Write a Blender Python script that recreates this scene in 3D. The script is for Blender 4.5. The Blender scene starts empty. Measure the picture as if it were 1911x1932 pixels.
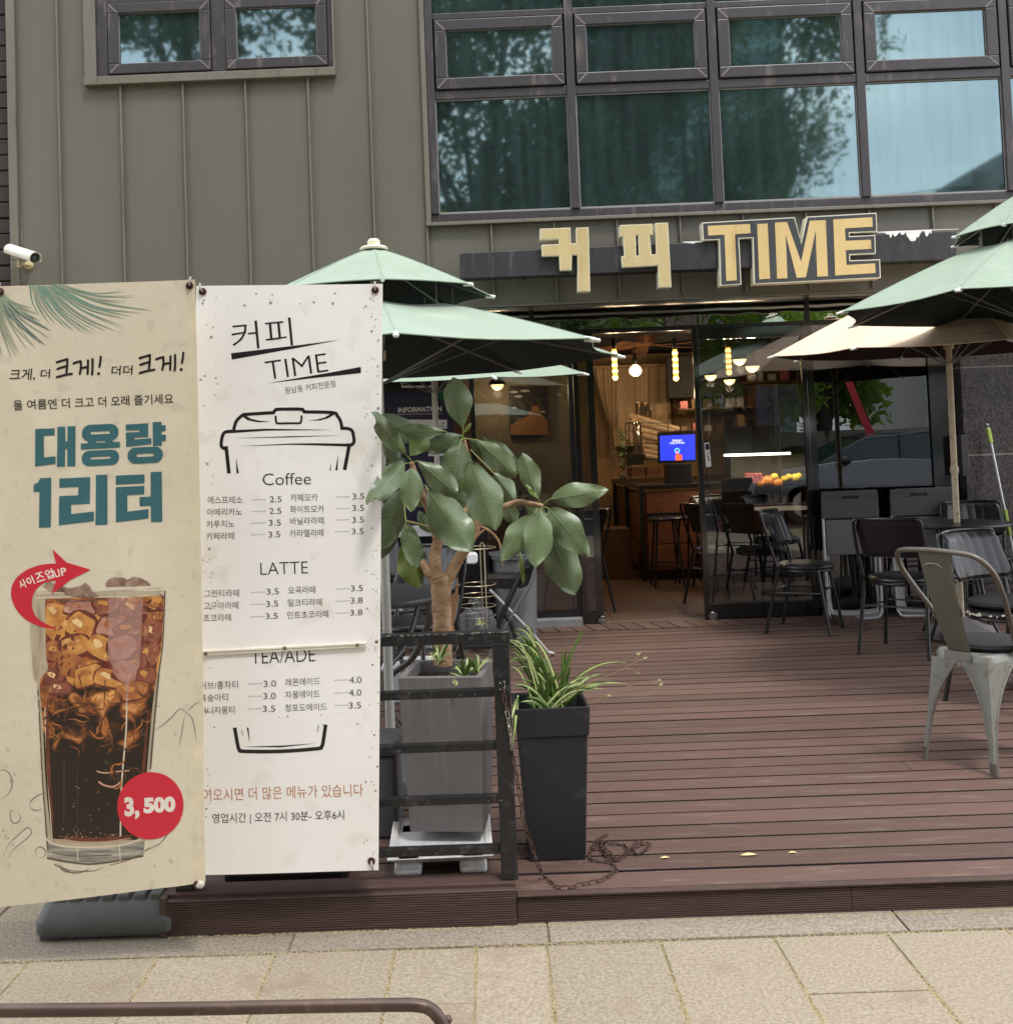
import bpy, bmesh, math, random
import numpy as np
from mathutils import Vector, Matrix, Euler
rnd = random.Random(7)
PI = math.pi
scn = bpy.context.scene
# ---------------------------------------------------------------- camera
W0, H0, FPX, CX, CY, EYE = 1911., 1932., 2050., 895., 765., 1.316
yaw, pit, rol = -.0106, .0424, -.0381
_F = np.array([math.sin(yaw)*math.cos(pit), math.cos(yaw)*math.cos(pit), math.sin(pit)])
_R0 = np.array([math.cos(yaw), -math.sin(yaw), 0.]); _U0 = np.cross(_R0, _F)
_R = _R0*math.cos(rol)+_U0*math.sin(rol); _U = -_R0*math.sin(rol)+_U0*math.cos(rol)
cam = bpy.data.cameras.new('camera'); camo = bpy.data.objects.new('camera', cam)
scn.collection.objects.link(camo); scn.camera = camo
M = Matrix(((_R[0], _U[0], -_F[0], 0), (_R[1], _U[1], -_F[1], 0), (_R[2], _U[2], -_F[2], EYE), (0, 0, 0, 1)))
camo.matrix_world = M
cam.sensor_fit = 'VERTICAL'; cam.sensor_height = 24; cam.lens = 24*FPX/H0
cam.shift_x = (W0/2-CX)/H0; cam.shift_y = -(H0/2-CY)/H0
cam.clip_start = .05; cam.clip_end = 500
# ---------------------------------------------------------------- world, sun, exposure
SUN_EL, SUN_AZ = math.radians(64), math.radians(150)
w = bpy.data.worlds.new('World'); scn.world = w; w.use_nodes = True
nt = w.node_tree; nt.nodes.clear(); N = nt.nodes.new; L = nt.links.new
out = N('ShaderNodeOutputWorld'); bg = N('ShaderNodeBackground'); sky = N('ShaderNodeTexSky')
sky.sky_type = 'NISHITA'; sky.sun_disc = False; sky.sun_elevation = SUN_EL; sky.sun_rotation = SUN_AZ
sky.air_density = 1.2; sky.dust_density = 2.5
tc = N('ShaderNodeTexCoord'); mp = N('ShaderNodeMapping'); mp.inputs['Scale'].default_value = (1, 1, 2.6)
nz = N('ShaderNodeTexNoise'); nz.inputs['Scale'].default_value = 2.2; nz.inputs['Detail'].default_value = 8; nz.inputs['Roughness'].default_value = .6
rp = N('ShaderNodeValToRGB'); rp.color_ramp.elements[0].position = .34; rp.color_ramp.elements[1].position = .60
rp.color_ramp.elements[0].color = (.45, .45, .45, 1)
nz2 = N('ShaderNodeTexNoise'); nz2.inputs['Scale'].default_value = 4.; nz2.inputs['Detail'].default_value = 6
cr2 = N('ShaderNodeValToRGB'); cr2.color_ramp.elements[0].position = .3; cr2.color_ramp.elements[1].position = .7
cr2.color_ramp.elements[0].color = (6.6, 7.0, 7.6, 1); cr2.color_ramp.elements[1].color = (11., 11., 11., 1)
mx = N('ShaderNodeMix'); mx.data_type = 'RGBA'
L(tc.outputs['Generated'], mp.inputs['Vector']); L(mp.outputs[0], nz.inputs['Vector']); L(mp.outputs[0], nz2.inputs['Vector'])
L(nz.outputs['Fac'], rp.inputs['Fac']); L(nz2.outputs['Fac'], cr2.inputs['Fac'])
L(rp.outputs['Color'], mx.inputs['Factor']); L(sky.outputs[0], mx.inputs['A']); L(cr2.outputs['Color'], mx.inputs['B'])
L(mx.outputs['Result'], bg.inputs['Color']); bg.inputs['Strength'].default_value = .148; L(bg.outputs[0], out.inputs['Surface'])
sl = bpy.data.lights.new('sun', 'SUN'); sl.energy = 1.35; sl.angle = math.radians(12); sl.color = (1, .96, .92)
so = bpy.data.objects.new('sun', sl); scn.collection.objects.link(so)
_sd = Vector((math.sin(SUN_AZ)*math.cos(SUN_EL), math.cos(SUN_AZ)*math.cos(SUN_EL), math.sin(SUN_EL)))
so.rotation_euler = _sd.to_track_quat('Z', 'Y').to_euler(); so.location = (0, -5, 12)
scn.view_settings.view_transform = 'Standard'; scn.view_settings.look = 'None'
scn.view_settings.exposure = .88; scn.view_settings.gamma = 1; scn.view_settings.use_curve_mapping = False
scn.cycles.max_bounces = 8; scn.cycles.transparent_max_bounces = 16; scn.cycles.glossy_bounces = 4
scn.cycles.caustics_reflective = False; scn.cycles.caustics_refractive = False; scn.cycles.sample_clamp_indirect = 6
# ---------------------------------------------------------------- ray helpers: photo measurements to points on known planes of the place
def D(C, x, y): return ((C[0]+x/C[2])/1.3637, (C[1]+y/C[2])/1.3637)
def ray(p): return _F+_R*((p[0]-CX)/FPX)-_U*((p[1]-CY)/FPX)
def aY(p, Y): d = ray(p); t = Y/d[1]; return Vector(d*t)+Vector((0, 0, EYE))
def aZ(p, Z): d = ray(p); t = (Z-EYE)/d[2]; return Vector(d*t)+Vector((0, 0, EYE))
I1 = (0, 0, 1.3637)
CA = (0, 0, 1.7063); CB = (1080, 0, 1.2523); CC = (0, 700, 1.911); CD = (0, 1400, 1.911); CE = (920, 900, 2.4147); CF = (920, 1560, 2.3888)
CG = (1400, 800, 2.3557); CH = (1900, 780, 2.3); CI = (1900, 1300, 2.415); CJ = (0, 2200, 1.47); CK = (1300, 2100, 1.4632); CL = (1180, 520, 1.7063)
CM = (500, 800, 3.22); CN = (500, 1200, 2.76); CO = (0, 860, 3.577); CP = (0, 1380, 2.0556); CQ = (960, 1360, 3.822); CS = (700, 600, 2.1233)
CT = (2060, 520, 3.5); CU = (0, 560, 9.66); CW = (1450, 820, 4.6); CXX = (1780, 1120, 3.715)
# ---------------------------------------------------------------- materials
def S(r, g, b):
    f = lambda c: ((c/255+.055)/1.055)**2.4 if c > 10 else c/255/12.92
    return (f(r), f(g), f(b))
def pm(name, col, rough=.6, metal=0., col2=None, scale=8., amt=.6, stretch=(1, 1, 1), bump=0., bscale=60., bstretch=None, rand=0., emit=0., spec=.5, coat=0., sheen=0., detail=6, dirt=None, alpha=None, lo=.35, hi=.65):
    m = bpy.data.materials.new(name); m.use_nodes = True; t = m.node_tree; N = t.nodes.new; L = t.links.new
    b = t.nodes['Principled BSDF']; b.inputs['Roughness'].default_value = rough; b.inputs['Metallic'].default_value = metal
    b.inputs['Specular IOR Level'].default_value = spec; b.inputs['Coat Weight'].default_value = coat; b.inputs['Coat Roughness'].default_value = .12
    b.inputs['Sheen Weight'].default_value = sheen
    tc = N('ShaderNodeTexCoord')
    def noise(sc, st, det=6):
        mp = N('ShaderNodeMapping'); mp.inputs['Scale'].default_value = st; n = N('ShaderNodeTexNoise')
        n.inputs['Scale'].default_value = sc; n.inputs['Detail'].default_value = det; n.inputs['Roughness'].default_value = .6
        L(tc.outputs['Object'], mp.inputs['Vector']); L(mp.outputs[0], n.inputs['Vector']); return n
    c4 = lambda c: (c[0], c[1], c[2], 1)
    cur = None
    if col2 is None: col2 = tuple(x*.72 for x in col)
    n = noise(scale, stretch, detail); r = N('ShaderNodeMapRange'); r.inputs['From Min'].default_value = lo; r.inputs['From Max'].default_value = hi; r.inputs['To Max'].default_value = amt
    L(n.outputs['Fac'], r.inputs['Value'])
    mix = N('ShaderNodeMix'); mix.data_type = 'RGBA'; mix.inputs['A'].default_value = c4(col); mix.inputs['B'].default_value = c4(col2)
    L(r.outputs[0], mix.inputs['Factor']); cur = mix.outputs['Result']
    if dirt:
        n2 = noise(dirt[1], dirt[2] if len(dirt) > 2 else (1, 1, 1), 8); r2 = N('ShaderNodeMapRange'); r2.inputs['From Min'].default_value = .56; r2.inputs['From Max'].default_value = .7; r2.inputs['To Max'].default_value = .8
        L(n2.outputs['Fac'], r2.inputs['Value']); m2 = N('ShaderNodeMix'); m2.data_type = 'RGBA'; m2.inputs['B'].default_value = c4(dirt[0])
        L(cur, m2.inputs['A']); L(r2.outputs[0], m2.inputs['Factor']); cur = m2.outputs['Result']
    if rand:
        oi = N('ShaderNodeObjectInfo'); r3 = N('ShaderNodeMapRange'); r3.inputs['To Min'].default_value = 1-rand; r3.inputs['To Max'].default_value = 1+rand
        L(oi.outputs['Random'], r3.inputs['Value']); vm = N('ShaderNodeVectorMath'); vm.operation = 'SCALE'
        L(cur, vm.inputs[0]); L(r3.outputs[0], vm.inputs['Scale']); cur = vm.outputs[0]
    L(cur, b.inputs['Base Color'])
    rr = N('ShaderNodeMapRange'); rr.inputs['To Min'].default_value = max(0, rough-.08); rr.inputs['To Max'].default_value = min(1, rough+.1)
    L(n.outputs['Fac'], rr.inputs['Value']); L(rr.outputs[0], b.inputs['Roughness'])
    if bump:
        n3 = noise(bscale, bstretch or stretch, 4); bp = N('ShaderNodeBump'); bp.inputs['Strength'].default_value = 1; bp.inputs['Distance'].default_value = bump
        L(n3.outputs['Fac'], bp.inputs['Height']); L(bp.outputs[0], b.inputs['Normal'])
    if emit:
        L(cur, b.inputs['Emission Color']); b.inputs['Emission Strength'].default_value = emit
    return m
def glassmat(name, tint, gcol, fbase, fmul, rough=.0, bump=.0, bscale=1.5, film=None):
    m = bpy.data.materials.new(name); m.use_nodes = True; t = m.node_tree; t.nodes.clear(); N = t.nodes.new; L = t.links.new
    o = N('ShaderNodeOutputMaterial'); mx = N('ShaderNodeMixShader'); tr = N('ShaderNodeBsdfTransparent'); g = N('ShaderNodeBsdfGlossy')
    tr.inputs['Color'].default_value = (*tint, 1); g.inputs['Color'].default_value = (*gcol, 1); g.inputs['Roughness'].default_value = rough
    fr = N('ShaderNodeFresnel'); fr.inputs['IOR'].default_value = 1.5; ma = N('ShaderNodeMath'); ma.operation = 'MULTIPLY_ADD'
    ma.inputs[1].default_value = fmul; ma.inputs[2].default_value = fbase; ma.use_clamp = True
    L(fr.outputs[0], ma.inputs[0]); L(ma.outputs[0], mx.inputs[0]); L(tr.outputs[0], mx.inputs[1]); L(g.outputs[0], mx.inputs[2]); L(mx.outputs[0], o.inputs['Surface'])
    if film:
        df = N('ShaderNodeBsdfDiffuse'); df.inputs['Color'].default_value = (*film[0], 1); m2 = N('ShaderNodeMixShader'); tc0 = N('ShaderNodeTexCoord'); mp0 = N('ShaderNodeMapping'); mp0.inputs['Scale'].default_value = (9, 1, .7); n0 = N('ShaderNodeTexNoise'); n0.inputs['Scale'].default_value = 2.; n0.inputs['Detail'].default_value = 7
        r0 = N('ShaderNodeMapRange'); r0.inputs['From Min'].default_value = .35; r0.inputs['From Max'].default_value = .7; r0.inputs['To Min'].default_value = film[1]*.7; r0.inputs['To Max'].default_value = film[1]*1.4
        L(tc0.outputs['Object'], mp0.inputs[0]); L(mp0.outputs[0], n0.inputs['Vector']); L(n0.outputs['Fac'], r0.inputs['Value']); L(r0.outputs[0], m2.inputs[0]); L(mx.outputs[0], m2.inputs[1]); L(df.outputs[0], m2.inputs[2]); L(m2.outputs[0], o.inputs['Surface'])
    tc = N('ShaderNodeTexCoord'); n = N('ShaderNodeTexNoise'); n.inputs['Scale'].default_value = bscale; n.inputs['Detail'].default_value = 1
    L(tc.outputs['Object'], n.inputs['Vector'])
    if bump:
        bp = N('ShaderNodeBump'); bp.inputs['Strength'].default_value = 1; bp.inputs['Distance'].default_value = bump
        L(n.outputs['Fac'], bp.inputs['Height']); L(bp.outputs[0], g.inputs['Normal'])
    return m
def emat(name, col, st):
    m = bpy.data.materials.new(name); m.use_nodes = True; b = m.node_tree.nodes['Principled BSDF']
    b.inputs['Base Color'].default_value = (*col, 1); b.inputs['Emission Color'].default_value = (*col, 1); b.inputs['Emission Strength'].default_value = st; return m
# ---------------------------------------------------------------- mesh helpers
COLL = scn.collection; OFF = {}
class MB:
    def __init__(s): s.v = []; s.f = []
    def add(s, vs, fs):
        n = len(s.v); s.v += [Vector(a) for a in vs]; s.f += [tuple(i+n for i in f) for f in fs]; return s
    def box(s, lo, hi, m=None):
        x0, y0, z0 = lo; x1, y1, z1 = hi
        vs = [Vector(a) for a in ((x0, y0, z0), (x1, y0, z0), (x1, y1, z0), (x0, y1, z0), (x0, y0, z1), (x1, y0, z1), (x1, y1, z1), (x0, y1, z1))]
        if m is not None: vs = [m @ a for a in vs]
        return s.add(vs, [(0, 3, 2, 1), (4, 5, 6, 7), (0, 1, 5, 4), (1, 2, 6, 5), (2, 3, 7, 6), (3, 0, 4, 7)])
    def bar(s, a, b, wd, hd, up=(0, 0, 1)):
        a = Vector(a); b = Vector(b); d = (b-a).normalized(); sd = d.cross(Vector(up))
        if sd.length < 1e-4: sd = d.cross(Vector((1, 0, 0)))
        sd.normalize(); u = sd.cross(d)
        q = [sd*i*wd/2+u*j*hd/2 for i, j in ((-1, -1), (1, -1), (1, 1), (-1, 1))]
        return s.add([a+x for x in q]+[b+x for x in q], [(0, 1, 2, 3), (7, 6, 5, 4), (0, 4, 5, 1), (1, 5, 6, 2), (2, 6, 7, 3), (3, 7, 4, 0)])
    def tube(s, pts, r, n=8, caps=True, closed=False):
        pts = [Vector(p) for p in pts]; m = len(pts); rs = r if isinstance(r, (list, tuple)) else [r]*m
        tang = []
        for i in range(m):
            a = pts[(i-1) % m] if (i or closed) else pts[0]; b = pts[(i+1) % m] if (i < m-1 or closed) else pts[-1]; tang.append((b-a).normalized())
        u = tang[0].orthogonal().normalized(); vs = []
        for i in range(m):
            u = (u-tang[i]*u.dot(tang[i])).normalized(); w_ = tang[i].cross(u)
            for k in range(n):
                a = 2*PI*k/n; vs.append(pts[i]+(u*math.cos(a)+w_*math.sin(a))*rs[i])
        fs = []
        for i in range(m if closed else m-1):
            j = (i+1) % m
            for k in range(n): fs.append((i*n+k, i*n+(k+1) % n, j*n+(k+1) % n, j*n+k))
        if caps and not closed: fs += [tuple(range(n-1, -1, -1)), tuple((m-1)*n+k for k in range(n))]
        return s.add(vs, fs)
    def lathe(s, prof, c=(0, 0, 0), n=24, m=None, cap=True):
        c = Vector(c); vs = []
        for r, z in prof:
            for k in range(n):
                a = 2*PI*k/n; p = Vector((r*math.cos(a), r*math.sin(a), z)); vs.append(c+((m @ p) if m is not None else p))
        fs = [(i*n+k, i*n+(k+1) % n, (i+1)*n+(k+1) % n, (i+1)*n+k) for i in range(len(prof)-1) for k in range(n)]
        if cap: fs += [tuple(range(n-1, -1, -1)), tuple((len(prof)-1)*n+k for k in range(n))]
        return s.add(vs, fs)
    def prism(s, poly, d):  # poly: list of Vectors (coplanar); d: extrusion vector
        n = len(poly); d = Vector(d); vs = [Vector(p) for p in poly]+[Vector(p)+d for p in poly]
        return s.add(vs, [tuple(range(n)), tuple(range(2*n-1, n-1, -1))]+[(i, i+n, (i+1) % n+n, (i+1) % n) for i in range(n)])
    def sphere(s, c, r, n=12, m=8, sc=(1, 1, 1)):
        prof = [(max(1e-4, math.sin(PI*i/m))*r, -math.cos(PI*i/m)*r) for i in range(m+1)]
        S_ = Matrix.Diagonal((*sc,)); return s.lathe(prof, c, n, S_)
def off_of(o):
    while o is not None:
        if o.name in OFF: return OFF[o.name]
        o = o.parent
    return Vector((0, 0, 0))
def mk(name, mb, mat, parent=None, smooth=False, bevel=0., kind=None, segs=2, fixn=True):
    me = bpy.data.meshes.new(name); o_ = off_of(parent); me.from_pydata([v-o_ for v in mb.v], [], mb.f)
    if fixn:
        bm = bmesh.new(); bm.from_mesh(me); bmesh.ops.recalc_face_normals(bm, faces=bm.faces)
        if bevel:
            try: bmesh.ops.bevel(bm, geom=[e for e in bm.edges if len(e.link_faces) == 2 and e.calc_face_angle(0) > .5], offset=bevel, segments=segs, affect='EDGES', profile=.5, clamp_overlap=True)
            except Exception: pass
        bm.to_mesh(me); bm.free()
    if mat: me.materials.append(mat)
    if smooth:
        me.polygons.foreach_set('use_smooth', [True]*len(me.polygons))
        try: me.set_sharp_from_angle(angle=math.radians(38))
        except Exception: pass
    me.update(); o = bpy.data.objects.new(name, me); COLL.objects.link(o)
    if parent: o.parent = parent
    if kind: o['kind'] = kind
    return o
def thing(name, label, cat, loc=(0, 0, 0), rot=0, group=None, world=True):
    o = bpy.data.objects.new(name, None); o.empty_display_size = .1; COLL.objects.link(o); o.location = loc; o.rotation_euler = (0, 0, rot)
    o['label'] = label; o['category'] = cat
    if group: o['group'] = group
    OFF[o.name] = Vector(loc) if world else Vector((0, 0, 0))
    return o
def tag(o, label, cat, group=None):
    o['label'] = label; o['category'] = cat
    if group: o['group'] = group
    return o
def struct(o): o['kind'] = 'structure'; return o
def grp(name):
    o = bpy.data.objects.new(name, None); COLL.objects.link(o); o['kind'] = 'structure'; OFF[o.name] = Vector((0, 0, 0)); return o
def dup(root, loc, rotz=0, label=None, scale=None):
    r = root.copy(); COLL.objects.link(r); r.location = loc; r.rotation_euler = (0, 0, rotz)
    if scale: r.scale = scale
    if label: r['label'] = label
    for ch in list(root.children):
        c = ch.copy(); COLL.objects.link(c); c.parent = r
        for g in list(ch.children):
            d = g.copy(); COLL.objects.link(d); d.parent = c
    return r
def arc(c, r, a0, a1, n, f): return [f(c[0]+r*math.cos(a0+(a1-a0)*i/n), c[1]+r*math.sin(a0+(a1-a0)*i/n)) for i in range(n+1)]
def cat(pts, n=6, closed=False):
    P = [Vector(p) for p in pts]; out_ = []; m = len(P)
    g = (lambda i: P[i % m]) if closed else (lambda i: P[max(0, min(m-1, i))])
    for i in range(m if closed else m-1):
        a, b, c, d = g(i-1), g(i), g(i+1), g(i+2)
        for k in range(n):
            t = k/n; out_.append(.5*((2*b)+(c-a)*t+(2*a-5*b+4*c-d)*t*t+(3*b-a-3*c+d)*t**3))
    if not closed: out_.append(P[-1])
    return out_
def inset(poly, d):
    n = len(poly); A = sum(poly[i][0]*poly[(i+1) % n][1]-poly[(i+1) % n][0]*poly[i][1] for i in range(n)); sgn = 1 if A > 0 else -1; res = []
    for i in range(n):
        p0, p1, p2 = poly[i-1], poly[i], poly[(i+1) % n]
        e1 = (p1[0]-p0[0], p1[1]-p0[1]); e2 = (p2[0]-p1[0], p2[1]-p1[1]); l1 = math.hypot(*e1) or 1; l2 = math.hypot(*e2) or 1
        n1 = (-e1[1]/l1*sgn, e1[0]/l1*sgn); n2 = (-e2[1]/l2*sgn, e2[0]/l2*sgn); k = 1+n1[0]*n2[0]+n1[1]*n2[1]; k = max(k, .3)
        res.append((p1[0]+(n1[0]+n2[0])*d/k, p1[1]+(n1[1]+n2[1])*d/k))
    return res
# ---------------------------------------------------------------- text
_dg = None; _tc = {}
def glyphs(txt, bold=0., shear=0.):
    key = (txt, bold, shear)
    if key in _tc: return _tc[key]
    c = bpy.data.curves.new('txt', 'FONT'); c.body = txt; c.size = 1; c.offset = bold; c.resolution_u = 3; c.shear = shear
    o = bpy.data.objects.new('txt', c); COLL.objects.link(o); bpy.context.view_layer.update()
    me = bpy.data.meshes.new_from_object(o.evaluated_get(bpy.context.evaluated_depsgraph_get()))
    vs = [(v.co.x, v.co.y) for v in me.vertices]; fs = [tuple(p.vertices) for p in me.polygons]
    bpy.data.objects.remove(o); bpy.data.curves.remove(c); bpy.data.meshes.remove(me)
    xs = [v[0] for v in vs]; ys = [v[1] for v in vs]; x0, x1, y0, y1 = min(xs), max(xs), min(ys), max(ys)
    vs = [((x-x0)/(x1-x0), (y-y0)/(y1-y0)) for x, y in vs]; _tc[key] = (vs, fs); return _tc[key]
def text_mb(mb, f, txt, C, ll, lr, h, bold=0., shear=0., lean=None):
    vs, fs = glyphs(txt, bold, shear); dx, dy = lr[0]-ll[0], lr[1]-ll[1]; l = math.hypot(dx, dy)
    up = (dy/l*h, -dx/l*h) if lean is None else lean
    mb.add([f(D(C, ll[0]+dx*u+up[0]*v, ll[1]+dy*u+up[1]*v)) for u, v in vs], fs)
def ribbon(C, pts, wd, f, mb, smooth=4, taper=False):
    P = cat([(p[0], p[1], 0) for p in pts], smooth) if smooth > 1 and len(pts) > 2 else [Vector((p[0], p[1], 0)) for p in pts]
    n = len(P); Lf = []; Rt = []
    for i in range(n):
        t = (P[min(n-1, i+1)]-P[max(0, i-1)]); t = t.normalized() if t.length > 0 else Vector((1, 0, 0)); k = wd/2*(1 if not taper else (math.sin(PI*(i+.3)/(n-.4)) if taper == 2 else (1-i/(n-.5))))
        Lf.append(f(D(C, P[i].x-t.y*k, P[i].y+t.x*k))); Rt.append(f(D(C, P[i].x+t.y*k, P[i].y-t.x*k)))
    mb.add(Lf+Rt, [(i, i+1, n+i+1, n+i) for i in range(n-1)])
def polyf(C, pts, f, mb, step=14.):
    Q = [D(C, *p) for p in pts]; xs = [q[0] for q in Q]; ys = [q[1] for q in Q]
    if max(xs)-min(xs) < 22 and max(ys)-min(ys) < 22: mb.add([f(q) for q in Q], [tuple(range(len(pts)))]); return
    bm = bmesh.new(); bm.faces.new([bm.verts.new((q[0], q[1], 0)) for q in Q]); bm.faces.ensure_lookup_table(); bm.faces[0].normal_update(); bmesh.ops.triangulate(bm, faces=bm.faces[:])
    for ax_, lo, hi in ((0, min(xs), max(xs)), (1, min(ys), max(ys))):
        v_ = lo+step
        while v_ < hi:
            bmesh.ops.bisect_plane(bm, geom=bm.verts[:]+bm.edges[:]+bm.faces[:], plane_co=(v_, 0, 0) if ax_ == 0 else (0, v_, 0), plane_no=(1, 0, 0) if ax_ == 0 else (0, 1, 0)); v_ += step
    bm.verts.ensure_lookup_table(); bm.verts.index_update(); mb.add([f((v.co.x, v.co.y)) for v in bm.verts], [tuple(v.index for v in fc.verts) for fc in bm.faces]); bm.free()
def circ(C, c, r, f, mb, n=12, ry=None): polyf(C, [(c[0]+r*math.cos(2*PI*i/n), c[1]+(ry or r)*math.sin(2*PI*i/n)) for i in range(n)], f, mb)
# ================================================================ materials of the place
m_sid = pm('olive_metal', S(107, 104, 95), .42, .0, S(97, 93, 84), 1.2, .7, (1, 1, .35), bump=.0035, bscale=2.2, bstretch=(1.2, 1, .5), spec=.45, dirt=(S(106, 103, 93), 26, (2, 1, .08)))
m_sid2 = pm('olive_trim', S(116, 112, 101), .45, .0, S(98, 94, 84), 6, .6, (1, 1, .3), dirt=(S(90, 84, 74), 20, (1, 1, .2)))
m_frame = pm('brown_grey_frame', S(68, 64, 68), .38, .0, S(56, 52, 54), 5, .7, (1, 1, 1), dirt=(S(105, 99, 95), 14, (1, 1, .25)), bump=.0004, bscale=200)
m_weld = pm('weld_line', S(128, 122, 120), .6)
m_gasket = pm('gasket', S(150, 148, 146), .6)
m_blk = pm('black_metal', S(30, 30, 32), .32, .0, S(22, 21, 22), 9, .6, dirt=(S(60, 58, 57), 30), spec=.5)
m_blkgloss = pm('polished_black', S(20, 20, 21), .08, .0, S(28, 27, 27), 3, .5, spec=.8, coat=.5)
m_granite = pm('dark_granite', S(74, 70, 70), .35, .0, S(36, 34, 35), 70, 1., (1, 1, 1), detail=3, lo=.42, hi=.58, dirt=(S(112, 104, 102), 95))
m_mortar = pm('pale_joint', S(128, 124, 122), .8)
m_sign = pm('sign_bar_black', S(52, 52, 56), .5, .0, S(38, 38, 40), 9, .8, (1, 1, .12), dirt=(S(78, 76, 80), 22, (1, 1, .12)))
m_gold = pm('sign_gold_face', S(216, 190, 134), .45, .0, S(203, 176, 120), 4, .7, (1, 1, .3), dirt=(S(196, 160, 108), 7, (1.5, 1, .25)))
m_gold2 = pm('sign_pale_gold_face', S(205, 186, 138), .45, .0, S(190, 172, 124), 4, .7, (1, 1, .3), dirt=(S(186, 160, 112), 7, (1.5, 1, .25)))
m_rim = pm('sign_rim', S(240, 236, 214), .4)
m_dark = pm('sign_dark_face', S(66, 68, 72), .45, .0, S(54, 55, 58), 6, .8, (1, 1, .2), dirt=(S(92, 92, 94), 26, (1, 1, .1)))
m_white = pm('old_white_paint', S(238, 238, 238), .6, .0, S(215, 215, 214), 20)
m_deck = pm('deck_composite', S(104, 81, 72), .58, .0, S(86, 65, 57), 9, .8, (.35, 14, 8), bump=.0012, bscale=40, bstretch=(.25, 16, 6), rand=.2, dirt=(S(124, 106, 97), 9, (.5, 2.6, 1)), spec=.4)
m_gapshade = pm('board_edge_shade', S(34, 26, 24), .95)
m_fascia = pm('fascia_composite', S(80, 60, 54), .58, .0, S(66, 48, 43), 4, .8, (1, 3, 8), rand=.05, dirt=(S(98, 80, 72), 40, (.3, 1, 4)))
m_pave = pm('paving_stone', S(170, 158, 138), .92, .0, S(134, 122, 106), 105, .9, rand=.06, bump=.0025, bscale=170, dirt=(S(146, 128, 114), 6), spec=.1, detail=5, lo=.36, hi=.66)
m_pave2 = pm('kerb_granite', S(158, 148, 132), .88, .0, S(120, 110, 98), 95, .9, rand=.05, bump=.002, bscale=160, dirt=(S(128, 118, 106), 110), spec=.2, detail=3)
m_soilg = pm('base_ground', S(160, 148, 112), .95, .0, S(120, 108, 80), 8, .9, bump=.004, bscale=60)
m_pollen = pm('pollen', S(196, 184, 146), .9, .0, S(170, 158, 118), 40, 1.)
m_asph = pm('asphalt', (.055, .055, .058), .85, .0, (.035, .035, .037), 60, .8, bump=.002, bscale=300)
m_wallin = pm('plaster_warm', S(172, 146, 112), .8, .0, S(178, 142, 98), 2)
m_ceil = pm('ceiling', S(160, 120, 82), .8, .0, S(130, 92, 60), 3)
m_floor = pm('cafe_floor', S(84, 66, 56), .45, .0, S(90, 70, 58), 2.5, rand=.06)
m_darkwall = pm('dark_wall', S(38, 36, 38), .7)
m_wood = pm('brown_wood', S(126, 82, 52), .5, .0, S(92, 58, 36), 5, .8, (1, 1, 9), bump=.0006, bscale=50)
m_wood2 = pm('counter_wood', S(120, 70, 46), .5, .0, S(86, 48, 32), 5, .8, (1, 6, 9), rand=.08)
m_glass_up = glassmat('coated_window_glass', (.16, .26, .26), (.46, .62, .65), .40, 1.1, .03, .0014, 1.1, (S(90, 114, 116), .17))
m_glass_dn = glassmat('shopfront_glass', (.62, .64, .64), (.86, .88, .92), .07, 1.1, .0, .0003, 1.3)
m_glass_tr = glassmat('transom_glass', (.25, .28, .26), (.92, .95, .9), .62, 1.2, .0, .004, 3.5)
# ================================================================ ground, pavement
ZG = -.087; YF = 7.7; YG = 8.2
ground = struct(mk('ground', MB().box((-80, -80, ZG-.3), (80, 90, ZG-.0035)), m_soilg))
road = struct(mk('road', MB().box((-80, -9.0, ZG-.02), (80, -1.0, ZG-.0008)), m_asph))
rl = struct(mk('road_markings', MB().box((-80, -5.06, ZG-.0008), (80, -4.94, ZG+.003)), m_white))
pav = grp('pavement')
def slab(name, x0, x1, y0, y1, m=m_pave, zt=0.):
    g = .0032; z = ZG+zt+rnd.uniform(-.0018, .0018)
    return mk(name, MB().box((x0+g, y0+g, ZG-.05), (x1-g, y1-g, z)), m, pav, bevel=.0018, segs=1)
jx = [aZ((x, 1800), ZG).x for x in (70, 304, 521, 743, 898, 1033, 1254, 1477, 1703)]
while jx[0] > -3.6: jx.insert(0, jx[0]-.335)
while jx[-1] < 4.2: jx.append(jx[-1]+.335)
YK0, YK1 = aZ((1100, 1780), ZG).y, 3.42
ycr = {}
for i in range(len(jx)-1):
    x0, x1 = jx[i], jx[i+1]; ys = [YK0]
    mid = (x0+x1)/2; px = 895+mid/3.0*2050
    first = aZ((845, 1893), ZG).y if 750 < px < 890 else (aZ((1600, 1873), ZG).y if 1480 < px < 1720 else YK0-rnd.uniform(.55, .68))
    ys.append(first)
    while ys[-1] > -1.0: ys.append(ys[-1]-.67 if len(ys) < 6 or True else 0)
    for a, b in zip(ys, ys[1:]): slab('paving_slab', x0, x1, max(b, -.98), a)
kx = [-3.6, -2.55, -1.62]+[aZ((x, 1770), ZG).x for x in (555, 1035, 1725)]+[2.6, 3.6]
for a, b in zip(kx, kx[1:]): slab('kerb_stone', a, b, YK0, YK1, m_pave2, .004)
for k in range(9): slab('paving_slab', -3.6+k*.335, -3.6+(k+1)*.335-.001, YK1, YK1+.67)
for k in range(7): slab('paving_slab', -3.6+k*.335, -3.6+(k+1)*.335-.001, YK1+.67, YK1+1.34)
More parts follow.
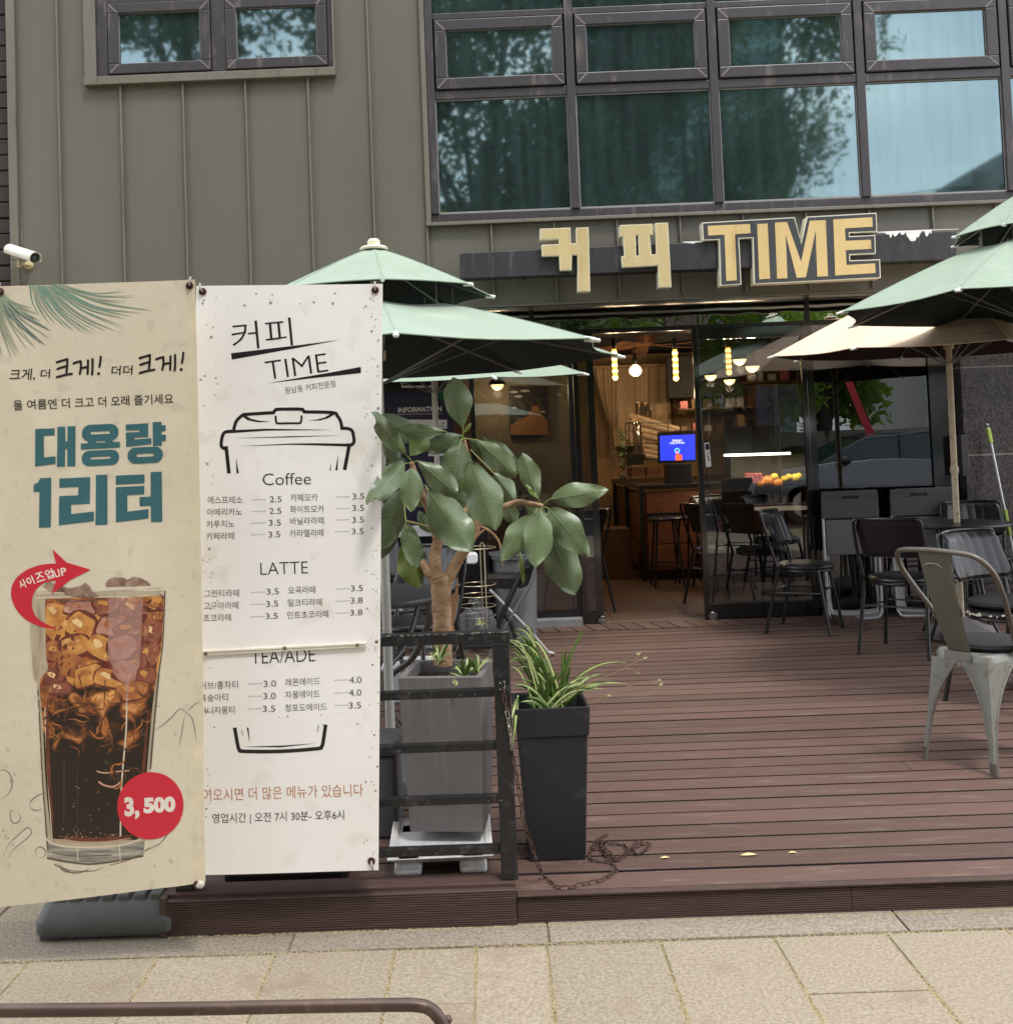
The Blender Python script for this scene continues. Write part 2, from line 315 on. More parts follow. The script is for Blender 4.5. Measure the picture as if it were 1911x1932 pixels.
# pollen grit gathered in the joints
v = []; fcs = []
def grit(x, y, z, s):
    n = len(v); a = rnd.uniform(0, PI)
    for k in range(3): v.append((x+s*math.cos(a+k*2.1), y+s*math.sin(a+k*2.1), z))
    v.append((x, y, z+s*1.1)); fcs.extend([(n, n+1, n+3), (n+1, n+2, n+3), (n+2, n, n+3)])
dens = {}
for xj in jx:
    if -1.7 < xj < 2.4:
        dn = 1500 if xj > .2 else 1000
        for _ in range(dn):
            y = rnd.uniform(2.0, YK0); x = xj+rnd.gauss(-.0006, .004)
            if rnd.random() < .5+.5*math.sin(y*9+xj*20): grit(x, y, ZG-.0005, rnd.uniform(.0012, .0034))
for _ in range(5200):
    x = rnd.uniform(-1.8, 2.5); y = YK0+rnd.gauss(0, .006)
    if rnd.random() < .55+.45*math.sin(x*7): grit(x, y, ZG+.001, rnd.uniform(.001, .003))
for _ in range(2400):
    x = rnd.uniform(-1.0, 2.5); y = 3.262-abs(rnd.gauss(0, .006)); grit(x, y, ZG+.005, rnd.uniform(.001, .003))
for _ in range(900):
    grit(rnd.uniform(-1.8, 2.5), rnd.uniform(2.2, 3.26), ZG+.002, rnd.uniform(.0006, .0018))
g = MB(); g.v = [Vector(a) for a in v]; g.f = fcs
p_ = mk('pollen_grit', g, m_pollen, kind='stuff', fixn=False)
# ================================================================ deck
deck = grp('deck'); PITCH = .13; y = 3.3; row = 0; YD = 7.86
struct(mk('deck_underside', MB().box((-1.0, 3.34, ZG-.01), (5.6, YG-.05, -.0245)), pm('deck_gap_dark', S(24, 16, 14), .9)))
while y < YD-.02:
    y1 = min(y+PITCH, YD); xs = [-1.0]
    x = -1.0+rnd.choice((2.6, 9, 9, 4.4, 9, 9, 9, 9)); 
    if row == 0: xs += [.03]; x = 2.6
    while x < 5.4: xs.append(x+rnd.uniform(-.05, .05)); x += 3.6
    xs.append(5.5)
    for a, b in zip(xs, xs[1:]):
        dz = rnd.uniform(-.0012, .0012); mb = MB()
        gp = .0052+(.0026 if row % 2 else 0); mb.box((a+.001, y+gp, -.024), (b-.001, y1-.0042, dz))
        db = mk('deck_board', mb, m_deck, deck, bevel=.0016, segs=1); db.data.materials.append(m_gapshade)
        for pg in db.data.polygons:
            if abs(pg.normal.y) > .4: pg.material_index = 1  # board sides coloured dark to stand in for shade in the gaps
    y = y1; row += 1
x = .1
while x < 5.3:   # short boards laid the other way at the threshold
    a = Matrix.Translation((x, 7.865, 0)); sk = .055
    for k in range(1):
        vs = [(x+.003, 7.865, -.02), (x+.115, 7.865, -.02), (x+.115-sk, 8.14, -.02), (x+.003-sk, 8.14, -.02)]
        mb = MB(); mb.prism([Vector(q) for q in vs], (0, 0, .024+rnd.uniform(-.001, .001)))
        mk('threshold_board', mb, m_deck, deck)
    x += .123
def ribbed(x0, x1, yf, z0, z1, n, name='fascia_board'):
    mb = MB(); prof = [(yf+.022, z0)]; 
    for k in range(n):
        za = z0+(z1-z0)*k/n; h = (z1-z0)/n
        prof += [(yf+.0035, za+h*.02), (yf, za+h*.28), (yf, za+h*.72), (yf+.0035, za+h*.98)]
    prof.append((yf+.022, z1))
    mb.prism([Vector((x0, a, b)) for a, b in prof], (x1-x0, 0, 0)); return mk(name, mb, m_fascia, deck)
for a, b in ((.036, 1.02), (1.022, 2.3), (2.302, 3.6)): ribbed(a, b, 3.276, ZG+.004, -.004, 12)
mk('deck_edge_strip', MB().box((.036, 3.268, -.004), (3.6, 3.2995, .002)), m_fascia, deck, bevel=.002)
ribbed(-1.0, .033, 3.262, ZG+.004, .022, 15)
mk('railing_beam', MB().box((-1.0, 3.285, -.02), (.033, 3.365, .034)), m_fascia, deck, bevel=.003)
mk('deck_end_board', MB().box((-1.022, 3.262, ZG+.004), (-1.001, 7.7, .03)), m_fascia, deck, bevel=.002)
# specks, fallen petals and leaves on the deck
g = MB()
for _ in range(700):
    q = aZ((rnd.uniform(1000, 1900), 1180+rnd.random()**.7*480), 0)
    s = rnd.uniform(.001, .003); a = rnd.uniform(0, PI); z = .003
    g.add([(q.x+s*math.cos(a), q.y+s*math.sin(a), z), (q.x-s*math.sin(a)*.5, q.y+s*math.cos(a)*.6, z+.001), (q.x-s*math.cos(a), q.y-s*math.sin(a), z+.002), (q.x+s*math.sin(a)*.5, q.y-s*math.cos(a)*.6, z+.001)], [(0, 1, 2, 3)])
mk('petal_litter', g, pm('petals', S(196, 172, 148), .8), kind='stuff', fixn=False)
def litter(C, p, l, ang, m, lab):
    q = aZ(D(C, *p), .003); mb = MB(); c_, s_ = math.cos(ang), math.sin(ang); n = 8; up = []; lo = []
    for i in range(n+1):
        t = i/n; wv = math.sin(PI*t)**.8*l*.17; xx = (t-.5)*l; zz = .004*math.sin(PI*t)
        up.append((q.x+xx*c_-wv*s_, q.y+xx*s_+wv*c_, .003+zz)); lo.append((q.x+xx*c_+wv*s_, q.y+xx*s_-wv*c_, .004+zz*.4))
    mb.add(up+lo, [(i, i+1, n+2+i, n+1+i) for i in range(n)]); tag(mk('fallen_leaf', mb, m, fixn=False), lab, 'leaf')
m_yl = pm('dry_leaf', S(232, 214, 160), .7, .0, S(190, 150, 90), 60)
litter(CK, (600, 157), .034, .1, m_yl, 'short pale yellow fallen leaf on the deck, nearest the black planter')
litter(CK, (915, 146), .055, .05, m_yl, 'longest pale dry leaf lying in a gap between the deck boards')
litter(CK, (1080, 138), .03, .02, m_yl, 'small pale leaf in the deck gap, right of the longest dry leaf')
# ================================================================ the cafe building
bld = thing('cafe_building', 'olive grey standing seam metal building with a cafe on its ground floor', 'building', (0, 8, ZG))
mk('wall_core', MB().box((-3.33, 7.74, ZG), (-1.35, 14, 6.5)).box((-1.35, 7.74, 2.42), (6, 14, 2.98)), m_darkwall, bld)
ZS, ZB = 2.93, 2.35   # bank sill underside, fascia bottom
sx = [-3.29, -2.985, -2.537, -2.087, -1.637, -1.187, -.745, -.346]
WX0, WX1, WZ = -2.785, -.992, 4.045
for i, (a, b) in enumerate(zip(sx, sx[1:])):
    zt = 5.2
    mb = MB()
    part_ = not (b <= WX0+.01 or a >= WX1-.01)
    def pan(x0, x1, z0, z1):
        # a tray with a faint oil-canning bulge
        nx, nz = 6, 14; base = len(mb.v); vs = []; ph = rnd.uniform(0, 6)
        for j in range(nz+1):
            for k in range(nx+1):
                u = k/nx; t = j/nz; zz = z0+(z1-z0)*t
                bul = math.sin(PI*u)*(.0035+.003*math.sin(zz*3.1+ph)) if not part_ or x1-x0 > .4 else 0; bul *= min(1, max(0, (WZ-zz)*2)) if part_ else 1
                vs.append((x0+(x1-x0)*u, YF-bul*(1 if 0 < k < nx else 0), zz))
        mb.add(vs, [(j*(nx+1)+k, j*(nx+1)+k+1, (j+1)*(nx+1)+k+1, (j+1)*(nx+1)+k) for j in range(nz) for k in range(nx)])
    zlo = ZG if i < 6 else ZB
    if b <= WX0+.01 or a >= WX1-.01: pan(a+.001, b-.001, zlo, zt)
    else:
        pan(a+.001, b-.001, zlo, WZ)
        if a < WX0: pan(a+.001, WX0-.001, WZ, zt)
        if b > WX1: pan(WX1+.001, b-.001, WZ, zt)
    mk('siding_panel', mb, m_sid, bld, smooth=True, fixn=False)
for i, xx in enumerate(sx[1:-1]):
    top = 5.2 if (xx < WX0 or xx > WX1) else WZ-.002
    mk('standing_seam', MB().box((xx-.0065, YF-.026, ZG if i < 5 else ZB), (xx+.0065, YF-.004, top)), m_sid2, bld, bevel=.002, segs=1)
mk('corner_trim', MB().box((-3.352, YF-.03, ZG), (-3.292, YF+.06, 5.2)), m_sid2, bld, bevel=.003)
# fascia under the window bank
fx = [-.346]+[.087+.447*k for k in range(0, 13)]
for a, b in zip(fx, fx[1:]):
    mk('siding_panel', MB().box((a+.001, YF, ZB), (b-.001, YF+.03, ZS-.002)), m_sid, bld)
for xx in [-.37]+fx[1:-1]:
    mk('standing_seam', MB().box((xx-.0065, YF-.026, ZB+.02 if xx > -.3 else ZB), (xx+.0065, YF-.001, ZS-.002)), m_sid2, bld, bevel=.002, segs=1)
mk('fascia_bottom_trim', MB().box((-.346, YF-.012, ZB-.012), (5.7, YF+.02, ZB-.0005)), m_sid2, bld)
mk('soffit', MB().box((-.745, YF+.022, ZB+.03), (5.7, YG+.1, ZB+.06)), m_blk, bld)
mk('soffit_duct', MB().box((-.30, YF+.14, ZB+.002), (5.7, YF+.30, ZB+.028)), m_blk, bld, bevel=.01)
# ---- windows
def vent(x0, x1, z0, z1, nm='window_sash', fw=.075):
    s = MB()
    for lo, hi in (((x0, YF-.035, z0), (x1, YF+.02, z0+fw)), ((x0, YF-.035, z1-fw), (x1, YF+.02, z1)), ((x0, YF-.035, z0+fw), (x0+fw, YF+.02, z1-fw)), ((x1-fw, YF-.035, z0+fw), (x1, YF+.02, z1-fw))): s.box(lo, hi)
    o = mk(nm, s, m_frame, win, bevel=.006, segs=2)
    g_ = MB()
    for cx_, cz_, a, b in ((x0, z0, 1, 1), (x1, z0, -1, 1), (x0, z1, 1, -1), (x1, z1, -1, -1)):
        p0 = Vector((cx_+a*.012, YF-.0365, cz_+b*.012)); p1 = Vector((cx_+a*(fw-.004), YF-.0365, cz_+b*(fw-.004))); n_ = Vector((-(p1-p0).z, 0, (p1-p0).x)).normalized()*.005
        g_.prism([p0+n_, p1+n_, p1-n_, p0-n_], (0, .003, 0))
    mk('corner_weld', g_, m_weld, o, kind='stuff')
    gk = MB()
    for lo, hi in (((x0+fw-.004, YF-.02, z0+fw-.004), (x1-fw+.004, YF-.012, z0+fw+.004)), ((x0+fw-.004, YF-.02, z1-fw-.004), (x1-fw+.004, YF-.012, z1-fw+.004)), ((x0+fw-.004, YF-.02, z0+fw+.004), (x0+fw+.004, YF-.012, z1-fw-.004)), ((x1-fw-.004, YF-.02, z0+fw+.004), (x1-fw+.004, YF-.012, z1-fw-.004))): gk.box(lo, hi)
    mk('gasket', gk, m_gasket, o)
    mk('pane', MB().box((x0+fw, YF-.008, z0+fw), (x1-fw, YF-.002, z1-fw)), m_glass_up, o)
def grpart(name, parent):
    o = bpy.data.objects.new(name, None); o.empty_display_size = .05; COLL.objects.link(o); o.parent = parent; return o
win = grpart('window', bld)
mk('window_frame', MB().box((-2.70, YF-.02, 4.106), (-2.62, YF+.06, 5.2)).box((-1.035, YF-.02, 4.106), (-.998, YF+.06, 5.2)).box((-2.62, YF-.02, 4.106), (-1.035, YF+.06, 4.118)).box((-1.872, YF-.02, 4.118), (-1.768, YF+.06, 5.2)).box((-2.62, YF-.02, 4.645), (-1.872, YF+.06, 5.2)).box((-1.768, YF-.02, 4.645), (-1.035, YF+.06, 5.2)), m_frame, win, bevel=.004)
vent(-2.612, -1.876, 4.122, 4.640); vent(-1.764, -1.038, 4.122, 4.640)
mk('window_trim', MB().box((-2.787, YF-.04, 4.106), (-2.702, YF+.05, 5.2)).box((-.998, YF-.04, 4.106), (-.985, YF+.05, 5.2)).box((-2.79, YF-.05, WZ), (-.983, YF+.05, 4.105)), m_sid2, win, bevel=.003)
win = grpart('window', bld)
mull = [-.322, .695, 1.715, 2.757, 3.785, 4.81]
fr = MB().box((-.335, YF-.01, 2.955), (4.9, YF+.06, 3.018))
for i, xx in enumerate(mull): fr.box((xx-.012 if i == 0 else xx-.03, YF-.03, 3.019), (xx+.042 if i == 0 else xx+.03, YF+.06, 5.2))
for a, b in zip(mull, mull[1:]):
    a2 = a+(.043 if a < 0 else .031); fr.box((a2, YF-.02, 3.842), (b-.031, YF+.06, 3.905)); fr.box((a2, YF-.02, 4.425), (b-.031, YF+.06, 4.47))
mk('window_frame', fr, m_frame, win, bevel=.004)
gb = MB()
for a, b in zip(mull, mull[1:]):
    a2 = a+(.043 if a < 0 else .031); gb.box((a2, YF-.008, 3.019), (b-.031, YF-.002, 3.029)).box((a2, YF-.008, 3.832), (b-.031, YF-.002, 3.841)).box((a2, YF-.008, 3.03), (a2+.007, YF-.002, 3.831)).box((b-.038, YF-.008, 3.03), (b-.031, YF-.002, 3.831))
mk('gasket', gb, m_gasket, win)
for a, b in zip(mull, mull[1:]):
    a2 = a+(.043 if a < 0 else .031)
    mk('pane', MB().box((a2+.002, YF+.004, 3.02), (b-.033, YF+.01, 3.842)), m_glass_up, win)
    mk('pane', MB().box((a2+.002, YF+.004, 4.471), (b-.033, YF+.01, 5.2)), m_glass_up, win)
    vent(a2+.012, b-.043, 3.912, 4.418, fw=.08)
mk('window_trim', MB().box((-.372, YF-.035, 2.955), (-.337, YF+.05, 5.2)).box((-.375, YF-.045, ZS), (4.95, YF+.05, 2.954)), m_sid2, win, bevel=.003)
# rooms upstairs
for x0, x1 in ((-2.9, -.8), (-.4, 5.2)):
    up = MB(); up.box((x0, 9.8, 2.99), (x1, 9.9, 5.3)); up.box((x0-.1, 7.78, 2.985), (x0, 9.9, 5.3)); up.box((x1, 7.78, 2.985), (x1+.1, 9.9, 5.3)); up.box((x0-.1, 7.70, 5.21), (x1+.1, 9.9, 5.3)); up.box((x0-.1, 7.78, 2.981), (x1+.1, 9.8, 2.984))
    mk('room_wall', up, pm('upstairs_room', S(120, 128, 124), .8), bld)
mk('roller_blind', MB().box((2.80, 7.80, 3.02), (3.75, 7.81, 3.84)), pm('blind', S(190, 200, 205), .8), bld)
# ---- ground floor shop front
mk('wall_left', MB().box((-.76, YF+.03, ZG), (-.735, YG+.05, ZB)).box((-.735, YG, ZG), (-.30, YG+.06, ZB)), m_darkwall, bld)
mk('wood_post', MB().box((-.30, YG-.03, ZG), (-.12, YG+.06, 2.2)), m_wood, bld)
mk('concrete_sill', MB().box((-.12, YG-.13, ZG), (.652, YG+.06, .055)), pm('concrete', S(140, 140, 140), .8, col2=S(110, 110, 110), bump=.001), bld, bevel=.005)
HD = 2.203
mk('transom_frame', MB().box((-.30, YG-.02, HD-.03), (3.5, YG+.05, HD+.003)).box((.35, YG-.02, HD+.006), (.385, YG+.05, 2.37)).box((-.1, YG-.02, HD+.006), (-.08, YG+.05, 2.37)).box((2.43, YG-.02, HD+.006), (2.46, YG+.05, 2.37)), m_blk, bld)
for a, b in ((-.08, .35), (.385, 2.43), (2.46, 3.5)): mk('transom_pane', MB().box((a, YG, HD+.006), (b, YG+.006, 2.37)), m_glass_tr, bld)
fx_ = grpart('fixed_window', bld)
mk('frame', MB().box((-.12, YG-.02, .056), (-.085, YG+.05, HD-.03)).box((.625, YG-.02, .056), (.66, YG+.05, HD-.03)).box((-.085, YG-.02, .056), (.625, YG+.05, .10)), m_blk, fx_)
mk('pane', MB().box((-.085, YG+.002, .10), (.625, YG+.008, HD-.03)), m_glass_dn, fx_)
sd = grpart('sliding_door', bld)
mk('frame', MB().box((.662, YG-.045, .0), (.70, YG-.01, HD-.03)).box((.765, YG-.045, .0), (.815, YG-.01, HD-.03)).box((.70, YG-.045, .0), (.765, YG-.01, .09)), m_blkgloss, sd)
mk('pane', MB().box((.70, YG-.028, .09), (.765, YG-.022, HD-.03)), m_glass_dn, sd)
dr = grpart('glass_door', bld)
mk('frame', MB().box((1.565, YG-.06, .012), (1.605, YG-.015, HD-.03)).box((2.37, YG-.06, .012), (2.405, YG-.015, HD-.03)).box((1.605, YG-.06, .012), (2.37, YG-.015, .115)).box((1.605, YG-.06, 2.09), (2.37, YG-.015, HD-.03)), m_blkgloss, dr, bevel=.002)
mk('frame_line', MB().box((1.606, YG-.064, .116), (2.369, YG-.02, .124)), pm('grey_line', S(110, 112, 116), .3, .8), dr)
mk('pane', MB().box((1.605, YG-.042, .124), (2.37, YG-.036, 2.09)), m_glass_dn, dr)
m_chr = pm('chrome', S(200, 200, 200), .18, 1.)
for xx in (.80, 1.62):
    mb = MB(); mb.lathe([(.034, 0), (.034, .004), (.028, .012), (.012, .014)], (xx, YG-.063, .03), 20, Matrix.Rotation(PI/2, 3, 'X')); mk('floor_lock', mb, m_chr, dr if xx > 1 else sd, smooth=True)
wr = grpart('fixed_window', bld)
mk('frame', MB().box((2.415, YG-.02, 0), (2.47, YG+.05, HD-.03)).box((3.325, YG-.02, 0), (3.515, YG+.05, HD-.03)).box((2.47, YG-.02, .0), (3.325, YG+.05, .12)), m_blkgloss, wr)
mk('pane', MB().box((2.47, YG+.002, .12), (3.325, YG+.008, HD-.03)), glassmat('side_glass', (.36, .37, .38), (.74, .77, .8), .12, 1.1, .0, .001, 1.5), wr)
mk('window_film', MB().box((2.47, YG+.03, .12), (3.325, YG+.034, HD-.03)), pm('dark_film', S(26, 25, 27), .5), wr)
# granite column
for a, b in ((ZG, .50), (.50, 1.147), (1.155, 1.797), (1.805, 2.36)): mk('granite_block', MB().box((3.52, YG-.12, a+.002), (3.945, YG+.3, b-.002)), m_granite, bld, bevel=.004)
for z in (1.151, 1.801): mk('joint', MB().box((3.523, YG-.121, z-.0055), (3.942, YG+.28, z+.0055)), m_mortar, bld)
mk('granite_return', MB().box((3.95, YG-.05, ZG), (5.6, YG+.3, 1.62)), m_blk, bld)
mk('pale_panel', MB().box((3.95, YG-.05, 1.622), (5.6, YG+.3, 2.36)), pm('pale_grey_panel', S(176, 176, 178), .6), bld)
tag(mk('meter_box', MB().box((3.47, YG-.18, 1.0), (3.52, YG-.10, 1.3)), m_frame, bevel=.004), 'small dark grey box with a cable on the edge of the granite column', 'box')
# interior shell
for k in range(9):
    for j in range(11):
        mk('floor_tile', MB().box((-.9+k*.6+.002, YG+.06+j*.5+.002, -.02), (-.9+(k+1)*.6-.002, YG+.06+(j+1)*.5-.002, .001)), m_floor, bld)
mk('interior_wall', MB().box((-.95, YG+.07, 0), (-.86, 13.9, 2.75)).box((4.5, YG+.07, 0), (4.6, 13.9, 2.75)).box((-.95, 13.55, 0), (4.6, 13.9, 2.75)), m_wallin, bld)
mk('interior_ceiling', MB().box((-.95, YG+.07, 2.66), (4.6, 13.9, 2.76)), m_ceil, bld)
for k in range(10): mk('ceiling_batten', MB().box((-.3+k*.42, 9.4, 2.60), (-.22+k*.42, 12.6, 2.655)), m_wood, bld)
mk('door_threshold', MB().box((.815, 8.145, -.02), (1.565, 8.262, .006)), pm('threshold_steel', S(150, 140, 130), .35, .7), bld)
# neighbouring wall at the far left
nb = thing('brick_wall', 'dark brick wall of the neighbouring building at the left edge', 'wall', (-3.9, 8, ZG))
for k in range(44):
    z = ZG+k*.115
    mk('brick', MB().box((-4.4, YF+.05+rnd.uniform(-.006, .006), z+.003), (-3.356-(.0 if k % 2 else .02), YF+.2, z+.109)), pm('dark_brick', S(62, 52, 52), .8, col2=S(40, 34, 36), scale=9) if k == 0 else bpy.data.materials['dark_brick'], nb, bevel=.004, segs=1)
# ================================================================ sign
YS = 7.47
fS = lambda p: aY(p, YS)
sg = thing('shop_sign', 'long sign with gold 커피 TIME letters on a black bar above the entrance', 'sign', (1.6, YS, 2.5))
q = [fS(D(CB, *p)) for p in ((127, 812), (1735, 740), (1737, 832), (130, 895))]
q = [p+Vector((0, .04, 0)) for p in q]
mk('support_bar', MB().prism(q, (0, .13, 0)), m_sign, sg, bevel=.004)
mb = MB()
for xx in (.3, 1.2, 2.1, 3.0): mb.box((xx-.02, YS+.17, 2.56), (xx+.02, YF, 2.60)).box((xx-.01, YS+.06, 2.50), (xx+.01, YS+.08, 2.525))
mk('bracket', mb, m_blk, sg)
peel = [(688, 268), (750, 264), (880, 258), (1000, 254), (1175, 246), (1176, 268), (1168, 290), (1160, 262), (1150, 285), (1138, 308), (1122, 305), (1112, 262), (1085, 262), (1070, 290), (1058, 318), (1040, 315), (1032, 345), (1010, 352), (985, 350), (968, 325), (950, 300), (944, 266), (925, 292), (905, 296), (890, 268), (862, 300), (845, 312), (825, 285), (815, 310), (802, 325), (795, 292), (770, 290), (755, 276), (690, 276)]
mb = MB(); mb.prism([aY(D(CT, *p), YS+.038) for p in peel], (0, .0015, 0)); mk('peeled_patch', mb, m_white, sg)
mk('peeled_edge', MB().prism([aY(D(CT, *p), YS+.0385) for p in ((1175, 248), (1418, 240), (1418, 244), (1175, 254))], (0, .0012, 0)).prism([aY(D(CL, *p), YS+.0385) for p in ((985, 174), (1072, 170), (1072, 176), (1040, 177), (1030, 182), (985, 178))], (0, .0012, 0)), m_white, sg)
def letter(poly, m, body=m_rim, d=.10, ins=4.2, y0=0.):
    mk('letter_case', MB().prism([aY(D(CL, *p), YS+y0) for p in poly], (0, d, 0)), body, sg)
    mk('letter_face', MB().prism([aY(D(CL, *p), YS+y0) + Vector((0, -.002, 0)) for p in inset(poly, ins)], (0, .003, 0)), m, sg)
letter([(357, 117), (490, 112), (492, 182), (518, 181), (516, 113), (570, 110), (577, 392), (523, 393), (521, 232), (497, 232), (495, 299), (444, 300), (441, 236), (366, 238), (364, 188), (440, 184), (440, 163), (357, 165)], m_gold2, ins=3)
PL = [(707, 101), (781, 98), (781, 145), (776, 145), (779, 235), (786, 235), (786, 284), (718, 287), (714, 238), (728, 237), (722, 150), (708, 151)]
PR = [(781, 98), (850, 95), (852, 143), (838, 145), (846, 230), (868, 229), (862, 92), (918, 90), (933, 374), (879, 375), (875, 278), (786, 284), (786, 235), (792, 234), (788, 145), (781, 145)]
mk('letter_case', MB().prism([fS(D(CL, *p)) for p in PL], (0, .1, 0)).prism([fS(D(CL, *p)) for p in PR], (0, .1, 0)), m_rim, sg)
PL2 = [(710, 104), (781, 101), (781, 142), (773, 142), (776, 238), (786, 238), (786, 281), (721, 284), (717, 241), (731, 240), (725, 147), (711, 148)]
PR2 = [(781, 101), (847, 98), (849, 140), (835, 142), (843, 233), (871, 232), (865, 95), (915, 93), (930, 371), (882, 372), (878, 275), (786, 281), (786, 238), (795, 237), (791, 142), (781, 142)]
mk('letter_face', MB().prism([fS(D(CL, *p))+Vector((0, -.002, 0)) for p in PL2], (0, .003, 0)).prism([fS(D(CL, *p))+Vector((0, -.002, 0)) for p in PR2], (0, .003, 0)), m_gold2, sg)
TB = [(1067, 90), (1474, 66), (1503, 182), (1527, 64), (1832, 47), (1836, 130), (1714, 135), (1715, 150), (1827, 144), (1829, 226), (1716, 231), (1717, 256), (1848, 251), (1851, 333), (1296, 361), (1290, 157), (1230, 160), (1240, 361), (1148, 368), (1142, 165), (1072, 168)]
letter(TB, m_dark, ins=4)
for P_ in ([(1092, 104), (1278, 96), (1280, 136), (1212, 141), (1220, 343), (1174, 346), (1166, 143), (1095, 147)], [(1309, 96), (1355, 94), (1366, 336), (1319, 339)],
           [(1387, 90), (1440, 87), (1502, 262), (1540, 82), (1610, 79), (1620, 325), (1573, 327), (1566, 125), (1523, 330), (1483, 332), (1434, 140), (1442, 334), (1397, 336)],
           [(1643, 76), (1814, 66), (1816, 108), (1694, 115), (1697, 170), (1808, 165), (1810, 205), (1698, 211), (1701, 276), (1826, 269), (1829, 311), (1652, 322)]):
    mk('gold_letter', MB().prism([aY(D(CL, *p), YS-.004) for p in P_], (0, .0018, 0)), m_gold, sg)
# ================================================================ banners
def quad_surface(c4, Y, bend):   # c4 TL,TR,BR,BL in photo units on the plane y = Y; returns px->point on the cloth, and the cloth mesh
    A, B_, C_, E_ = [np.array(p) for p in c4]
    def f(p, lift=0.):
        q = aY(p, Y); return Vector((q.x, Y-bend(q.x, q.z)-lift, q.z))
    def cloth(nu, nv, th):
        P = []
        for j in range(nv+1):
            for i in range(nu+1):
                u, v = i/nu, j/nv; p = (A*(1-u)+B_*u)*(1-v)+(E_*(1-u)+C_*u)*v; P.append(f(tuple(p)))
        n = len(P); m = MB(); fs = [(j*(nu+1)+i, (j+1)*(nu+1)+i, (j+1)*(nu+1)+i+1, j*(nu+1)+i+1) for j in range(nv) for i in range(nu)]
        P2 = [p+Vector((0, th, 0)) for p in P]; fs2 = [tuple(n+k for k in reversed(a)) for a in fs]; rim = []
        bd = [i for i in range(nu+1)]+[j*(nu+1)+nu for j in range(1, nv+1)]+[nv*(nu+1)+i for i in range(nu-1, -1, -1)]+[j*(nu+1) for j in range(nv-1, 0, -1)]
        for a, b in zip(bd, bd[1:]+bd[:1]): rim.append((a, b, b+n, a+n))
        m.add(P+P2, fs+fs2+rim); return m
    return f, cloth
m_white_b = pm('white_vinyl', S(246, 243, 240), .38, .0, S(239, 235, 230), 3, .6, dirt=(S(230, 224, 216), 9), bump=.0003, bscale=500, spec=.5)
def weave_mat():
    m = pm('beige_fabric', S(222, 211, 188), .5, .0, S(211, 199, 175), 4, .8, dirt=(S(202, 190, 168), 26), bump=.0004, bscale=420, bstretch=(.35, 1, 2.5), spec=.45); return m
m_beige = weave_mat()
m_ink = pm('dark_ink', S(38, 30, 32), .4); m_ink2 = pm('grey_brown_ink', S(92, 82, 78), .45); m_ink3 = pm('soft_grey_ink', S(150, 144, 140), .5)
m_teal = pm('teal_ink', S(62, 106, 112), .4, .0, S(56, 98, 104), 5); m_red = pm('red_ink', S(208, 46, 62), .4, .0, S(196, 40, 56), 6); m_orange = pm('orange_brown_ink', S(198, 138, 100), .45)
m_pr = pm('white_ink', S(238, 228, 216), .4)
def bendW(x, z): return .004*math.sin(x*7+1)+.002*math.sin(z*5)-.0015*math.cos(z*11+x*5)
BW = thing('menu_banner', 'white upright menu banner with black coffee cup drawing, Korean drink list and prices', 'banner', (-.55, 3.2, ZG))
fW, clothW = quad_surface([(372, 540), (722, 535), (714, 1643), (349, 1650)], 3.21, bendW)
mk('banner_sheet', clothW(22, 60, .0015), m_white_b, BW, smooth=True)
lf = lambda k: (lambda p: fW(p, .0004+k*.00015))
mb = MB(); f = lf(0)
text_mb(mb, f, '커피', CM, (327, 333), (822, 285), 232, bold=-.006); mk('lettering', mb, m_ink, BW, fixn=False)
mb = MB(); text_mb(mb, f, 'TIME', CM, (607, 572), (1112, 500), 152, bold=-.012); mk('lettering', mb, m_ink, BW, fixn=False)
mb = MB(); polyf(CM, [(310, 352), (820, 290), (1205, 240), (820, 314), (316, 405)], f, mb); polyf(CM, [(595, 602), (1100, 515), (1380, 463), (1382, 515), (1000, 555)], f, mb); mk('underline_stroke', mb, m_ink, BW, fixn=False)
mb = MB(); text_mb(mb, f, '원남동 커피전문점', CM, (757, 690), (1172, 630), 58); mk('lettering', mb, m_ink2, BW, fixn=False)
mb = MB(); f = lf(1)
R_ = lambda pts, wd, **k: ribbon(CM, pts, wd, f, mb, **k)
R_([(268, 1120), (293, 1346)], 30); R_([(285, 1138), (250, 1138), (228, 1112), (238, 1040), (262, 1004), (335, 997)], 27, smooth=6)
R_([(330, 992), (352, 915), (402, 866), (440, 857), (668, 842)], 27, smooth=6); R_([(655, 848), (672, 824), (700, 815), (880, 814), (903, 824), (915, 842)], 27, smooth=5)
R_([(905, 836), (1145, 842), (1185, 870), (1212, 915), (1225, 985)], 27, smooth=6); R_([(1215, 972), (1275, 975), (1308, 995), (1320, 1045), (1322, 1085), (1300, 1110), (1262, 1110)], 27, smooth=6)
R_([(1283, 1112), (1244, 1318)], 30); R_([(676, 868), (680, 920), (700, 932), (780, 930), (868, 930), (885, 918), (890, 866)], 17, smooth=5)
for P_ in ([(310, 988), (600, 976), (1150, 985), (600, 992), (310, 1012)], [(315, 1055), (780, 1038), (1240, 1030), (780, 1047)], [(350, 1122), (800, 1098), (1000, 1096), (1290, 1100), (1290, 1124), (1000, 1113), (800, 1108)],
           [(350, 1212), (374, 1343), (355, 1343)], [(1192, 1188), (1186, 1320), (1167, 1320)], [(1135, 1250), (1129, 1322), (1120, 1322)], [(395, 868), (430, 868), (470, 892), (530, 908), (635, 916), (530, 922), (445, 905)], [(938, 907), (1020, 899), (1080, 882), (1130, 852), (1165, 855), (1110, 888), (1040, 907)]): polyf(CM, P_, f, mb)
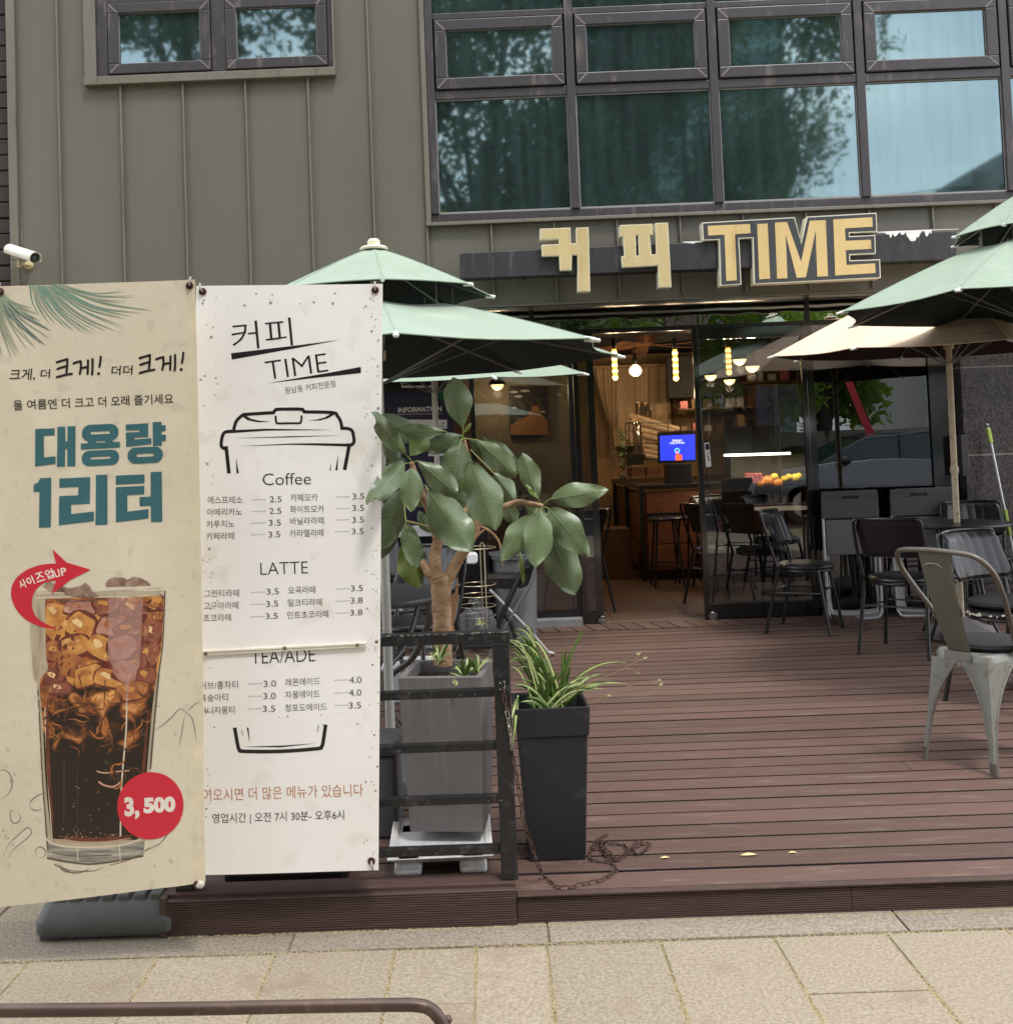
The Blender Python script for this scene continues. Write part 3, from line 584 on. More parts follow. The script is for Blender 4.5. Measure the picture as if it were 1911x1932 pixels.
mk('cup_lid_drawing', mb, m_ink, BW, fixn=False)
mb = MB(); R_ = lambda pts, wd, **k: ribbon(CD, pts, wd, f, mb, **k)
R_([(1157, 900), (1172, 985), (1180, 1008), (1200, 1016), (1380, 1017), (1560, 1005), (1582, 995), (1590, 970), (1602, 887)], 18, smooth=4)
for P_ in ([(1189, 900), (1198, 935), (1194, 936)], [(1217, 900), (1225, 900), (1232, 970), (1228, 960)], [(1566, 888), (1570, 888), (1563, 922), (1560, 922)], [(1197, 993), (1380, 989), (1555, 979), (1380, 997)]): polyf(CD, P_, f, mb)
mk('cup_base_drawing', mb, m_ink, BW, fixn=False)
MENU = [('에스프레소', (101, 265), (345, 263), 53), ('2.5', (538, 255), (623, 253), 43), ('카페모카', (686, 249), (877, 246), 53), ('3.5', (1122, 235), (1207, 233), 43),
 ('아메리카노', (97, 352), (343, 347), 53), ('2.5', (535, 338), (621, 336), 43), ('화이트모카', (682, 332), (922, 328), 53), ('3.5', (1121, 318), (1206, 316), 43),
 ('카푸치노', (92, 438), (290, 432), 53), ('3.5', (531, 422), (618, 419), 43), ('바닐라라떼', (682, 415), (920, 410), 53), ('3.5', (1120, 402), (1205, 399), 43),
 ('카페라떼', (90, 523), (286, 518), 53), ('3.5', (528, 506), (614, 503), 43), ('카라멜라떼', (680, 503), (918, 497), 53), ('3.5', (1118, 485), (1203, 482), 43),
 ('그린티라떼', (72, 930), (320, 925), 53), ('3.5', (514, 912), (602, 908), 43), ('오곡라떼', (667, 908), (860, 902), 53), ('3.5', (1112, 890), (1197, 886), 43),
 ('고구마라떼', (70, 1017), (316, 1012), 53), ('3.5', (511, 999), (598, 995), 43), ('밀크티라떼', (666, 997), (906, 990), 53), ('3.8', (1109, 977), (1196, 973), 43),
 ('초코라떼', (68, 1103), (264, 1098), 53), ('3.5', (507, 1086), (595, 1082), 43), ('민트초코라떼', (663, 1084), (952, 1075), 53), ('3.8', (1107, 1063), (1194, 1059), 43),
 ('허브/홍차티', (45, 1582), (316, 1574), 57), ('3.0', (496, 1565), (585, 1562), 45), ('레몬에이드', (651, 1560), (895, 1552), 53), ('4.0', (1100, 1542), (1188, 1539), 45),
 ('복숭아티', (46, 1670), (245, 1663), 55), ('3.0', (494, 1652), (583, 1649), 45), ('자몽에이드', (648, 1649), (893, 1641), 53), ('4.0', (1098, 1632), (1187, 1629), 45),
 ('허니자몽티', (46, 1760), (292, 1753), 55), ('3.5', (490, 1742), (580, 1739), 45), ('청포도에이드', (648, 1741), (942, 1732), 53), ('3.5', (1097, 1722), (1185, 1719), 45)]
for tx, a, b, h in MENU:
    mb = MB(); text_mb(mb, f, tx, CN, a, b, h); mk('lettering', mb, m_ink2, BW, fixn=False)
for x0, x1, y in ((413, 512, 238), (1003, 1103, 218), (410, 512, 320), (1002, 1103, 301), (407, 510, 403), (1001, 1102, 382), (404, 507, 486), (999, 1101, 465), (404, 508, 895), (1003, 1108, 873), (400, 505, 981), (1001, 1106, 959), (397, 503, 1068), (1000, 1105, 1045), (386, 490, 1543), (992, 1095, 1521), (383, 488, 1631), (990, 1093, 1611), (380, 485, 1720), (990, 1093, 1699)):
    mb = MB()
    for k in range(7): circ(CN, (x0+7+k*(x1-x0-14)/6, y-k*.5), 4.2, f, mb, 8)
    mk('dotted_leader', mb, m_ink3, BW, fixn=False)
for tx, C, a, b, h, m, bo in (('Coffee', CM, (570, 1445), (967, 1437), 98, m_ink, -.008), ('LATTE', CN, (472, 770), (808, 760), 86, m_ink, -.012), ('TEA/ADE', CN, (408, 1403), (858, 1386), 98, m_ink, -.01),
                           ('들어오시면 더 많은 메뉴가 있습니다', CD, (948, 1264), (1787, 1240), 62, m_orange, 0), ('영업시간 | 오전 7시 30분- 오후6시', CD, (1048, 1377), (1693, 1363), 56, m_ink, 0)):
    mb = MB(); text_mb(mb, f, tx, C, a, b, h, bold=bo); mk('lettering', mb, m, BW, fixn=False)
mb = MB(); rd = random.Random(4)
for _ in range(130):
    side = rd.random(); yy = rd.uniform(40, 1600)*1.0
    if side < .3: xx = rd.uniform(985, 1075)+rd.gauss(0, 4)
    elif side < .85: xx = 1880-abs(rd.gauss(0, 40))-yy*.004-12
    else: xx = rd.uniform(990, 1860); yy = rd.choice((rd.uniform(40, 120), rd.uniform(1480, 1600)+660))
    if yy < 1600: circ(CC, (xx, yy+60), rd.choice((1.6, 2, 2.5, 3, 4, 5.5)), lf(0), mb, 9)
    else: circ(CC, (xx, min(yy, 2260)), rd.choice((1.6, 2.5, 3.5, 5)), lf(0), mb, 9)
for x, y, r in ((1043, 321, 7), (1333, 152, 8), (1637, 154, 7), (1206, 165, 6), (1544, 149, 6), (1828, 291, 6), (1023, 943, 7), (1860, 670, 8), (1031, 1361, 8), (990, 530, 6)): circ(CC, (x, y), r, lf(2), mb, 12)
for _ in range(70):
    xx = rd.choice((rd.uniform(1000, 1040), 1870-abs(rd.gauss(0, 35)), 1870-abs(rd.gauss(0, 35)))); yy = rd.uniform(20, 1590); circ(CD, (xx-(yy*.006 if xx > 1500 else 0), yy), rd.choice((1.6, 2.2, 3, 4, 6)), lf(0), mb, 9)
mk('printed_dots', mb, pm('grey_dots_ink', S(170, 163, 156), .5), BW, fixn=False, kind='stuff')
# joint strip with screws
mb = MB(); P_ = [fW(D(CN, *p), .0075) for p in ((20, 1306), (1220, 1248), (1220, 1284), (20, 1345))]; mb.prism(P_, (0, .0072, 0))
st = mk('joint_strip', mb, pm('cream_plastic', S(228, 220, 205), .4), BW, bevel=.0015)
mb = MB(); P_ = [fW(D(CN, *p), .0092) for p in ((20, 1312), (1216, 1254), (1216, 1262), (20, 1320))]; mb.prism(P_, (0, .003, 0)); mk('strip_ridge', mb, pm('cream_plastic_light', S(240, 233, 220), .4), st)
for x, y in ((91, 1323), (646, 1287), (1159, 1267), (1295, 1245)):
    c = fW(D(CN, x, y), .008); mb = MB(); mb.lathe([(.0056, 0), (.0052, .002), (.003, .0035)], c, 12, Matrix.Rotation(PI/2, 3, 'X')); mk('screw', mb, pm('aged_screw', S(140, 128, 110), .4, .7) if 'aged_screw' not in bpy.data.materials else bpy.data.materials['aged_screw'], st, smooth=True)
m_rust = pm('rusty_eyelet', S(112, 62, 44), .5, .5, S(60, 34, 28), 60, 1.); m_rubber = pm('grey_hook', S(166, 160, 154), .45)
def eyelet(par, fn, C, x, y, hookdir=(0.0, 1)):
    c = fn(D(C, x, y), .0015); mb = MB(); Rm = Matrix.Rotation(PI/2, 3, 'X')
    vs = []; 
    mb.tube([c+Vector((math.cos(2*PI*k/18)*.0085, 0, math.sin(2*PI*k/18)*.0085)) for k in range(18)], .0028, 6, closed=True)
    e = mk('eyelet', mb, m_rust, par, smooth=True)
    mk('eyelet_hole', MB().lathe([(.0068, 0), (.0068, .001)], c+Vector((0, -.0004, 0)), 14, Rm), m_blk, e)
    hx, hz = hookdir; mb = MB(); mb.tube(cat([c+Vector((0, .004, 0)), c+Vector((hx*.004, -.009, hz*.004)), c+Vector((hx*.010, -.010, hz*.013)), c+Vector((hx*.014, -.002, hz*.024))], 5), .0031, 7); mk('hook', mb, m_rubber, e, smooth=True)
eyelet(BW, fW, CC, 1001, 98, (-.5, 1)); eyelet(BW, fW, CC, 1845, 88, (0, 1)); eyelet(BW, fW, CD, 1826, 1560, (.3, -1))
mb = MB(); a = aY((372, 552), 3.225); b = aY((714, 1625), 3.225); c = aY((714, 552), 3.225); d = aY((380, 1630), 3.225); ctr = (a+b)/2
mb.tube([a, ctr, b], .005, 7).tube([c, ctr+Vector((0, .012, 0)), d], .005, 7); mk('cross_pole', mb, m_blk, BW, smooth=True)
mk('base', MB().box((aY((440, 1660), 3.55).x, 3.42, .0), (aY((668, 1660), 3.55).x, 3.66, .045)), m_blk, BW, bevel=.018)
# left banner
def bendL(x, z):
    u = x+1.5; s = .010*math.sin(u*5.5+z*1.1)+.005*math.sin(z*3.2+u*2)+.0025*math.sin(u*16+z*4)*max(0, min(1, (z-1.0)*2))
    # creases running down from the upper left and up from the lower right
    d = (x+1.13)*.86+(z-1.17)*.51; s += .0016*math.exp(-(d/.014)**2)*(1 if z > .9 else 0)
    d2 = (x+.92)*.94-(z-.10)*.34; s += .006*math.exp(-(d2/.05)**2)*max(0, min(1, (.75-z)*3))
    return s
BL = thing('drink_banner', 'beige fabric banner with an iced cola glass, teal Korean lettering and red price dot', 'banner', (-1.2, 3.1, ZG))
fL, clothL = quad_surface([(-14, 541), (368, 527), (388, 1664), (-22, 1712)], 3.1, bendL)
mk('banner_sheet', clothL(40, 90, .0012), m_beige, BL, smooth=True)
ll = lambda k: (lambda p: fL(p, .0004+k*.00014))
mb = MB(); polyf(CD, [(925, -650), (958, -660), (985, 0), (990, 500), (1000, 1000), (1004, 1480), (960, 1490), (955, 1000), (945, 500), (932, 0)], ll(0), mb)
n_ = 40; mb = MB(); hl = [(357+(x)*.0, y) for x, y in ((0, 0),)]
A_ = np.array((355., 530.)); B_ = np.array((368., 527.)); A2 = np.array((372., 1664.)); B2 = np.array((388., 1662.))
vs = []; 
for j in range(n_+1):
    t = j/n_; wob = 3*math.sin(t*9)+2
    vs += [ll(0)(tuple(A_*(1-t)+A2*t+np.array((-wob, 0)))), ll(0)(tuple(B_*(1-t)+B2*t))]
mb.add(vs, [(2*j, 2*j+1, 2*j+3, 2*j+2) for j in range(n_)]); mk('side_hem', mb, pm('hem', S(226, 214, 184), .45), BL, fixn=False)
# palm leaves print
rd = random.Random(11)
m_p1 = pm('palm_ink_teal', S(112, 148, 132), .5, .0, S(140, 164, 142), 9); m_p2 = pm('palm_ink_grey', S(96, 112, 112), .5, .0, S(130, 140, 130), 9); m_p3 = pm('palm_ink_pale', S(158, 168, 142), .5)
mbs = [MB(), MB(), MB()]
def blade(c0, c1, wd, k, bow=0.):
    (x0, y0), (x1, y1) = c0, c1; mx_, my_ = (x0+x1)/2+(y1-y0)*bow, (y0+y1)/2-(x1-x0)*bow
    ribbon(CC, [(x0, y0), (mx_, my_), (x1, y1)], wd, ll(1+k), mbs[k], smooth=5, taper=True)
for i, (ex, ey) in enumerate([(190, 205), (240, 260), (275, 262), (320, 272), (365, 290), (410, 302), (445, 300), (470, 296), (520, 290), (570, 288), (600, 268), (625, 232), (640, 215), (690, 200), (740, 182), (620, 150), (660, 120), (600, 95)]):
    for q in range(2): blade((150+i*9+rd.uniform(-5, 5), 66+.3*i if i < 12 else 62), (ex+rd.uniform(-8, 8), ey+rd.uniform(-8, 8)), rd.uniform(7, 13), rd.choice((0, 0, 0, 2)), rd.uniform(-.09, -.05))
for i, (ex, ey) in enumerate([(-10, 430), (20, 432), (60, 430), (82, 420), (100, 408), (140, 380), (180, 372), (205, 352), (225, 362), (240, 322), (250, 290), (235, 280), (200, 240), (190, 208), (175, 232), (150, 180), (60, 240), (100, 300), (30, 330)]):
    for q in range(2): blade((-12+rd.uniform(-14, 14), 100+rd.uniform(-20, 20)), (ex+rd.uniform(-6, 6), ey+rd.uniform(-6, 6)), rd.uniform(8, 16), rd.choice((1, 1, 0, 2)) if ey < 370 else 2, rd.uniform(-.08, -.03))
for m_, b_ in zip((m_p1, m_p2, m_p3), mbs): mk('palm_leaf_print', b_, m_, BL, fixn=False)
f = ll(4)
for tx, C, a, b, h, bo, sh in (('크게,', CO, (98, 432), (325, 425), 112, .006, .12), ('더', CO, (375, 408), (467, 402), 84, .008, .1), ('더더', CO, (1020, 378), (1222, 370), 88, .008, .1), 
    ('올 여름엔 더 크고 더 오래 즐기세요', CO, (137, 702), (1590, 637), 94, .004, 0)):
    mb = MB(); text_mb(mb, f, tx, C, a, b, h, bold=bo, shear=sh); mk('lettering', mb, m_ink, BL, fixn=False)
for dx_, dy_ in ((0, 0), (760, -38)):
    mb = MB(); q = lambda *P: [(x+dx_, y+dy_) for x, y in P]
    for P_ in (q((520, 256), (570, 240), (614, 228)), q((614, 222), (613, 290), (606, 350)), q((526, 318), (570, 302), (606, 292)), q((520, 393), (590, 374), (656, 362)), q((672, 266), (705, 254), (738, 246)), q((738, 246), (738, 310), (728, 362)), q((738, 312), (770, 304), (800, 300)), q((804, 238), (803, 300), (800, 362)), q((846, 226), (846, 300), (842, 368)), q((922, 205), (918, 250), (909, 298))): ribbon(CO, P_, 21, f, mb, smooth=4)
    for x, y in q((520, 256), (614, 226), (606, 350), (526, 318), (520, 393), (656, 362), (672, 266), (738, 246), (728, 362), (804, 238), (800, 362), (846, 226), (842, 368), (922, 205), (909, 298)): circ(CO, (x, y), 10.5, f, mb, 12)
    circ(CO, q((902, 360))[0], 14, f, mb, 14); mk('lettering', mb, m_ink, BL, kind='stuff', fixn=False)
def ringrect(C, cx_, cy_, w_, h_, sw, sh, f, mb, tilt=-.045, n=8):
    def rr(w_, h_):
        r = min(w_, h_)/2*.98; P = []
        for q, (sx_, sy_) in enumerate(((1, 1), (-1, 1), (-1, -1), (1, -1))):
            for k in range(n+1):
                a = PI/2*q+PI/2*k/n; P.append((sx_*(w_/2-r)+r*math.cos(a), sy_*(h_/2-r)+r*math.sin(a)))
        return [(cx_+x, cy_+y+x*tilt) for x, y in P]
    o, i = rr(w_, h_), rr(sw, sh); m = len(o); mb.add([f(D(C, *p)) for p in o+i], [(k, (k+1) % m, m+(k+1) % m, m+k) for k in range(m)])
def big(fn): 
    mb = MB(); fn(mb); mk('big_lettering', mb, m_teal, BL, fixn=False)
pf = lambda mb, *P: [polyf(CO, p, f, mb) for p in P]
big(lambda m: pf(m, [(332, 872), (503, 865), (503, 930), (407, 935), (330, 935)], [(330, 935), (407, 935), (410, 1137), (330, 1142)], [(330, 1142), (514, 1123), (514, 1192), (330, 1217)], [(527, 853), (596, 850), (600, 985), (617, 984), (617, 848), (690, 845), (690, 1215), (618, 1217), (616, 1055), (598, 1056), (598, 1219), (526, 1220)]))
def yong(m):
    ringrect(CO, 915, 906, 336, 156, 178, 26, f, m); pf(m, [(800, 975), (875, 970), (877, 1003), (800, 1006)], [(960, 968), (1030, 964), (1030, 995), (960, 998)], [(738, 1006), (1095, 988), (1095, 1042), (738, 1062)]); ringrect(CO, 917, 1138, 342, 142, 184, 22, f, m)
big(yong)
def ryang(m):
    pf(m, [(1150, 830), (1357, 818), (1357, 878), (1150, 886)], [(1275, 881), (1357, 878), (1357, 900), (1275, 902)], [(1150, 904), (1357, 896), (1357, 945), (1150, 953)], [(1150, 953), (1232, 950), (1232, 972), (1152, 975)], [(1152, 975), (1385, 955), (1385, 1010), (1152, 1037)],
       [(1398, 808), (1478, 804), (1480, 837), (1518, 835), (1518, 890), (1480, 893), (1480, 925), (1518, 923), (1520, 980), (1481, 984), (1482, 1025), (1400, 1028)]); ringrect(CO, 1328, 1113, 326, 150, 158, 28, f, m)
big(ryang)
big(lambda m: pf(m, [(378, 1325), (476, 1320), (474, 1775), (368, 1779), (370, 1450), (318, 1450), (318, 1382), (355, 1365)]))
big(lambda m: pf(m, [(548, 1328), (824, 1315), (824, 1400), (548, 1412)], [(720, 1406), (824, 1402), (824, 1480), (718, 1484)], [(548, 1490), (824, 1478), (824, 1560), (546, 1574)], [(546, 1574), (656, 1570), (656, 1656), (546, 1668)], [(546, 1668), (862, 1632), (862, 1720), (546, 1758)], [(875, 1296), (980, 1292), (984, 1755), (876, 1758)]))
big(lambda m: pf(m, [(1057, 1302), (1322, 1290), (1322, 1372), (1057, 1385)], [(1057, 1408), (1320, 1396), (1318, 1475), (1057, 1488)], [(1057, 1488), (1163, 1484), (1163, 1635), (1059, 1648)], [(1059, 1648), (1358, 1610), (1358, 1697), (1060, 1733)], [(1378, 1270), (1480, 1265), (1484, 1728), (1380, 1732), (1378, 1580), (1275, 1585), (1275, 1500), (1378, 1495)]))
# the printed glass of cola: flat print
def printmat():
    m = bpy.data.materials.new('cola_print'); m.use_nodes = True; t = m.node_tree; N = t.nodes.new; L = t.links.new; b = t.nodes['Principled BSDF']; b.inputs['Roughness'].default_value = .42
    tc = N('ShaderNodeTexCoord'); mp = N('ShaderNodeMapping'); mp.inputs['Scale'].default_value = (1, 0, 1); L(tc.outputs['Object'], mp.inputs['Vector'])
    n0 = N('ShaderNodeTexNoise'); n0.inputs['Scale'].default_value = 9; n0.inputs['Detail'].default_value = 3; L(mp.outputs[0], n0.inputs['Vector'])
    wv = N('ShaderNodeVectorMath'); wv.operation = 'MULTIPLY_ADD'; wv.inputs[1].default_value = (.05, .05, .05); L(n0.outputs['Color'], wv.inputs[0]); L(mp.outputs[0], wv.inputs[2])
    def vor(sc, feat, x=0.):
        v = N('ShaderNodeTexVoronoi'); v.feature = feat; v.inputs['Scale'].default_value = sc; L(wv.outputs[0], v.inputs['Vector']); return v
    v1 = vor(15, 'F1'); v2 = vor(15, 'DISTANCE_TO_EDGE')
    nf = N('ShaderNodeTexNoise'); nf.inputs['Scale'].default_value = 26; nf.inputs['Detail'].default_value = 7; nf.inputs['Distortion'].default_value = .5; L(mp.outputs[0], nf.inputs['Vector'])
    # ice area colours
    r1 = N('ShaderNodeValToRGB'); e = r1.color_ramp.elements; e[0].position = .0; e[0].color = (*S(226, 176, 104), 1); e[1].position = 1; e[1].color = (*S(96, 44, 36), 1)
    for p_, c_ in ((.3, S(206, 142, 70)), (.55, S(168, 98, 52)), (.78, S(128, 66, 48))): x_ = e.new(p_); x_.color = (*c_, 1)
    ad = N('ShaderNodeMath'); ad.operation = 'MULTIPLY_ADD'; ad.inputs[1].default_value = .85; L(v1.outputs['Distance'], ad.inputs[0])
    n2 = N('ShaderNodeMapRange'); n2.inputs['From Min'].default_value = .3; n2.inputs['From Max'].default_value = .75; n2.inputs['To Min'].default_value = -.25; n2.inputs['To Max'].default_value = .55; L(nf.outputs['Fac'], n2.inputs['Value']); L(n2.outputs[0], ad.inputs[2]); L(ad.outputs[0], r1.inputs['Fac'])
    # dark cola colours with amber streaks
    r2 = N('ShaderNodeValToRGB'); e = r2.color_ramp.elements; e[0].position = .46; e[0].color = (*S(44, 34, 26), 1); e[1].position = .72; e[1].color = (*S(232, 168, 100), 1)
    for p_, c_ in ((.52, S(78, 48, 30)), (.58, S(150, 88, 48))): x_ = e.new(p_); x_.color = (*c_, 1)
    nb_ = N('ShaderNodeTexNoise'); nb_.inputs['Scale'].default_value = 17; nb_.inputs['Detail'].default_value = 6; nb_.inputs['Distortion'].default_value = .8; L(mp.outputs[0], nb_.inputs['Vector'])
    sp = N('ShaderNodeSeparateXYZ'); L(tc.outputs['Object'], sp.inputs[0])
    def mr(src, a, b_, c=0, d=1):
        r = N('ShaderNodeMapRange'); r.interpolation_type = 'SMOOTHSTEP'; r.inputs['From Min'].default_value = a; r.inputs['From Max'].default_value = b_; r.inputs['To Min'].default_value = c; r.inputs['To Max'].default_value = d; L(src, r.inputs['Value']); return r.outputs[0]
    zz = sp.outputs['Z']; z0 = ZG
    add = N('ShaderNodeMath'); add.operation = 'MULTIPLY_ADD'; add.inputs[1].default_value = .16; L(n0.outputs['Fac'], add.inputs[0]); L(zz, add.inputs[2]); zn = add.outputs[0]
    zt = aY(D(CP, 500, 790), 3.1).z-z0+.08; zl = aY(D(CP, 500, 1180), 3.1).z-z0+.08
    dk = N('ShaderNodeMath'); dk.operation = 'SUBTRACT'; L(nb_.outputs['Fac'], dk.inputs[0]); L(mr(zn, zl-.02, zl+.07, .26, 0), dk.inputs[1]); L(dk.outputs[0], r2.inputs['Fac'])
    mA = N('ShaderNodeMix'); mA.data_type = 'RGBA'; L(mr(zn, zt-.012, zt+.012), mA.inputs['Factor']); L(r2.outputs['Color'], mA.inputs['A']); L(r1.outputs['Color'], mA.inputs['B'])
    # pale reflection stripe of the printed glass
    xs = sp.outputs['X']; x0 = aY(D(CP, 568, 500), 3.1).x+1.2; x1 = aY(D(CP, 745, 500), 3.1).x+1.2; z1 = aY(D(CP, 568, 720), 3.1).z-z0
    mm = N('ShaderNodeMath'); mm.operation = 'MULTIPLY'; L(mr(xs, x0, x0+.003), mm.inputs[0]); L(mr(xs, x1, x1+.012, 1, 0), mm.inputs[1]); m3 = N('ShaderNodeMath'); m3.operation = 'MULTIPLY'; L(mm.outputs[0], m3.inputs[0]); L(mr(zz, z1-.03, z1+.03), m3.inputs[1])
    m4 = N('ShaderNodeMath'); m4.operation = 'MULTIPLY'; m4.inputs[1].default_value = .0; L(m3.outputs[0], m4.inputs[0])
    mB = N('ShaderNodeMix'); mB.data_type = 'RGBA'; mB.inputs['B'].default_value = (*S(206, 160, 150), 1); L(m4.outputs[0], mB.inputs['Factor']); L(mA.outputs['Result'], mB.inputs['A']); L(mB.outputs['Result'], b.inputs['Base Color'])
    return m
def P_cp(pts, k, m, nm):
    mb = MB(); polyf(CP, pts, ll(k), mb); mk(nm, mb, m, BL, fixn=False)
def fillstrip(left, right, k, m, nm, n=40):  # strip between two edges so the print follows the cloth
    Lp = cat([(x, y, 0) for x, y in left], 8); Rp = cat([(x, y, 0) for x, y in right], 8)
    def at(P, t): i = t*(len(P)-1); a = int(min(i, len(P)-2)); return P[a].lerp(P[a+1], i-a)
    vs = []
    for j in range(n+1):
        a, b = at(Lp, j/n), at(Rp, j/n)
        for q in range(7): p = a.lerp(b, q/6); vs.append(ll(k)(D(CP, p.x, p.y)))
    mb = MB(); mb.add(vs, [(j*7+q, j*7+q+1, (j+1)*7+q+1, (j+1)*7+q) for j in range(n) for q in range(6)]); return mk(nm, mb, m, BL, fixn=False)
m_gl = pm('glass_ink', S(192, 178, 152), .45, .0, S(170, 154, 130), 14, .9, (1, 1, .15), dirt=(S(138, 124, 106), 26, (1.5, 1, .1)))
fillstrip([(168, 290), (170, 500), (186, 730), (212, 800), (225, 1100), (250, 1500), (262, 1690)], [(868, 290), (858, 560), (838, 730), (815, 1000), (798, 1230), (780, 1500), (766, 1680)], 0, m_gl, 'glass_print')
COLA = fillstrip([(246, 330), (252, 600), (262, 700), (222, 770), (240, 1000), (256, 1300), (286, 1590)], [(864, 318), (850, 600), (836, 700), (812, 850), (790, 1100), (768, 1400), (735, 1600)], 1, printmat(), 'cola_print')
rd = random.Random(17)
def edge(y): 
    Ls = [(330, 246), (600, 252), (700, 262), (770, 226), (1000, 240), (1300, 256), (1590, 286)]; Rs = [(318, 864), (600, 850), (700, 836), (850, 812), (1100, 790), (1400, 768), (1600, 735)]
    f_ = lambda P: next((a[1]+(b[1]-a[1])*(y-a[0])/(b[0]-a[0]) for a, b in zip(P, P[1:]) if a[0] <= y <= b[0]), P[0][1]); return f_(Ls), f_(Rs)
AM = [pm('ice_amber_a', S(214, 156, 84), .42, .0, S(176, 108, 56), 26, 1., dirt=(S(236, 196, 128), 40)), pm('ice_amber_b', S(186, 122, 70), .42, .0, S(140, 80, 52), 24, 1., dirt=(S(222, 170, 104), 40)), pm('ice_amber_c', S(158, 96, 70), .42, .0, S(120, 66, 56), 24, 1., dirt=(S(206, 156, 112), 44)), pm('ice_rose', S(192, 142, 124), .42, .0, S(160, 104, 88), 22, 1., dirt=(S(222, 184, 160), 40))]
DKE = pm('ice_edge_ink', S(110, 56, 44), .45); LTE = pm('ice_light_ink', S(238, 202, 146), .42)
def blob(cx_, cy_, a_, b_, rot, m, k, nm, wob=.13, n=18):
    ph = rd.uniform(0, 6); L_, R2 = edge(max(331, min(1588, cy_))); pts = []
    for i in range(n):
        t = 2*PI*i/n; e_ = .62; x = math.copysign(abs(math.cos(t))**e_, math.cos(t))*a_*(1+wob*math.sin(3*t+ph)); y = math.copysign(abs(math.sin(t))**e_, math.sin(t))*b_*(1+wob*math.cos(2*t+ph)); X = cx_+x*math.cos(rot)-y*math.sin(rot); Y_ = cy_+x*math.sin(rot)+y*math.cos(rot)
        L_, R2 = edge(max(331, min(1588, Y_))); pts.append((min(max(X, L_+3), R2-3), max(Y_, 326)))
    mb = MB(); polyf(CP, pts, ll(k), mb); mk(nm, mb, m, BL, fixn=False); return pts
CUB = [(300, 400, 60, 50, .3), (420, 375, 80, 42, .1), (560, 370, 70, 46, -.2), (700, 385, 72, 50, .15), (810, 395, 52, 60, 0), (330, 500, 66, 56, -.3), (440, 470, 74, 74, .5), (590, 480, 76, 60, .2), (690, 490, 84, 44, -.35), (800, 510, 50, 70, .1), (300, 610, 52, 54, .2), (400, 580, 76, 56, -.2), (530, 590, 70, 64, .4), (650, 600, 72, 60, -.1), (790, 630, 52, 66, .2), (290, 735, 56, 44, 0), (390, 680, 74, 56, .3), (480, 740, 80, 58, -.25), (580, 750, 76, 52, .1), (690, 720, 80, 58, .4), (770, 745, 52, 52, 0), (330, 800, 58, 34, .1), (700, 820, 84, 44, -.15)]
for i, (x, y, a_, b_, r_) in enumerate(CUB):
    x += rd.uniform(-8, 8); y += rd.uniform(-8, 8); kk_ = 2+i*.12; blob(x, y, a_+5, b_+5, r_, DKE, kk_, 'ice_edge_print'); blob(x-2, y-3, a_-2, b_-2, r_, AM[(i*7+i//3) % 4], kk_+.04, 'ice_print'); blob(x-a_*.25, y-b_*.3, a_*.38, b_*.26, r_+.3, LTE if i % 3 == 0 else AM[(i*5) % 2], kk_+.08, 'ice_shine_print', .25, 10)
mb = MB(); mb2 = MB()
for _ in range(74):
    y = rd.uniform(800, 1290); L_, R2 = edge(y); x = rd.uniform(L_+20, R2-40); n_ = rd.randrange(3, 6); pts = [(x, y)]; a_ = rd.uniform(0, 6.28)
    for q in range(n_): a_ += rd.uniform(-1.1, 1.1); x += 24*math.cos(a_); y += 22*math.sin(a_); L_, R2 = edge(min(1580, y)); x = min(max(x, L_+8), R2-8); pts.append((x, y))
    if x > 560 or y < 1120: ribbon(CP, pts, rd.uniform(4, 13), ll(4.95), mb if rd.random() < .6 else mb2, smooth=4, taper=2)
mk('swirl_print', mb, pm('swirl_ink', S(186, 118, 62), .42, .0, S(140, 82, 44), 40, 1.), BL, kind='stuff', fixn=False); mk('swirl_print', mb2, pm('swirl_ink_dark', S(112, 72, 46), .42, .0, S(78, 50, 34), 40, 1.), BL, kind='stuff', fixn=False)
mb2b = MB(); mb2c = MB()
mb = MB()
for _ in range(60):
    y = rd.uniform(1560, 1592) if rd.random() < .6 else rd.uniform(1250, 1580); L_, R2 = edge(min(1588, y)); circ(CP, (rd.uniform(max(L_+20, 330), 640), y), rd.uniform(1.5, 3.4), ll(4.9), mb, 7)
for P_, wd in (([(300, 1590), (400, 1604), (560, 1606), (700, 1590)], 5), ([(520, 1235), (560, 1246), (620, 1240), (690, 1236)], 7), ([(530, 1290), (560, 1310), (610, 1318), (650, 1290)], 9)): ribbon(CP, P_, wd, ll(4.9), mb)
for P_, wd in (([(262, 860), (264, 1050), (276, 1300), (300, 1570)], 20), ([(784, 900), (772, 1100), (752, 1350), (728, 1560)], 16), ([(320, 1575), (430, 1592), (600, 1592), (716, 1574)], 22)): ribbon(CP, P_, wd, ll(4.7), mb2b, smooth=5, taper=2)
for P_, wd in (([(420, 1150), (422, 1400), (425, 1600)], 5), ([(560, 760), (556, 900)], 10), ([(352, 1180), (350, 1500)], 14)): ribbon(CP, P_, wd, ll(4.8), mb2c, smooth=5, taper=2)
mk('edge_glow_print', mb2b, pm('cola_edge_ink', S(120, 66, 46), .42, .0, S(84, 46, 34), 30, 1.), BL, kind='stuff', fixn=False); mk('glass_facet_print', mb2c, pm('cola_facet_ink', S(74, 62, 52), .42), BL, kind='stuff', fixn=False)
mk('bubble_print', mb, pm('bubble_ink', S(206, 160, 130), .4), BL, kind='stuff', fixn=False)
mb = MB(); vs_ = [(575, 330), (752, 322), (745, 560), (738, 690), (690, 735), (676, 900), (668, 900), (664, 740), (600, 690), (572, 640)]
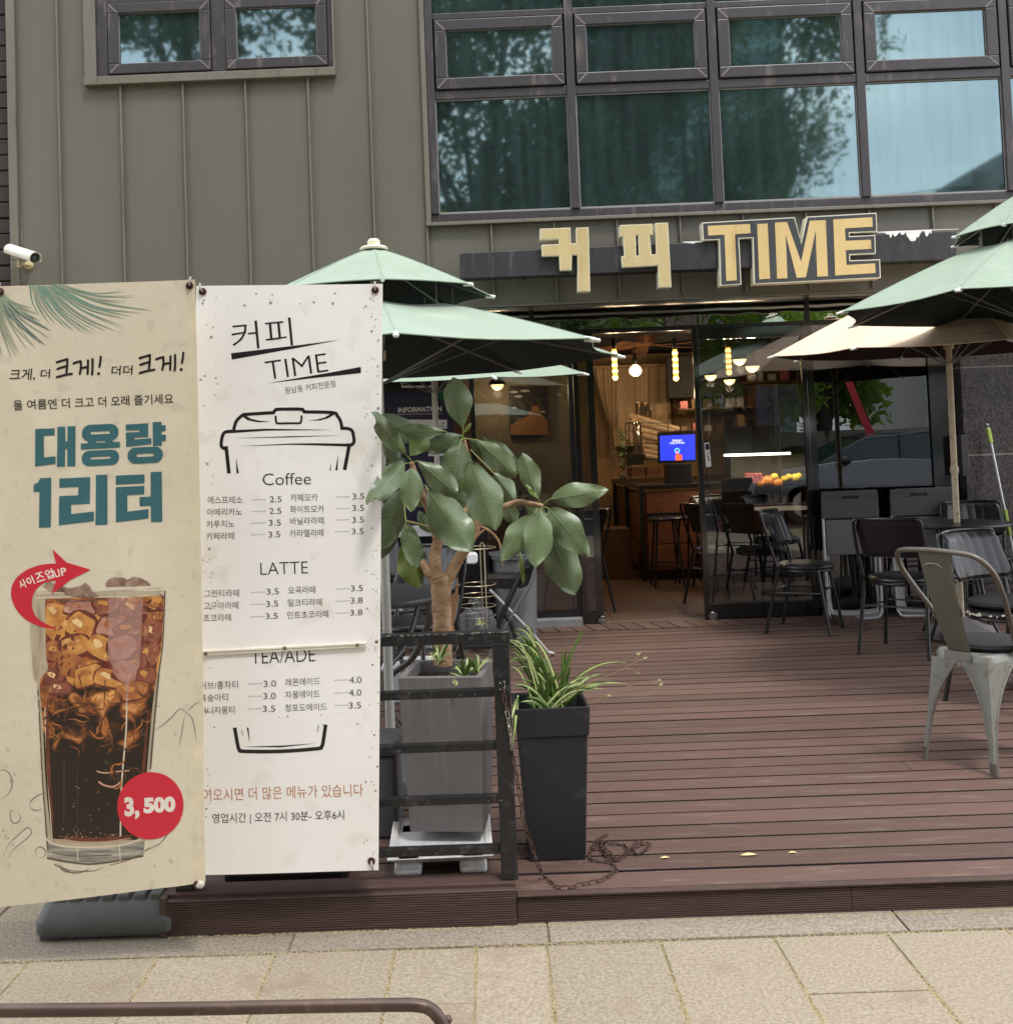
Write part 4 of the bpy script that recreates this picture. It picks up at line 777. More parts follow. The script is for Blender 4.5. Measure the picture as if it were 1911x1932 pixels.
polyf(CP, vs_, ll(5.2), mb)
gz = bpy.data.materials.new('glass_sheen_ink'); gz.use_nodes = True; t = gz.node_tree; t.nodes.clear(); o1 = t.nodes.new('ShaderNodeOutputMaterial'); x1 = t.nodes.new('ShaderNodeMixShader'); tr1 = t.nodes.new('ShaderNodeBsdfTransparent'); d1 = t.nodes.new('ShaderNodeBsdfDiffuse'); d1.inputs['Color'].default_value = (*S(214, 174, 162), 1); x1.inputs[0].default_value = .38
t.links.new(tr1.outputs[0], x1.inputs[1]); t.links.new(d1.outputs[0], x1.inputs[2]); t.links.new(x1.outputs[0], o1.inputs[0]); mk('sheen_print', mb, gz, BL, fixn=False)
m_dk = pm('glass_base_ink', S(92, 92, 92), .45, .0, S(186, 178, 160), 24, 1., (.3, 1, 3))
P_cp([(262, 1600), (330, 1625), (440, 1640), (640, 1632), (770, 1605), (764, 1678), (640, 1705), (520, 1716), (380, 1708), (290, 1690), (262, 1678)], 2, m_dk, 'glass_base_print')
mb = MB()
for P_, wd in (([(252, 1580), (300, 1618), (430, 1634), (640, 1628), (740, 1600)], 9), ([(165, 300), (170, 500), (186, 730), (212, 800), (225, 1100), (262, 1690)], 4), ([(250, 900), (262, 1200), (290, 1600)], 5), ([(640, 1632), (645, 1706)], 6), ([(420, 1640), (425, 1706)], 5), ([(668, 720), (672, 1000), (650, 1300), (645, 1600)], 8), ([(200, 300), (500, 290), (860, 272)], 7), ([(190, 325), (400, 318), (700, 322), (862, 300)], 6)): ribbon(CP, P_, wd, ll(3), mb)
mk('glass_highlight_print', mb, pm('pale_ink', S(226, 210, 184), .45), BL, fixn=False)
mb = MB()
for P_, wd in (([(868, 290), (858, 560), (838, 730)], 6), ([(838, 730), (815, 1000), (798, 1230)], 9), ([(212, 790), (224, 1000), (240, 1300), (268, 1650)], 7), ([(820, 290), (845, 320), (866, 325)], 14), ([(300, 335), (420, 345), (560, 328)], 6), ([(262, 1690), (380, 1712), (520, 1722), (764, 1684)], 8), ([(288, 1660), (400, 1680), (600, 1676)], 5), ([(300, 1722), (400, 1770), (480, 1752)], 4), ([(590, 1730), (700, 1700), (800, 1640)], 3)): ribbon(CP, P_, wd, ll(3), mb)
mk('glass_outline_print', mb, pm('brown_grey_ink', S(98, 84, 70), .45), BL, fixn=False, kind='stuff')
m_ice = pm('ice_ink', S(172, 144, 124), .45, .0, S(104, 72, 60), 22, 1., dirt=(S(214, 200, 180), 34))
for P_ in ([(558, 252), (572, 228), (600, 217), (650, 220), (672, 232), (700, 216), (740, 222), (775, 240), (795, 262), (560, 268)], [(335, 290), (370, 275), (430, 262), (452, 245), (475, 262), (490, 290), (530, 318), (470, 330), (400, 322), (350, 310)], [(232, 262), (262, 236), (285, 246), (330, 262), (375, 272), (340, 296), (270, 292)]): P_cp(P_, 3, m_ice, 'ice_print')
rd = random.Random(3); mb = MB()
for _ in range(46):
    x, y = rd.uniform(20, 960), rd.uniform(500, 1750)
    if 200 < x < 850 and rd.random() < .55: continue
    r = rd.choice((4, 5, 7, 9, 14)); ribbon(CP, [(x+r*math.cos(a*.7), y+r*1.15*math.sin(a*.7)) for a in range(8)], 2., ll(2), mb, smooth=2)
for P_ in ([(-8, 1240), (40, 1228), (72, 1260), (78, 1310), (60, 1350), (20, 1385)], [(95, 1455), (72, 1440), (68, 1480), (85, 1508), (112, 1500), (122, 1470), (100, 1445)], [(170, 1420), (178, 1390), (215, 1360), (260, 1345), (300, 1340)], [(170, 1420), (200, 1440), (240, 1432)], [(15, 1715), (60, 1620), (110, 1570), (160, 1530), (180, 1560), (140, 1600), (80, 1650), (40, 1720)], [(205, 1680), (200, 1650), (225, 1632), (252, 1650), (245, 1685), (215, 1690)],
           [(805, 1035), (860, 1000), (905, 960), (950, 915), (975, 925)], [(950, 915), (1010, 960), (1030, 1040), (1040, 1100)], [(975, 945), (960, 1040), (945, 1120)], [(985, 930), (1030, 890), (1055, 880)], [(770, 1660), (850, 1620), (900, 1560), (960, 1500)], [(330, 1730), (350, 1760), (420, 1768)], [(320, 1720), (380, 1755), (500, 1760), (560, 1738)]):
    ribbon(CP, P_, 4.5, ll(2), mb, smooth=5, taper=2)
mk('splash_print', mb, pm('splash_ink', S(128, 124, 110), .5), BL, fixn=False)
mb = MB(); a = cat([(262, 25, 0), (280, 95, 0), (210, 100, 0), (140, 125, 0), (85, 170, 0), (63, 235, 0), (85, 310, 0), (140, 370, 0), (215, 405, 0), (285, 415, 0)], 1)
outer = [(280, 95)]+[tuple(p)[:2] for p in cat([(280, 95, 0), (210, 100, 0), (140, 125, 0), (85, 170, 0), (63, 235, 0), (85, 310, 0), (140, 370, 0), (215, 405, 0), (285, 415, 0)], 5)]
inner = [tuple(p)[:2] for p in cat([(280, 178, 0), (225, 188, 0), (180, 230, 0), (165, 290, 0), (190, 360, 0), (285, 415, 0)], 5)]
def samp(P, n):
    P = [Vector((p[0], p[1], 0)) for p in P]; d = [0]
    for a, b in zip(P, P[1:]): d.append(d[-1]+(b-a).length)
    r = []
    for k in range(n+1):
        t = d[-1]*k/n; i = max(j for j in range(len(d)) if d[j] <= t+1e-9); i = min(i, len(P)-2); r.append(P[i].lerp(P[i+1], (t-d[i])/max(1e-9, d[i+1]-d[i])))
    return r
o_, i_ = samp(outer, 30), samp(inner, 30); f = ll(6)
mb.add([f(D(CD, p.x, p.y)) for p in o_+i_], [(k, k+1, 32+k, 31+k) for k in range(30)]); polyf(CD, [(262, 25), (330, 90), (447, 126), (350, 175), (260, 245), (280, 178), (280, 95)], f, mb)
mk('arrow_print', mb, m_red, BL, fixn=False)
mb = MB(); chars = '사이즈업UP'; pos = [(112, 222, 145, 208, 46), (150, 207, 182, 193, 46), (190, 188, 230, 175, 46), (236, 175, 274, 163, 48), (278, 166, 304, 157, 38), (308, 156, 334, 150, 38)]
for c_, (a, b, c, d, h) in zip(chars, pos): text_mb(mb, ll(7), c_, CD, (a, b), (c, d), h, bold=.022)
mk('lettering', mb, m_pr, BL, fixn=False)
mb = MB(); rr_ = [tuple((744+160*k/6*math.cos(2*PI*i/40), 1284+164*k/6*math.sin(2*PI*i/40))) for k in range(1, 7) for i in range(40)]; mb.add([ll(6)(D(CD, 744, 1284))]+[ll(6)(D(CD, *p)) for p in rr_], [(0, 1+i, 1+(i+1) % 40) for i in range(40)]+[(1+k*40+i, 1+(k+1)*40+i, 1+(k+1)*40+(i+1) % 40, 1+k*40+(i+1) % 40) for k in range(5) for i in range(40)]); mk('price_dot', mb, m_red, BL, fixn=False)
mb = MB(); text_mb(mb, ll(7), '3,', CD, (622, 1352), (693, 1348), 112, bold=.05); text_mb(mb, ll(7), '500', CD, (712, 1322), (866, 1316), 78, bold=.06); mk('lettering', mb, m_pr, BL, fixn=False)
eyelet(BL, fL, CC, 8, 98, (0, 1)); eyelet(BL, fL, CC, 932, 66, (.3, 1)); eyelet(BL, fL, CD, 972, 1672, (.6, -.2))
mb = MB(); a = aY((-14, 552), 3.12); b = aY((384, 1655), 3.12); c = aY((366, 536), 3.12); d = aY((-20, 1700), 3.12); ctr = (a+b)/2
mb.tube([a, ctr, b], .005, 7).tube([c, ctr+Vector((0, .012, 0)), d], .005, 7); mk('cross_pole', mb, m_blk, BL, smooth=True)
# tip of the pole with its clear cap
mk('pole_tip', MB().sphere(aY((379, 1668), 3.1), .012), pm('clear_cap', S(205, 200, 190), .2), BL, smooth=True)
# ribbed plastic weight base
xb0, xb1 = aZ((66, 1778), ZG).x, aZ((330, 1772), ZG).x; yb = aZ((200, 1778), ZG).y; mb = MB()
def rrect(x0, x1, y0, y1, r, z, n=4):
    P = []
    for q, (cx_, cy_) in enumerate(((x1-r, y1-r), (x0+r, y1-r), (x0+r, y0+r), (x1-r, y0+r))):
        for k in range(n+1): a = PI/2*q+PI/2*k/n; P.append((cx_+r*math.cos(a), cy_+r*math.sin(a), z))
    return P
def loft(rings, mb):
    n = len(rings[0]); base = []; 
    for r in rings: base += r
    mb.add(base, [(i*n+k, i*n+(k+1) % n, (i+1)*n+(k+1) % n, (i+1)*n+k) for i in range(len(rings)-1) for k in range(n)]+[tuple(range(n-1, -1, -1)), tuple((len(rings)-1)*n+k for k in range(n))])
loft([rrect(xb0+.012, xb1-.012, yb+.01, yb+.33, .03, ZG+.012), rrect(xb0, xb1, yb, yb+.34, .035, ZG+.025), rrect(xb0, xb1, yb, yb+.34, .035, ZG+.058), rrect(xb0+.02, xb1-.02, yb+.035, yb+.30, .03, ZG+.105), rrect(xb0+.035, xb1-.035, yb+.055, yb+.28, .03, ZG+.112)], mb)
m_pl = pm('grey_plastic', S(84, 86, 86), .55, .0, S(76, 78, 78), 12, bump=.0006, bscale=600)
wb = mk('weight_base', mb, m_pl, BL, smooth=True)
nr = 7
for k in range(nr):
    x = xb0+.04+k*(xb1-xb0-.08)/nr; mk('rib', MB().box((x+.008, yb+.035, ZG+.06), (x+.044, yb+.27, ZG+.124)), m_pl, wb, bevel=.006)
for x in (xb0+.012, xb1-.075): mk('foot', MB().box((x, yb+.02, ZG), (x+.062, yb+.32, ZG+.02)), m_pl, wb, bevel=.004)
# ================================================================ railing on the beam
m_rail = pm('worn_black_paint', S(28, 28, 30), .42, .0, S(21, 21, 23), 14, .7, bump=.0004, bscale=120, dirt=(S(74, 72, 72), 34))
m_chip = pm('chipped_paint', S(170, 168, 164), .6)
YR = 3.325
rl_ = thing('railing', 'low black painted steel railing with five bars behind the white menu banner', 'railing', (-.45, YR, .034))
rz = [aY(D(CF, 500, y), YR).z for y in (195, 537, 865, 1190, 1500)]
pxp = aY(D(CF, 905, 900), YR).x; xL = -.98
for i, z in enumerate(rz):
    h = .0165 if i == 0 else .0125; x1 = pxp+.028 if i == 0 else pxp-.0255
    mk('rail', MB().box((xL, YR-.024, z-h), (x1, YR+.024, z+h)) if i == 0 else MB().box((xL, YR-.014, z-h), (x1, YR+.014, z+h)), m_rail, rl_, bevel=.0025)
for x in (pxp, xL+.02): mk('post', MB().box((x-.025, YR-.025, .034), (x+.025, YR+.025, rz[0]-.017)), m_rail, rl_, bevel=.003)
g = MB(); rd = random.Random(5)
for _ in range(60):
    x = rd.uniform(-.36, pxp+.02); z = rz[0]+.0168-abs(rd.gauss(0, .0022)); s = rd.uniform(.001, .006)
    g.add([(x-s, YR-.0246, z), (x, YR-.0246, z+s*.25), (x+s, YR-.0246, z-.0005), (x, YR-.0246, z-s*.3)], [(0, 1, 2, 3)])
for _ in range(26):
    z = rd.choice(rz[1:]+[rd.uniform(.1, .5)]); x = rd.uniform(-.36, pxp); s = rd.uniform(.0008, .0025)
    g.add([(x-s, YR-.0262, z), (x, YR-.0262, z+s*.5), (x+s, YR-.0262, z), (x, YR-.0262, z-s*.5)], [(0, 1, 2, 3)])
mk('paint_chips', g, m_chip, rl_, kind='stuff', fixn=False)
c = aY(D(CF, 880, 488), YR-.026)
br = mk('chain_bracket', MB().box((c.x-.011, YR-.033, c.z-.016), (c.x+.011, YR-.0255, c.z+.016)), m_blk, rl_, bevel=.003)
mb = MB()
for dz in (-.009, .009): mb.sphere((c.x-.002, YR-.034, c.z+dz), .0022, 8, 5)
mk('bracket_screw', mb, m_chr, br, smooth=True)
mb = MB(); mb.tube(cat([Vector((c.x+.006, YR-.03, c.z+.012)), Vector((c.x+.012, YR-.034, c.z+.013)), Vector((c.x+.012, YR-.036, c.z-.004)), Vector((c.x+.008, YR-.036, c.z-.010))], 4), .0014, 6); mk('ring', mb, m_chr, br, smooth=True)
# chain
m_chain = pm('rusty_chain', S(98, 72, 60), .5, .55, S(58, 42, 36), 80, .9, dirt=(S(150, 140, 130), 60))
m_chain2 = pm('clean_chain', S(190, 186, 180), .35, .8, S(120, 100, 84), 70, .8)
hang = [(895, 500), (900, 560), (925, 690), (940, 800), (955, 930), (975, 1040), (1000, 1190), (1020, 1310), (1045, 1400), (1075, 1490), (1110, 1590)]
cp = []
for i, p in enumerate(hang):
    Y = YR-.035+(.06*(i/10)**2); cp.append(aY(D(CF, *p), Y))
for p in ((1150, 1665), (1225, 1722), (1300, 1725), (1400, 1703), (1500, 1680), (1580, 1630), (1585, 1600), (1540, 1575), (1440, 1560), (1425, 1530), (1440, 1480), (1470, 1440), (1530, 1405), (1500, 1425), (1450, 1490), (1490, 1495), (1540, 1550), (1590, 1560), (1650, 1520), (1640, 1470), (1560, 1462), (1480, 1455), (1520, 1500), (1590, 1558), (1640, 1530), (1700, 1480), (1740, 1470), (1785, 1465), (1770, 1500), (1720, 1525), (1690, 1490), (1730, 1450), (1760, 1470)): cp.append(aZ(D(CF, *p), .005))
cpath = cat(cp, 8); chn = thing('chain', 'rusty link chain hanging from the railing post and trailing onto the deck', 'chain', tuple(cpath[0]), world=False)
dl = [0]
for a, b in zip(cpath, cpath[1:]): dl.append(dl[-1]+(b-a).length)
LK = .0235; lm = None; o0 = cpath[0]
mb = MB(); mb.tube([Vector((math.copysign(.0092, math.cos(a))*(1 if abs(math.cos(a)) > .3 else abs(math.cos(a))/.3)+.0035*math.cos(a), .0048*math.sin(a), 0)) for a in [2*PI*k/14+.01 for k in range(14)]], .0021, 5, closed=True)
n_l = int(dl[-1]/LK); rd = random.Random(8)
for k in range(n_l):
    t = (k+.5)*LK; i = max(j for j in range(len(dl)) if dl[j] <= t); i = min(i, len(cpath)-2); p = cpath[i].lerp(cpath[i+1], (t-dl[i])/max(1e-9, dl[i+1]-dl[i])); d = (cpath[i+1]-cpath[i]).normalized()
    if lm is None:
        lk = mk('link', mb, m_chain, None, smooth=True); lm = lk.data
    else: lk = bpy.data.objects.new('link', lm); COLL.objects.link(lk)
    lk.parent = chn; pile = t > dl[len(dl)-1]*.55
    q = d.to_track_quat('X', 'Z'); roll = (PI/2 if k % 2 else 0)+rd.uniform(-.35, .35)
    if p.z < .02: roll = (1.15 if k % 2 else .3)+rd.uniform(-.2, .2)
    lk.rotation_mode = 'QUATERNION'; lk.rotation_quaternion = q @ Euler((roll, 0, 0)).to_quaternion(); lk.location = p-o0+Vector((0, 0, rd.uniform(0, .006) if pile else 0))
    if 3 <= k <= 7: lk.material_slots[0].link = 'OBJECT'; lk.material_slots[0].material = m_chain2
# ================================================================ concrete planter, tray and rubber tree
m_conc = pm('concrete_planter', S(116, 112, 110), .7, .0, S(100, 95, 95), 5, .8, (1, 1, .5), bump=.0005, bscale=90, dirt=(S(128, 124, 122), 30, (2.2, 2.2, .04)))
m_soil = pm('soil', S(66, 44, 34), .95, .0, S(32, 20, 16), 60, 1., bump=.006, bscale=90)
A0 = aZ(D(CF, 243, 445), .565); 
ptf = aY(D(CF, 243, 445), 3.60); ptr = aY(D(CF, 766, 425), 3.585); pw = (ptr-ptf).length; ang = math.atan2(ptr.y-ptf.y, ptr.x-ptf.x); zt = (ptf.z+ptr.z)/2
PC = Vector(((ptf.x+ptr.x)/2, (ptf.y+ptr.y)/2, 0)); rz_ = ang-.07
pl = thing('concrete_planter', 'tall square grey concrete planter with pale drip streaks behind the railing', 'planter', (PC.x, PC.y, .075), rz_, world=False)
W2 = pw/2; DP = .30; zb = 0; ht = zt-.075; mb = MB()
r = lambda hw, y0, y1, z: [(-hw, y0, z), (hw, y0, z), (hw, y1, z), (-hw, y1, z)]
loft([r(W2*.86, .02, DP-.02, 0), r(W2*.99, .0, DP, ht-.01), r(W2, -.001, DP, ht), r(W2-.022, .022, DP-.022, ht), r(W2-.026, .026, DP-.026, ht-.10)], mb)
mk('box', mb, m_conc, pl, bevel=.004); mb = MB()
n = 12
for j in range(n+1):
    for i in range(n+1): mb.v.append(Vector((-W2+.02+(pw-.04)*i/n, .02+(DP-.04)*j/n, ht-.045+rnd.uniform(-.006, .008))))
mb.f = [(j*(n+1)+i, j*(n+1)+i+1, (j+1)*(n+1)+i+1, (j+1)*(n+1)+i) for j in range(n) for i in range(n)]; mk('soil', mb, m_soil, pl, smooth=True)
m_tray = pm('white_plastic', S(232, 232, 232), .45, .0, S(216, 214, 210), 14, .5, dirt=(S(196, 188, 176), 30))
ta = aY(D(CF, 180, 1558), 3.435); tb = aY(D(CF, 838, 1532), 3.435); tw = tb.x-ta.x; zt_ = (ta.z+tb.z)/2
ty = thing('plant_tray', 'white plastic stand tray with short block feet under the concrete planter', 'tray', ((ta.x+tb.x)/2, 3.43, 0), .03, world=False)
mb = MB(); h2 = tw/2
loft([r(h2-.03, .03, .36, zt_-.022), r(h2-.005, .005, .39, zt_-.004), r(h2, 0, .395, zt_), r(h2-.004, .004, .391, zt_+.002), r(h2-.02, .02, .375, zt_-.006), r(h2-.028, .028, .367, zt_-.018)], mb); mk('tray', mb, m_tray, ty, bevel=.003)
for sx_ in (-1, 1):
    for y0 in (.015, .29): mk('foot', MB().box((sx_*(h2-.065)-.043, y0, 0), (sx_*(h2-.065)+.043, y0+.09, zt_-.018)), m_tray, ty, bevel=.012, segs=3)
# rubber tree
m_bark = pm('tan_bark', S(188, 156, 122), .8, .0, S(146, 112, 82), 14, 1., (1, 1, 2.2), bump=.004, bscale=70, bstretch=(1, 1, 3), dirt=(S(92, 66, 48), 20, (1, 1, 3.2)))
tree = thing('rubber_tree', 'potted rubber tree with a forked tan trunk and large glossy green leaves', 'plant', (PC.x, 3.74, zt-.05))
YT = 3.74
def tr(pts, wd, name, m=m_bark, dy=None, n=10, cut=True):
    P = [aY(D(CE, p[0], p[1]), YT+(p[2] if len(p) > 2 else 0)) for p in pts]; k = YT/FPX/1.3637/CE[2]/2
    Pc = cat(P, 5); R_ = [wd[0]*k+(wd[1]-wd[0])*k*i/(len(Pc)-1) for i in range(len(Pc))]; R_ = [x*(1+.06*math.sin(i*1.7)) for i, x in enumerate(R_)]
    mb = MB(); mb.tube(Pc, R_, n); return mk(name, mb, m, tree, smooth=True)
tr([(532, 1960), (528, 1740), (520, 1550), (515, 1440), (505, 1400)], (112, 128), 'trunk', n=16)
tr([(500, 1460), (480, 1290), (495, 1180), (455, 1020), (400, 900, -.05), (335, 700, -.1)], (86, 30), 'branch', n=12)
tr([(540, 1480), (610, 1330), (690, 1200), (752, 1065)], (76, 60), 'branch', n=12)
tr([(495, 1440), (440, 1380), (395, 1310)], (74, 44), 'branch')
tr([(640, 1250), (700, 1195), (770, 1130), (800, 1105)], (16, 14), 'twig'); tr([(750, 1090), (810, 1120), (860, 1165), (885, 1215), (893, 1300), (905, 1345)], (18, 9), 'twig')
tr([(650, 1010), (760, 990), (900, 975), (1000, 945), (1110, 962, -.12), (1150, 968, -.14)], (50, 22), 'branch'); tr([(650, 1010), (690, 960), (700, 760), (660, 545)], (34, 20), 'branch'); tr([(560, 1010), (600, 1020), (660, 1010)], (26, 50), 'branch')
tr([(300, 1065), (380, 1080), (455, 1105)], (18, 12), 'twig'); tr([(420, 860), (450, 900), (480, 1000)], (26, 40), 'twig')
m_leaf = pm('leaf_green', S(106, 120, 86), .34, .0, S(82, 99, 66), 7, .8, bump=.0008, bscale=70, rand=.22, spec=.55, dirt=(S(96, 112, 84), 9))
m_leaf2 = pm('leaf_yellow_green', S(112, 128, 58), .4, .0, S(92, 112, 46), 9, .7, rand=.15)
m_leaf3 = pm('leaf_dusty', S(132, 150, 122), .4, .0, S(112, 132, 102), 9, .7, rand=.1)
m_vein = pm('leaf_vein', S(136, 152, 108), .4); m_stalk = pm('leaf_stalk', S(140, 152, 84), .5)
def leaf(C, b0, t0, wd, Yb, dy_t, m=m_leaf, curl=.12, fold=.25, droop=.1, par=None, veins=True, shape=1.15, Yn=None):
    B = aY(D(C, *b0), Yb); T = aY(D(C, *t0), Yb+dy_t); ax = T-B; Ln = ax.length; ax.normalize(); k = Yb/FPX/1.3637/C[2]; hw = wd*k/2
    view = Vector((B.x, B.y, B.z-EYE)).normalized(); side = ax.cross(view).normalized(); nrm = side.cross(ax).normalized()
    if nrm.y > 0: nrm = -nrm
    nu, nv = 8, 16; mb = MB(); rows = []; ph = rnd.uniform(0, 6)
    def sh(t): return (math.sin(PI*min(1, t)**shape)**.72) if 0 < t < 1 else 0.0
    def P(t, u):   # u in -1..1
        wv = hw*sh(t); s = u*wv*(1+.07*math.sin(t*12+ph*1.7+(2 if u > 0 else 0))); dz = -abs(u)**1.5*wv*fold+curl*Ln*.25*math.sin(PI*t)+droop*Ln*(-t*t)*.6+.05*Ln*math.sin(t*10+ph+(1.3 if u > 0 else 0))*abs(u)**2+.016*Ln*math.sin(u*3+t*15+ph)*abs(u)+.05*Ln*math.sin(ph)*u*t
        return B+ax*(Ln*t)+side*s+nrm*dz
    vs = []
    for j in range(nv+1):
        t = .012+.984*j/nv
        for i in range(nu+1): vs.append(P(t, -1+2*i/nu))
    mb.add(vs, [(j*(nu+1)+i, j*(nu+1)+i+1, (j+1)*(nu+1)+i+1, (j+1)*(nu+1)+i) for j in range(nv) for i in range(nu)])
    o = mk('leaf', mb, m, par or tree, smooth=True, fixn=False)
    if veins:
        mb = MB(); mid = [P(t/20, 0)+nrm*.0008 for t in range(0, 21)]; mb.tube(mid, [max(.0003, .0015*(1-i/24)) for i in range(21)], 5)
        for q in range(8):
            t0_ = .12+q*.095
            for sg_ in (-1, 1):
                pts = [P(min(.99, t0_+.07*e*e+.03*e), sg_*e*.9)+nrm*.0004 for e in (0, .33, .66, 1)]
                ss = .00045
                for a, b in zip(pts, pts[1:]):
                    d = (b-a).cross(nrm).normalized()*ss; mb.add([a-d, b-d*.7, b+d*.7, a+d], [(0, 1, 2, 3)])
        mk('vein', mb, m_vein, o, smooth=True, fixn=False)
    return o
LV = [(1, (655, 485), (597, 170), 178, 0, -.02), (2, (545, 505), (215, 505), 92, -.1, 0), (3, (645, 530), (430, 625), 118, -.02, -.02), (4, (640, 560), (590, 835), 182, -.1, -.04), (5, (745, 560), (978, 782), 150, -.05, -.05),
 (6, (705, 685), (852, 1115), 232, -.12, -.06), (7, (845, 765), (980, 942), 125, .02, .02), (8, (780, 538), (1012, 752), 110, .06, .02), (9, (300, 655), (108, 420), 118, -.38, -.24), (10, (325, 660), (445, 505), 120, -.08, .03),
 (11, (290, 705), (122, 898), 165, -.38, -.24), (12, (335, 735), (332, 1008), 148, -.22, -.02), (13, (375, 690), (622, 902), 150, -.2, -.04), (14, (435, 865), (698, 1252), 250, -.14, -.06), (15, (260, 870), (158, 1240), 175, -.02, .0),
 (16, (278, 920), (150, 1300), 120, .02, 0), (17, (298, 1060), (372, 1358), 128, -.08, -.02), (18, (280, 1205), (378, 1483), 168, .0, 0), (19, (590, 900), (700, 965), 120, .08, 0), (20, (1122, 925), (1022, 640), 132, -.1, 0),
 (21, (1200, 928), (1553, 872), 152, -.12, -.05), (22, (1190, 985), (1435, 1282), 190, -.16, -.05), (23, (1137, 1015), (1103, 1353), 188, -.2, -.04), (24, (1085, 1030), (893, 1312), 158, -.15, -.03), (25, (1190, 1120), (1352, 1525), 220, -.12, -.02),
 (26, (1040, 965), (1222, 1132), 95, -.02, 0), (27, (905, 920), (978, 1085), 110, .05, 0), (28, (150, 400), (345, 570), 160, .05, 0), (29, (160, 560), (262, 715), 100, .02, 0), (30, (690, 1000), (722, 1110), 70, .06, 0), (31, (1005, 1240), (1032, 1460), 34, -.06, 0),
 (34, (500, 860), (590, 930), 80, .03, 0), (35, (620, 850), (690, 800), 90, .08, 0), (36, (560, 940), (690, 1010), 110, .1, 0), (37, (170, 720), (300, 690), 90, .1, 0), (38, (380, 1000), (450, 1140), 80, .08, 0), (39, (300, 1180), (420, 1300), 90, .06, 0), (40, (440, 640), (560, 560), 100, .04, 0), (41, (700, 560), (800, 640), 90, .1, 0), (42, (950, 800), (1010, 660), 70, .06, 0), (43, (880, 900), (940, 990), 90, .1, 0), (44, (200, 780), (170, 960), 110, .06, 0), (45, (600, 760), (640, 900), 110, .12, 0), (46, (340, 850), (420, 980), 110, .08, 0), (47, (1150, 1010), (1215, 1130), 70, .04, 0), (48, (420, 560), (330, 470), 80, .1, 0)]
sp_ = {1: .1, 9: -.3}
for i, b0, t0, wd, yb, dyt in LV:
    m = m_leaf2 if i in (10, 31, 18, 35) else (m_leaf3 if i in (7, 28, 34, 30) else m_leaf)
    leaf(CE, b0, t0, wd, YT+yb, dyt, m, curl=rnd.uniform(-.1, .25), fold=rnd.uniform(.1, .45), droop=rnd.uniform(0, .2), shape=.82 if i in (21, 11, 12, 23, 22, 24) else 1.12 if i not in (1,) else 1.25)
leaf(CE, (655, 520), (707, 453), 26, YT-.01, 0, m_leaf2, veins=False); leaf(CE, (1120, 930), (1043, 835), 30, YT-.12, 0, m_leaf2, veins=False)
for a, b in (((655, 545), (655, 480)), ((655, 550), (745, 560)), ((655, 550), (640, 565)), ((335, 690), (300, 650)), ((335, 700), (375, 690)), ((335, 700), (335, 740)), ((335, 700), (288, 708)), ((650, 550), (645, 532)), ((700, 620), (845, 765)), ((1145, 965), (1200, 925)), ((1150, 970), (1192, 990)), ((1140, 975), (1137, 1020)), ((1125, 975), (1085, 1032)), ((1140, 960), (1122, 925)), ((1150, 980), (1192, 1125)), ((420, 840), (438, 868)), ((265, 870), (290, 960)), ((290, 960), (300, 1062)), ((690, 640), (706, 690)), ((570, 530), (545, 505)), ((455, 1100), (300, 1065))):
    P = [aY(D(CE, *a), YT-.08), aY(D(CE, *b), YT-.10)]; mb = MB(); mb.tube(P, .0022, 6); mk('leaf_stalk', mb, m_stalk, tree, smooth=True)
# ================================================================ striped spider plants
m_sp = pm('spider_green', S(96, 124, 56), .45, .0, S(70, 100, 42), 20, .7, rand=.15); m_sp2 = pm('spider_cream', S(206, 212, 150), .45, .0, S(180, 190, 120), 20, .6); m_spd = pm('spider_dry', S(150, 118, 84), .8)
def blade3(par, p0, p1, sag, wd, m=m_sp, stripe=True, name='leaf'):
    p0, p1 = Vector(p0), Vector(p1); mid = (p0+p1)/2+Vector((0, 0, sag)); n = 10; side = (p1-p0).cross(Vector((0, -1, .35))).normalized()
    C_ = [p0*(1-t)**2+mid*2*t*(1-t)+p1*t*t for t in [i/n for i in range(n+1)]]; mb = MB(); vs = []; cs = []
    for i, c in enumerate(C_):
        t = i/n; w_ = wd*(min(1, .55+t*1.6) if t < .3 else 1)*(1-t**3)**.8+.0003; tg = (C_[min(n, i+1)]-C_[max(0, i-1)]).normalized(); up = side.cross(tg).normalized()
        if up.z < 0: up = -up
        vs += [c-side*w_+up*w_*.35, c-up*w_*.1, c+side*w_+up*w_*.35]; cs += [c-side*w_*.42+up*(w_*.1+.0006), c+side*w_*.42+up*(w_*.1+.0006)]
    mb.add(vs, [(3*i+q, 3*i+q+1, 3*i+4+q, 3*i+3+q) for i in range(n) for q in (0, 1)])
    o = mk(name, mb, m, par, smooth=True, fixn=False)
    if stripe:
        mb = MB(); mb.add(cs, [(2*i, 2*i+1, 2*i+3, 2*i+2) for i in range(n)]); mk('stripe', mb, m_sp2, o, smooth=True, fixn=False)
    return o
def tuft(par, c, r, n, rd, m=m_sp2):
    mb = MB(); c = Vector(c)
    for _ in range(n):
        a = rd.uniform(0, 2*PI); e = rd.uniform(-.2, 1.1); d = Vector((math.cos(a)*math.cos(e), math.sin(a)*math.cos(e), math.sin(e)))*r*rd.uniform(.6, 1.1); s = d.cross(Vector((0, -1, .3))).normalized()*r*.07
        mid = c+d*.55+Vector((0, 0, r*.12)); mb.add([c-s*.6, c+s*.6, mid+s, mid-s, c+d-Vector((0, 0, r*.15))], [(0, 1, 2, 3), (3, 2, 4)])
    return mk('leaf_tuft', mb, m, par, fixn=False)
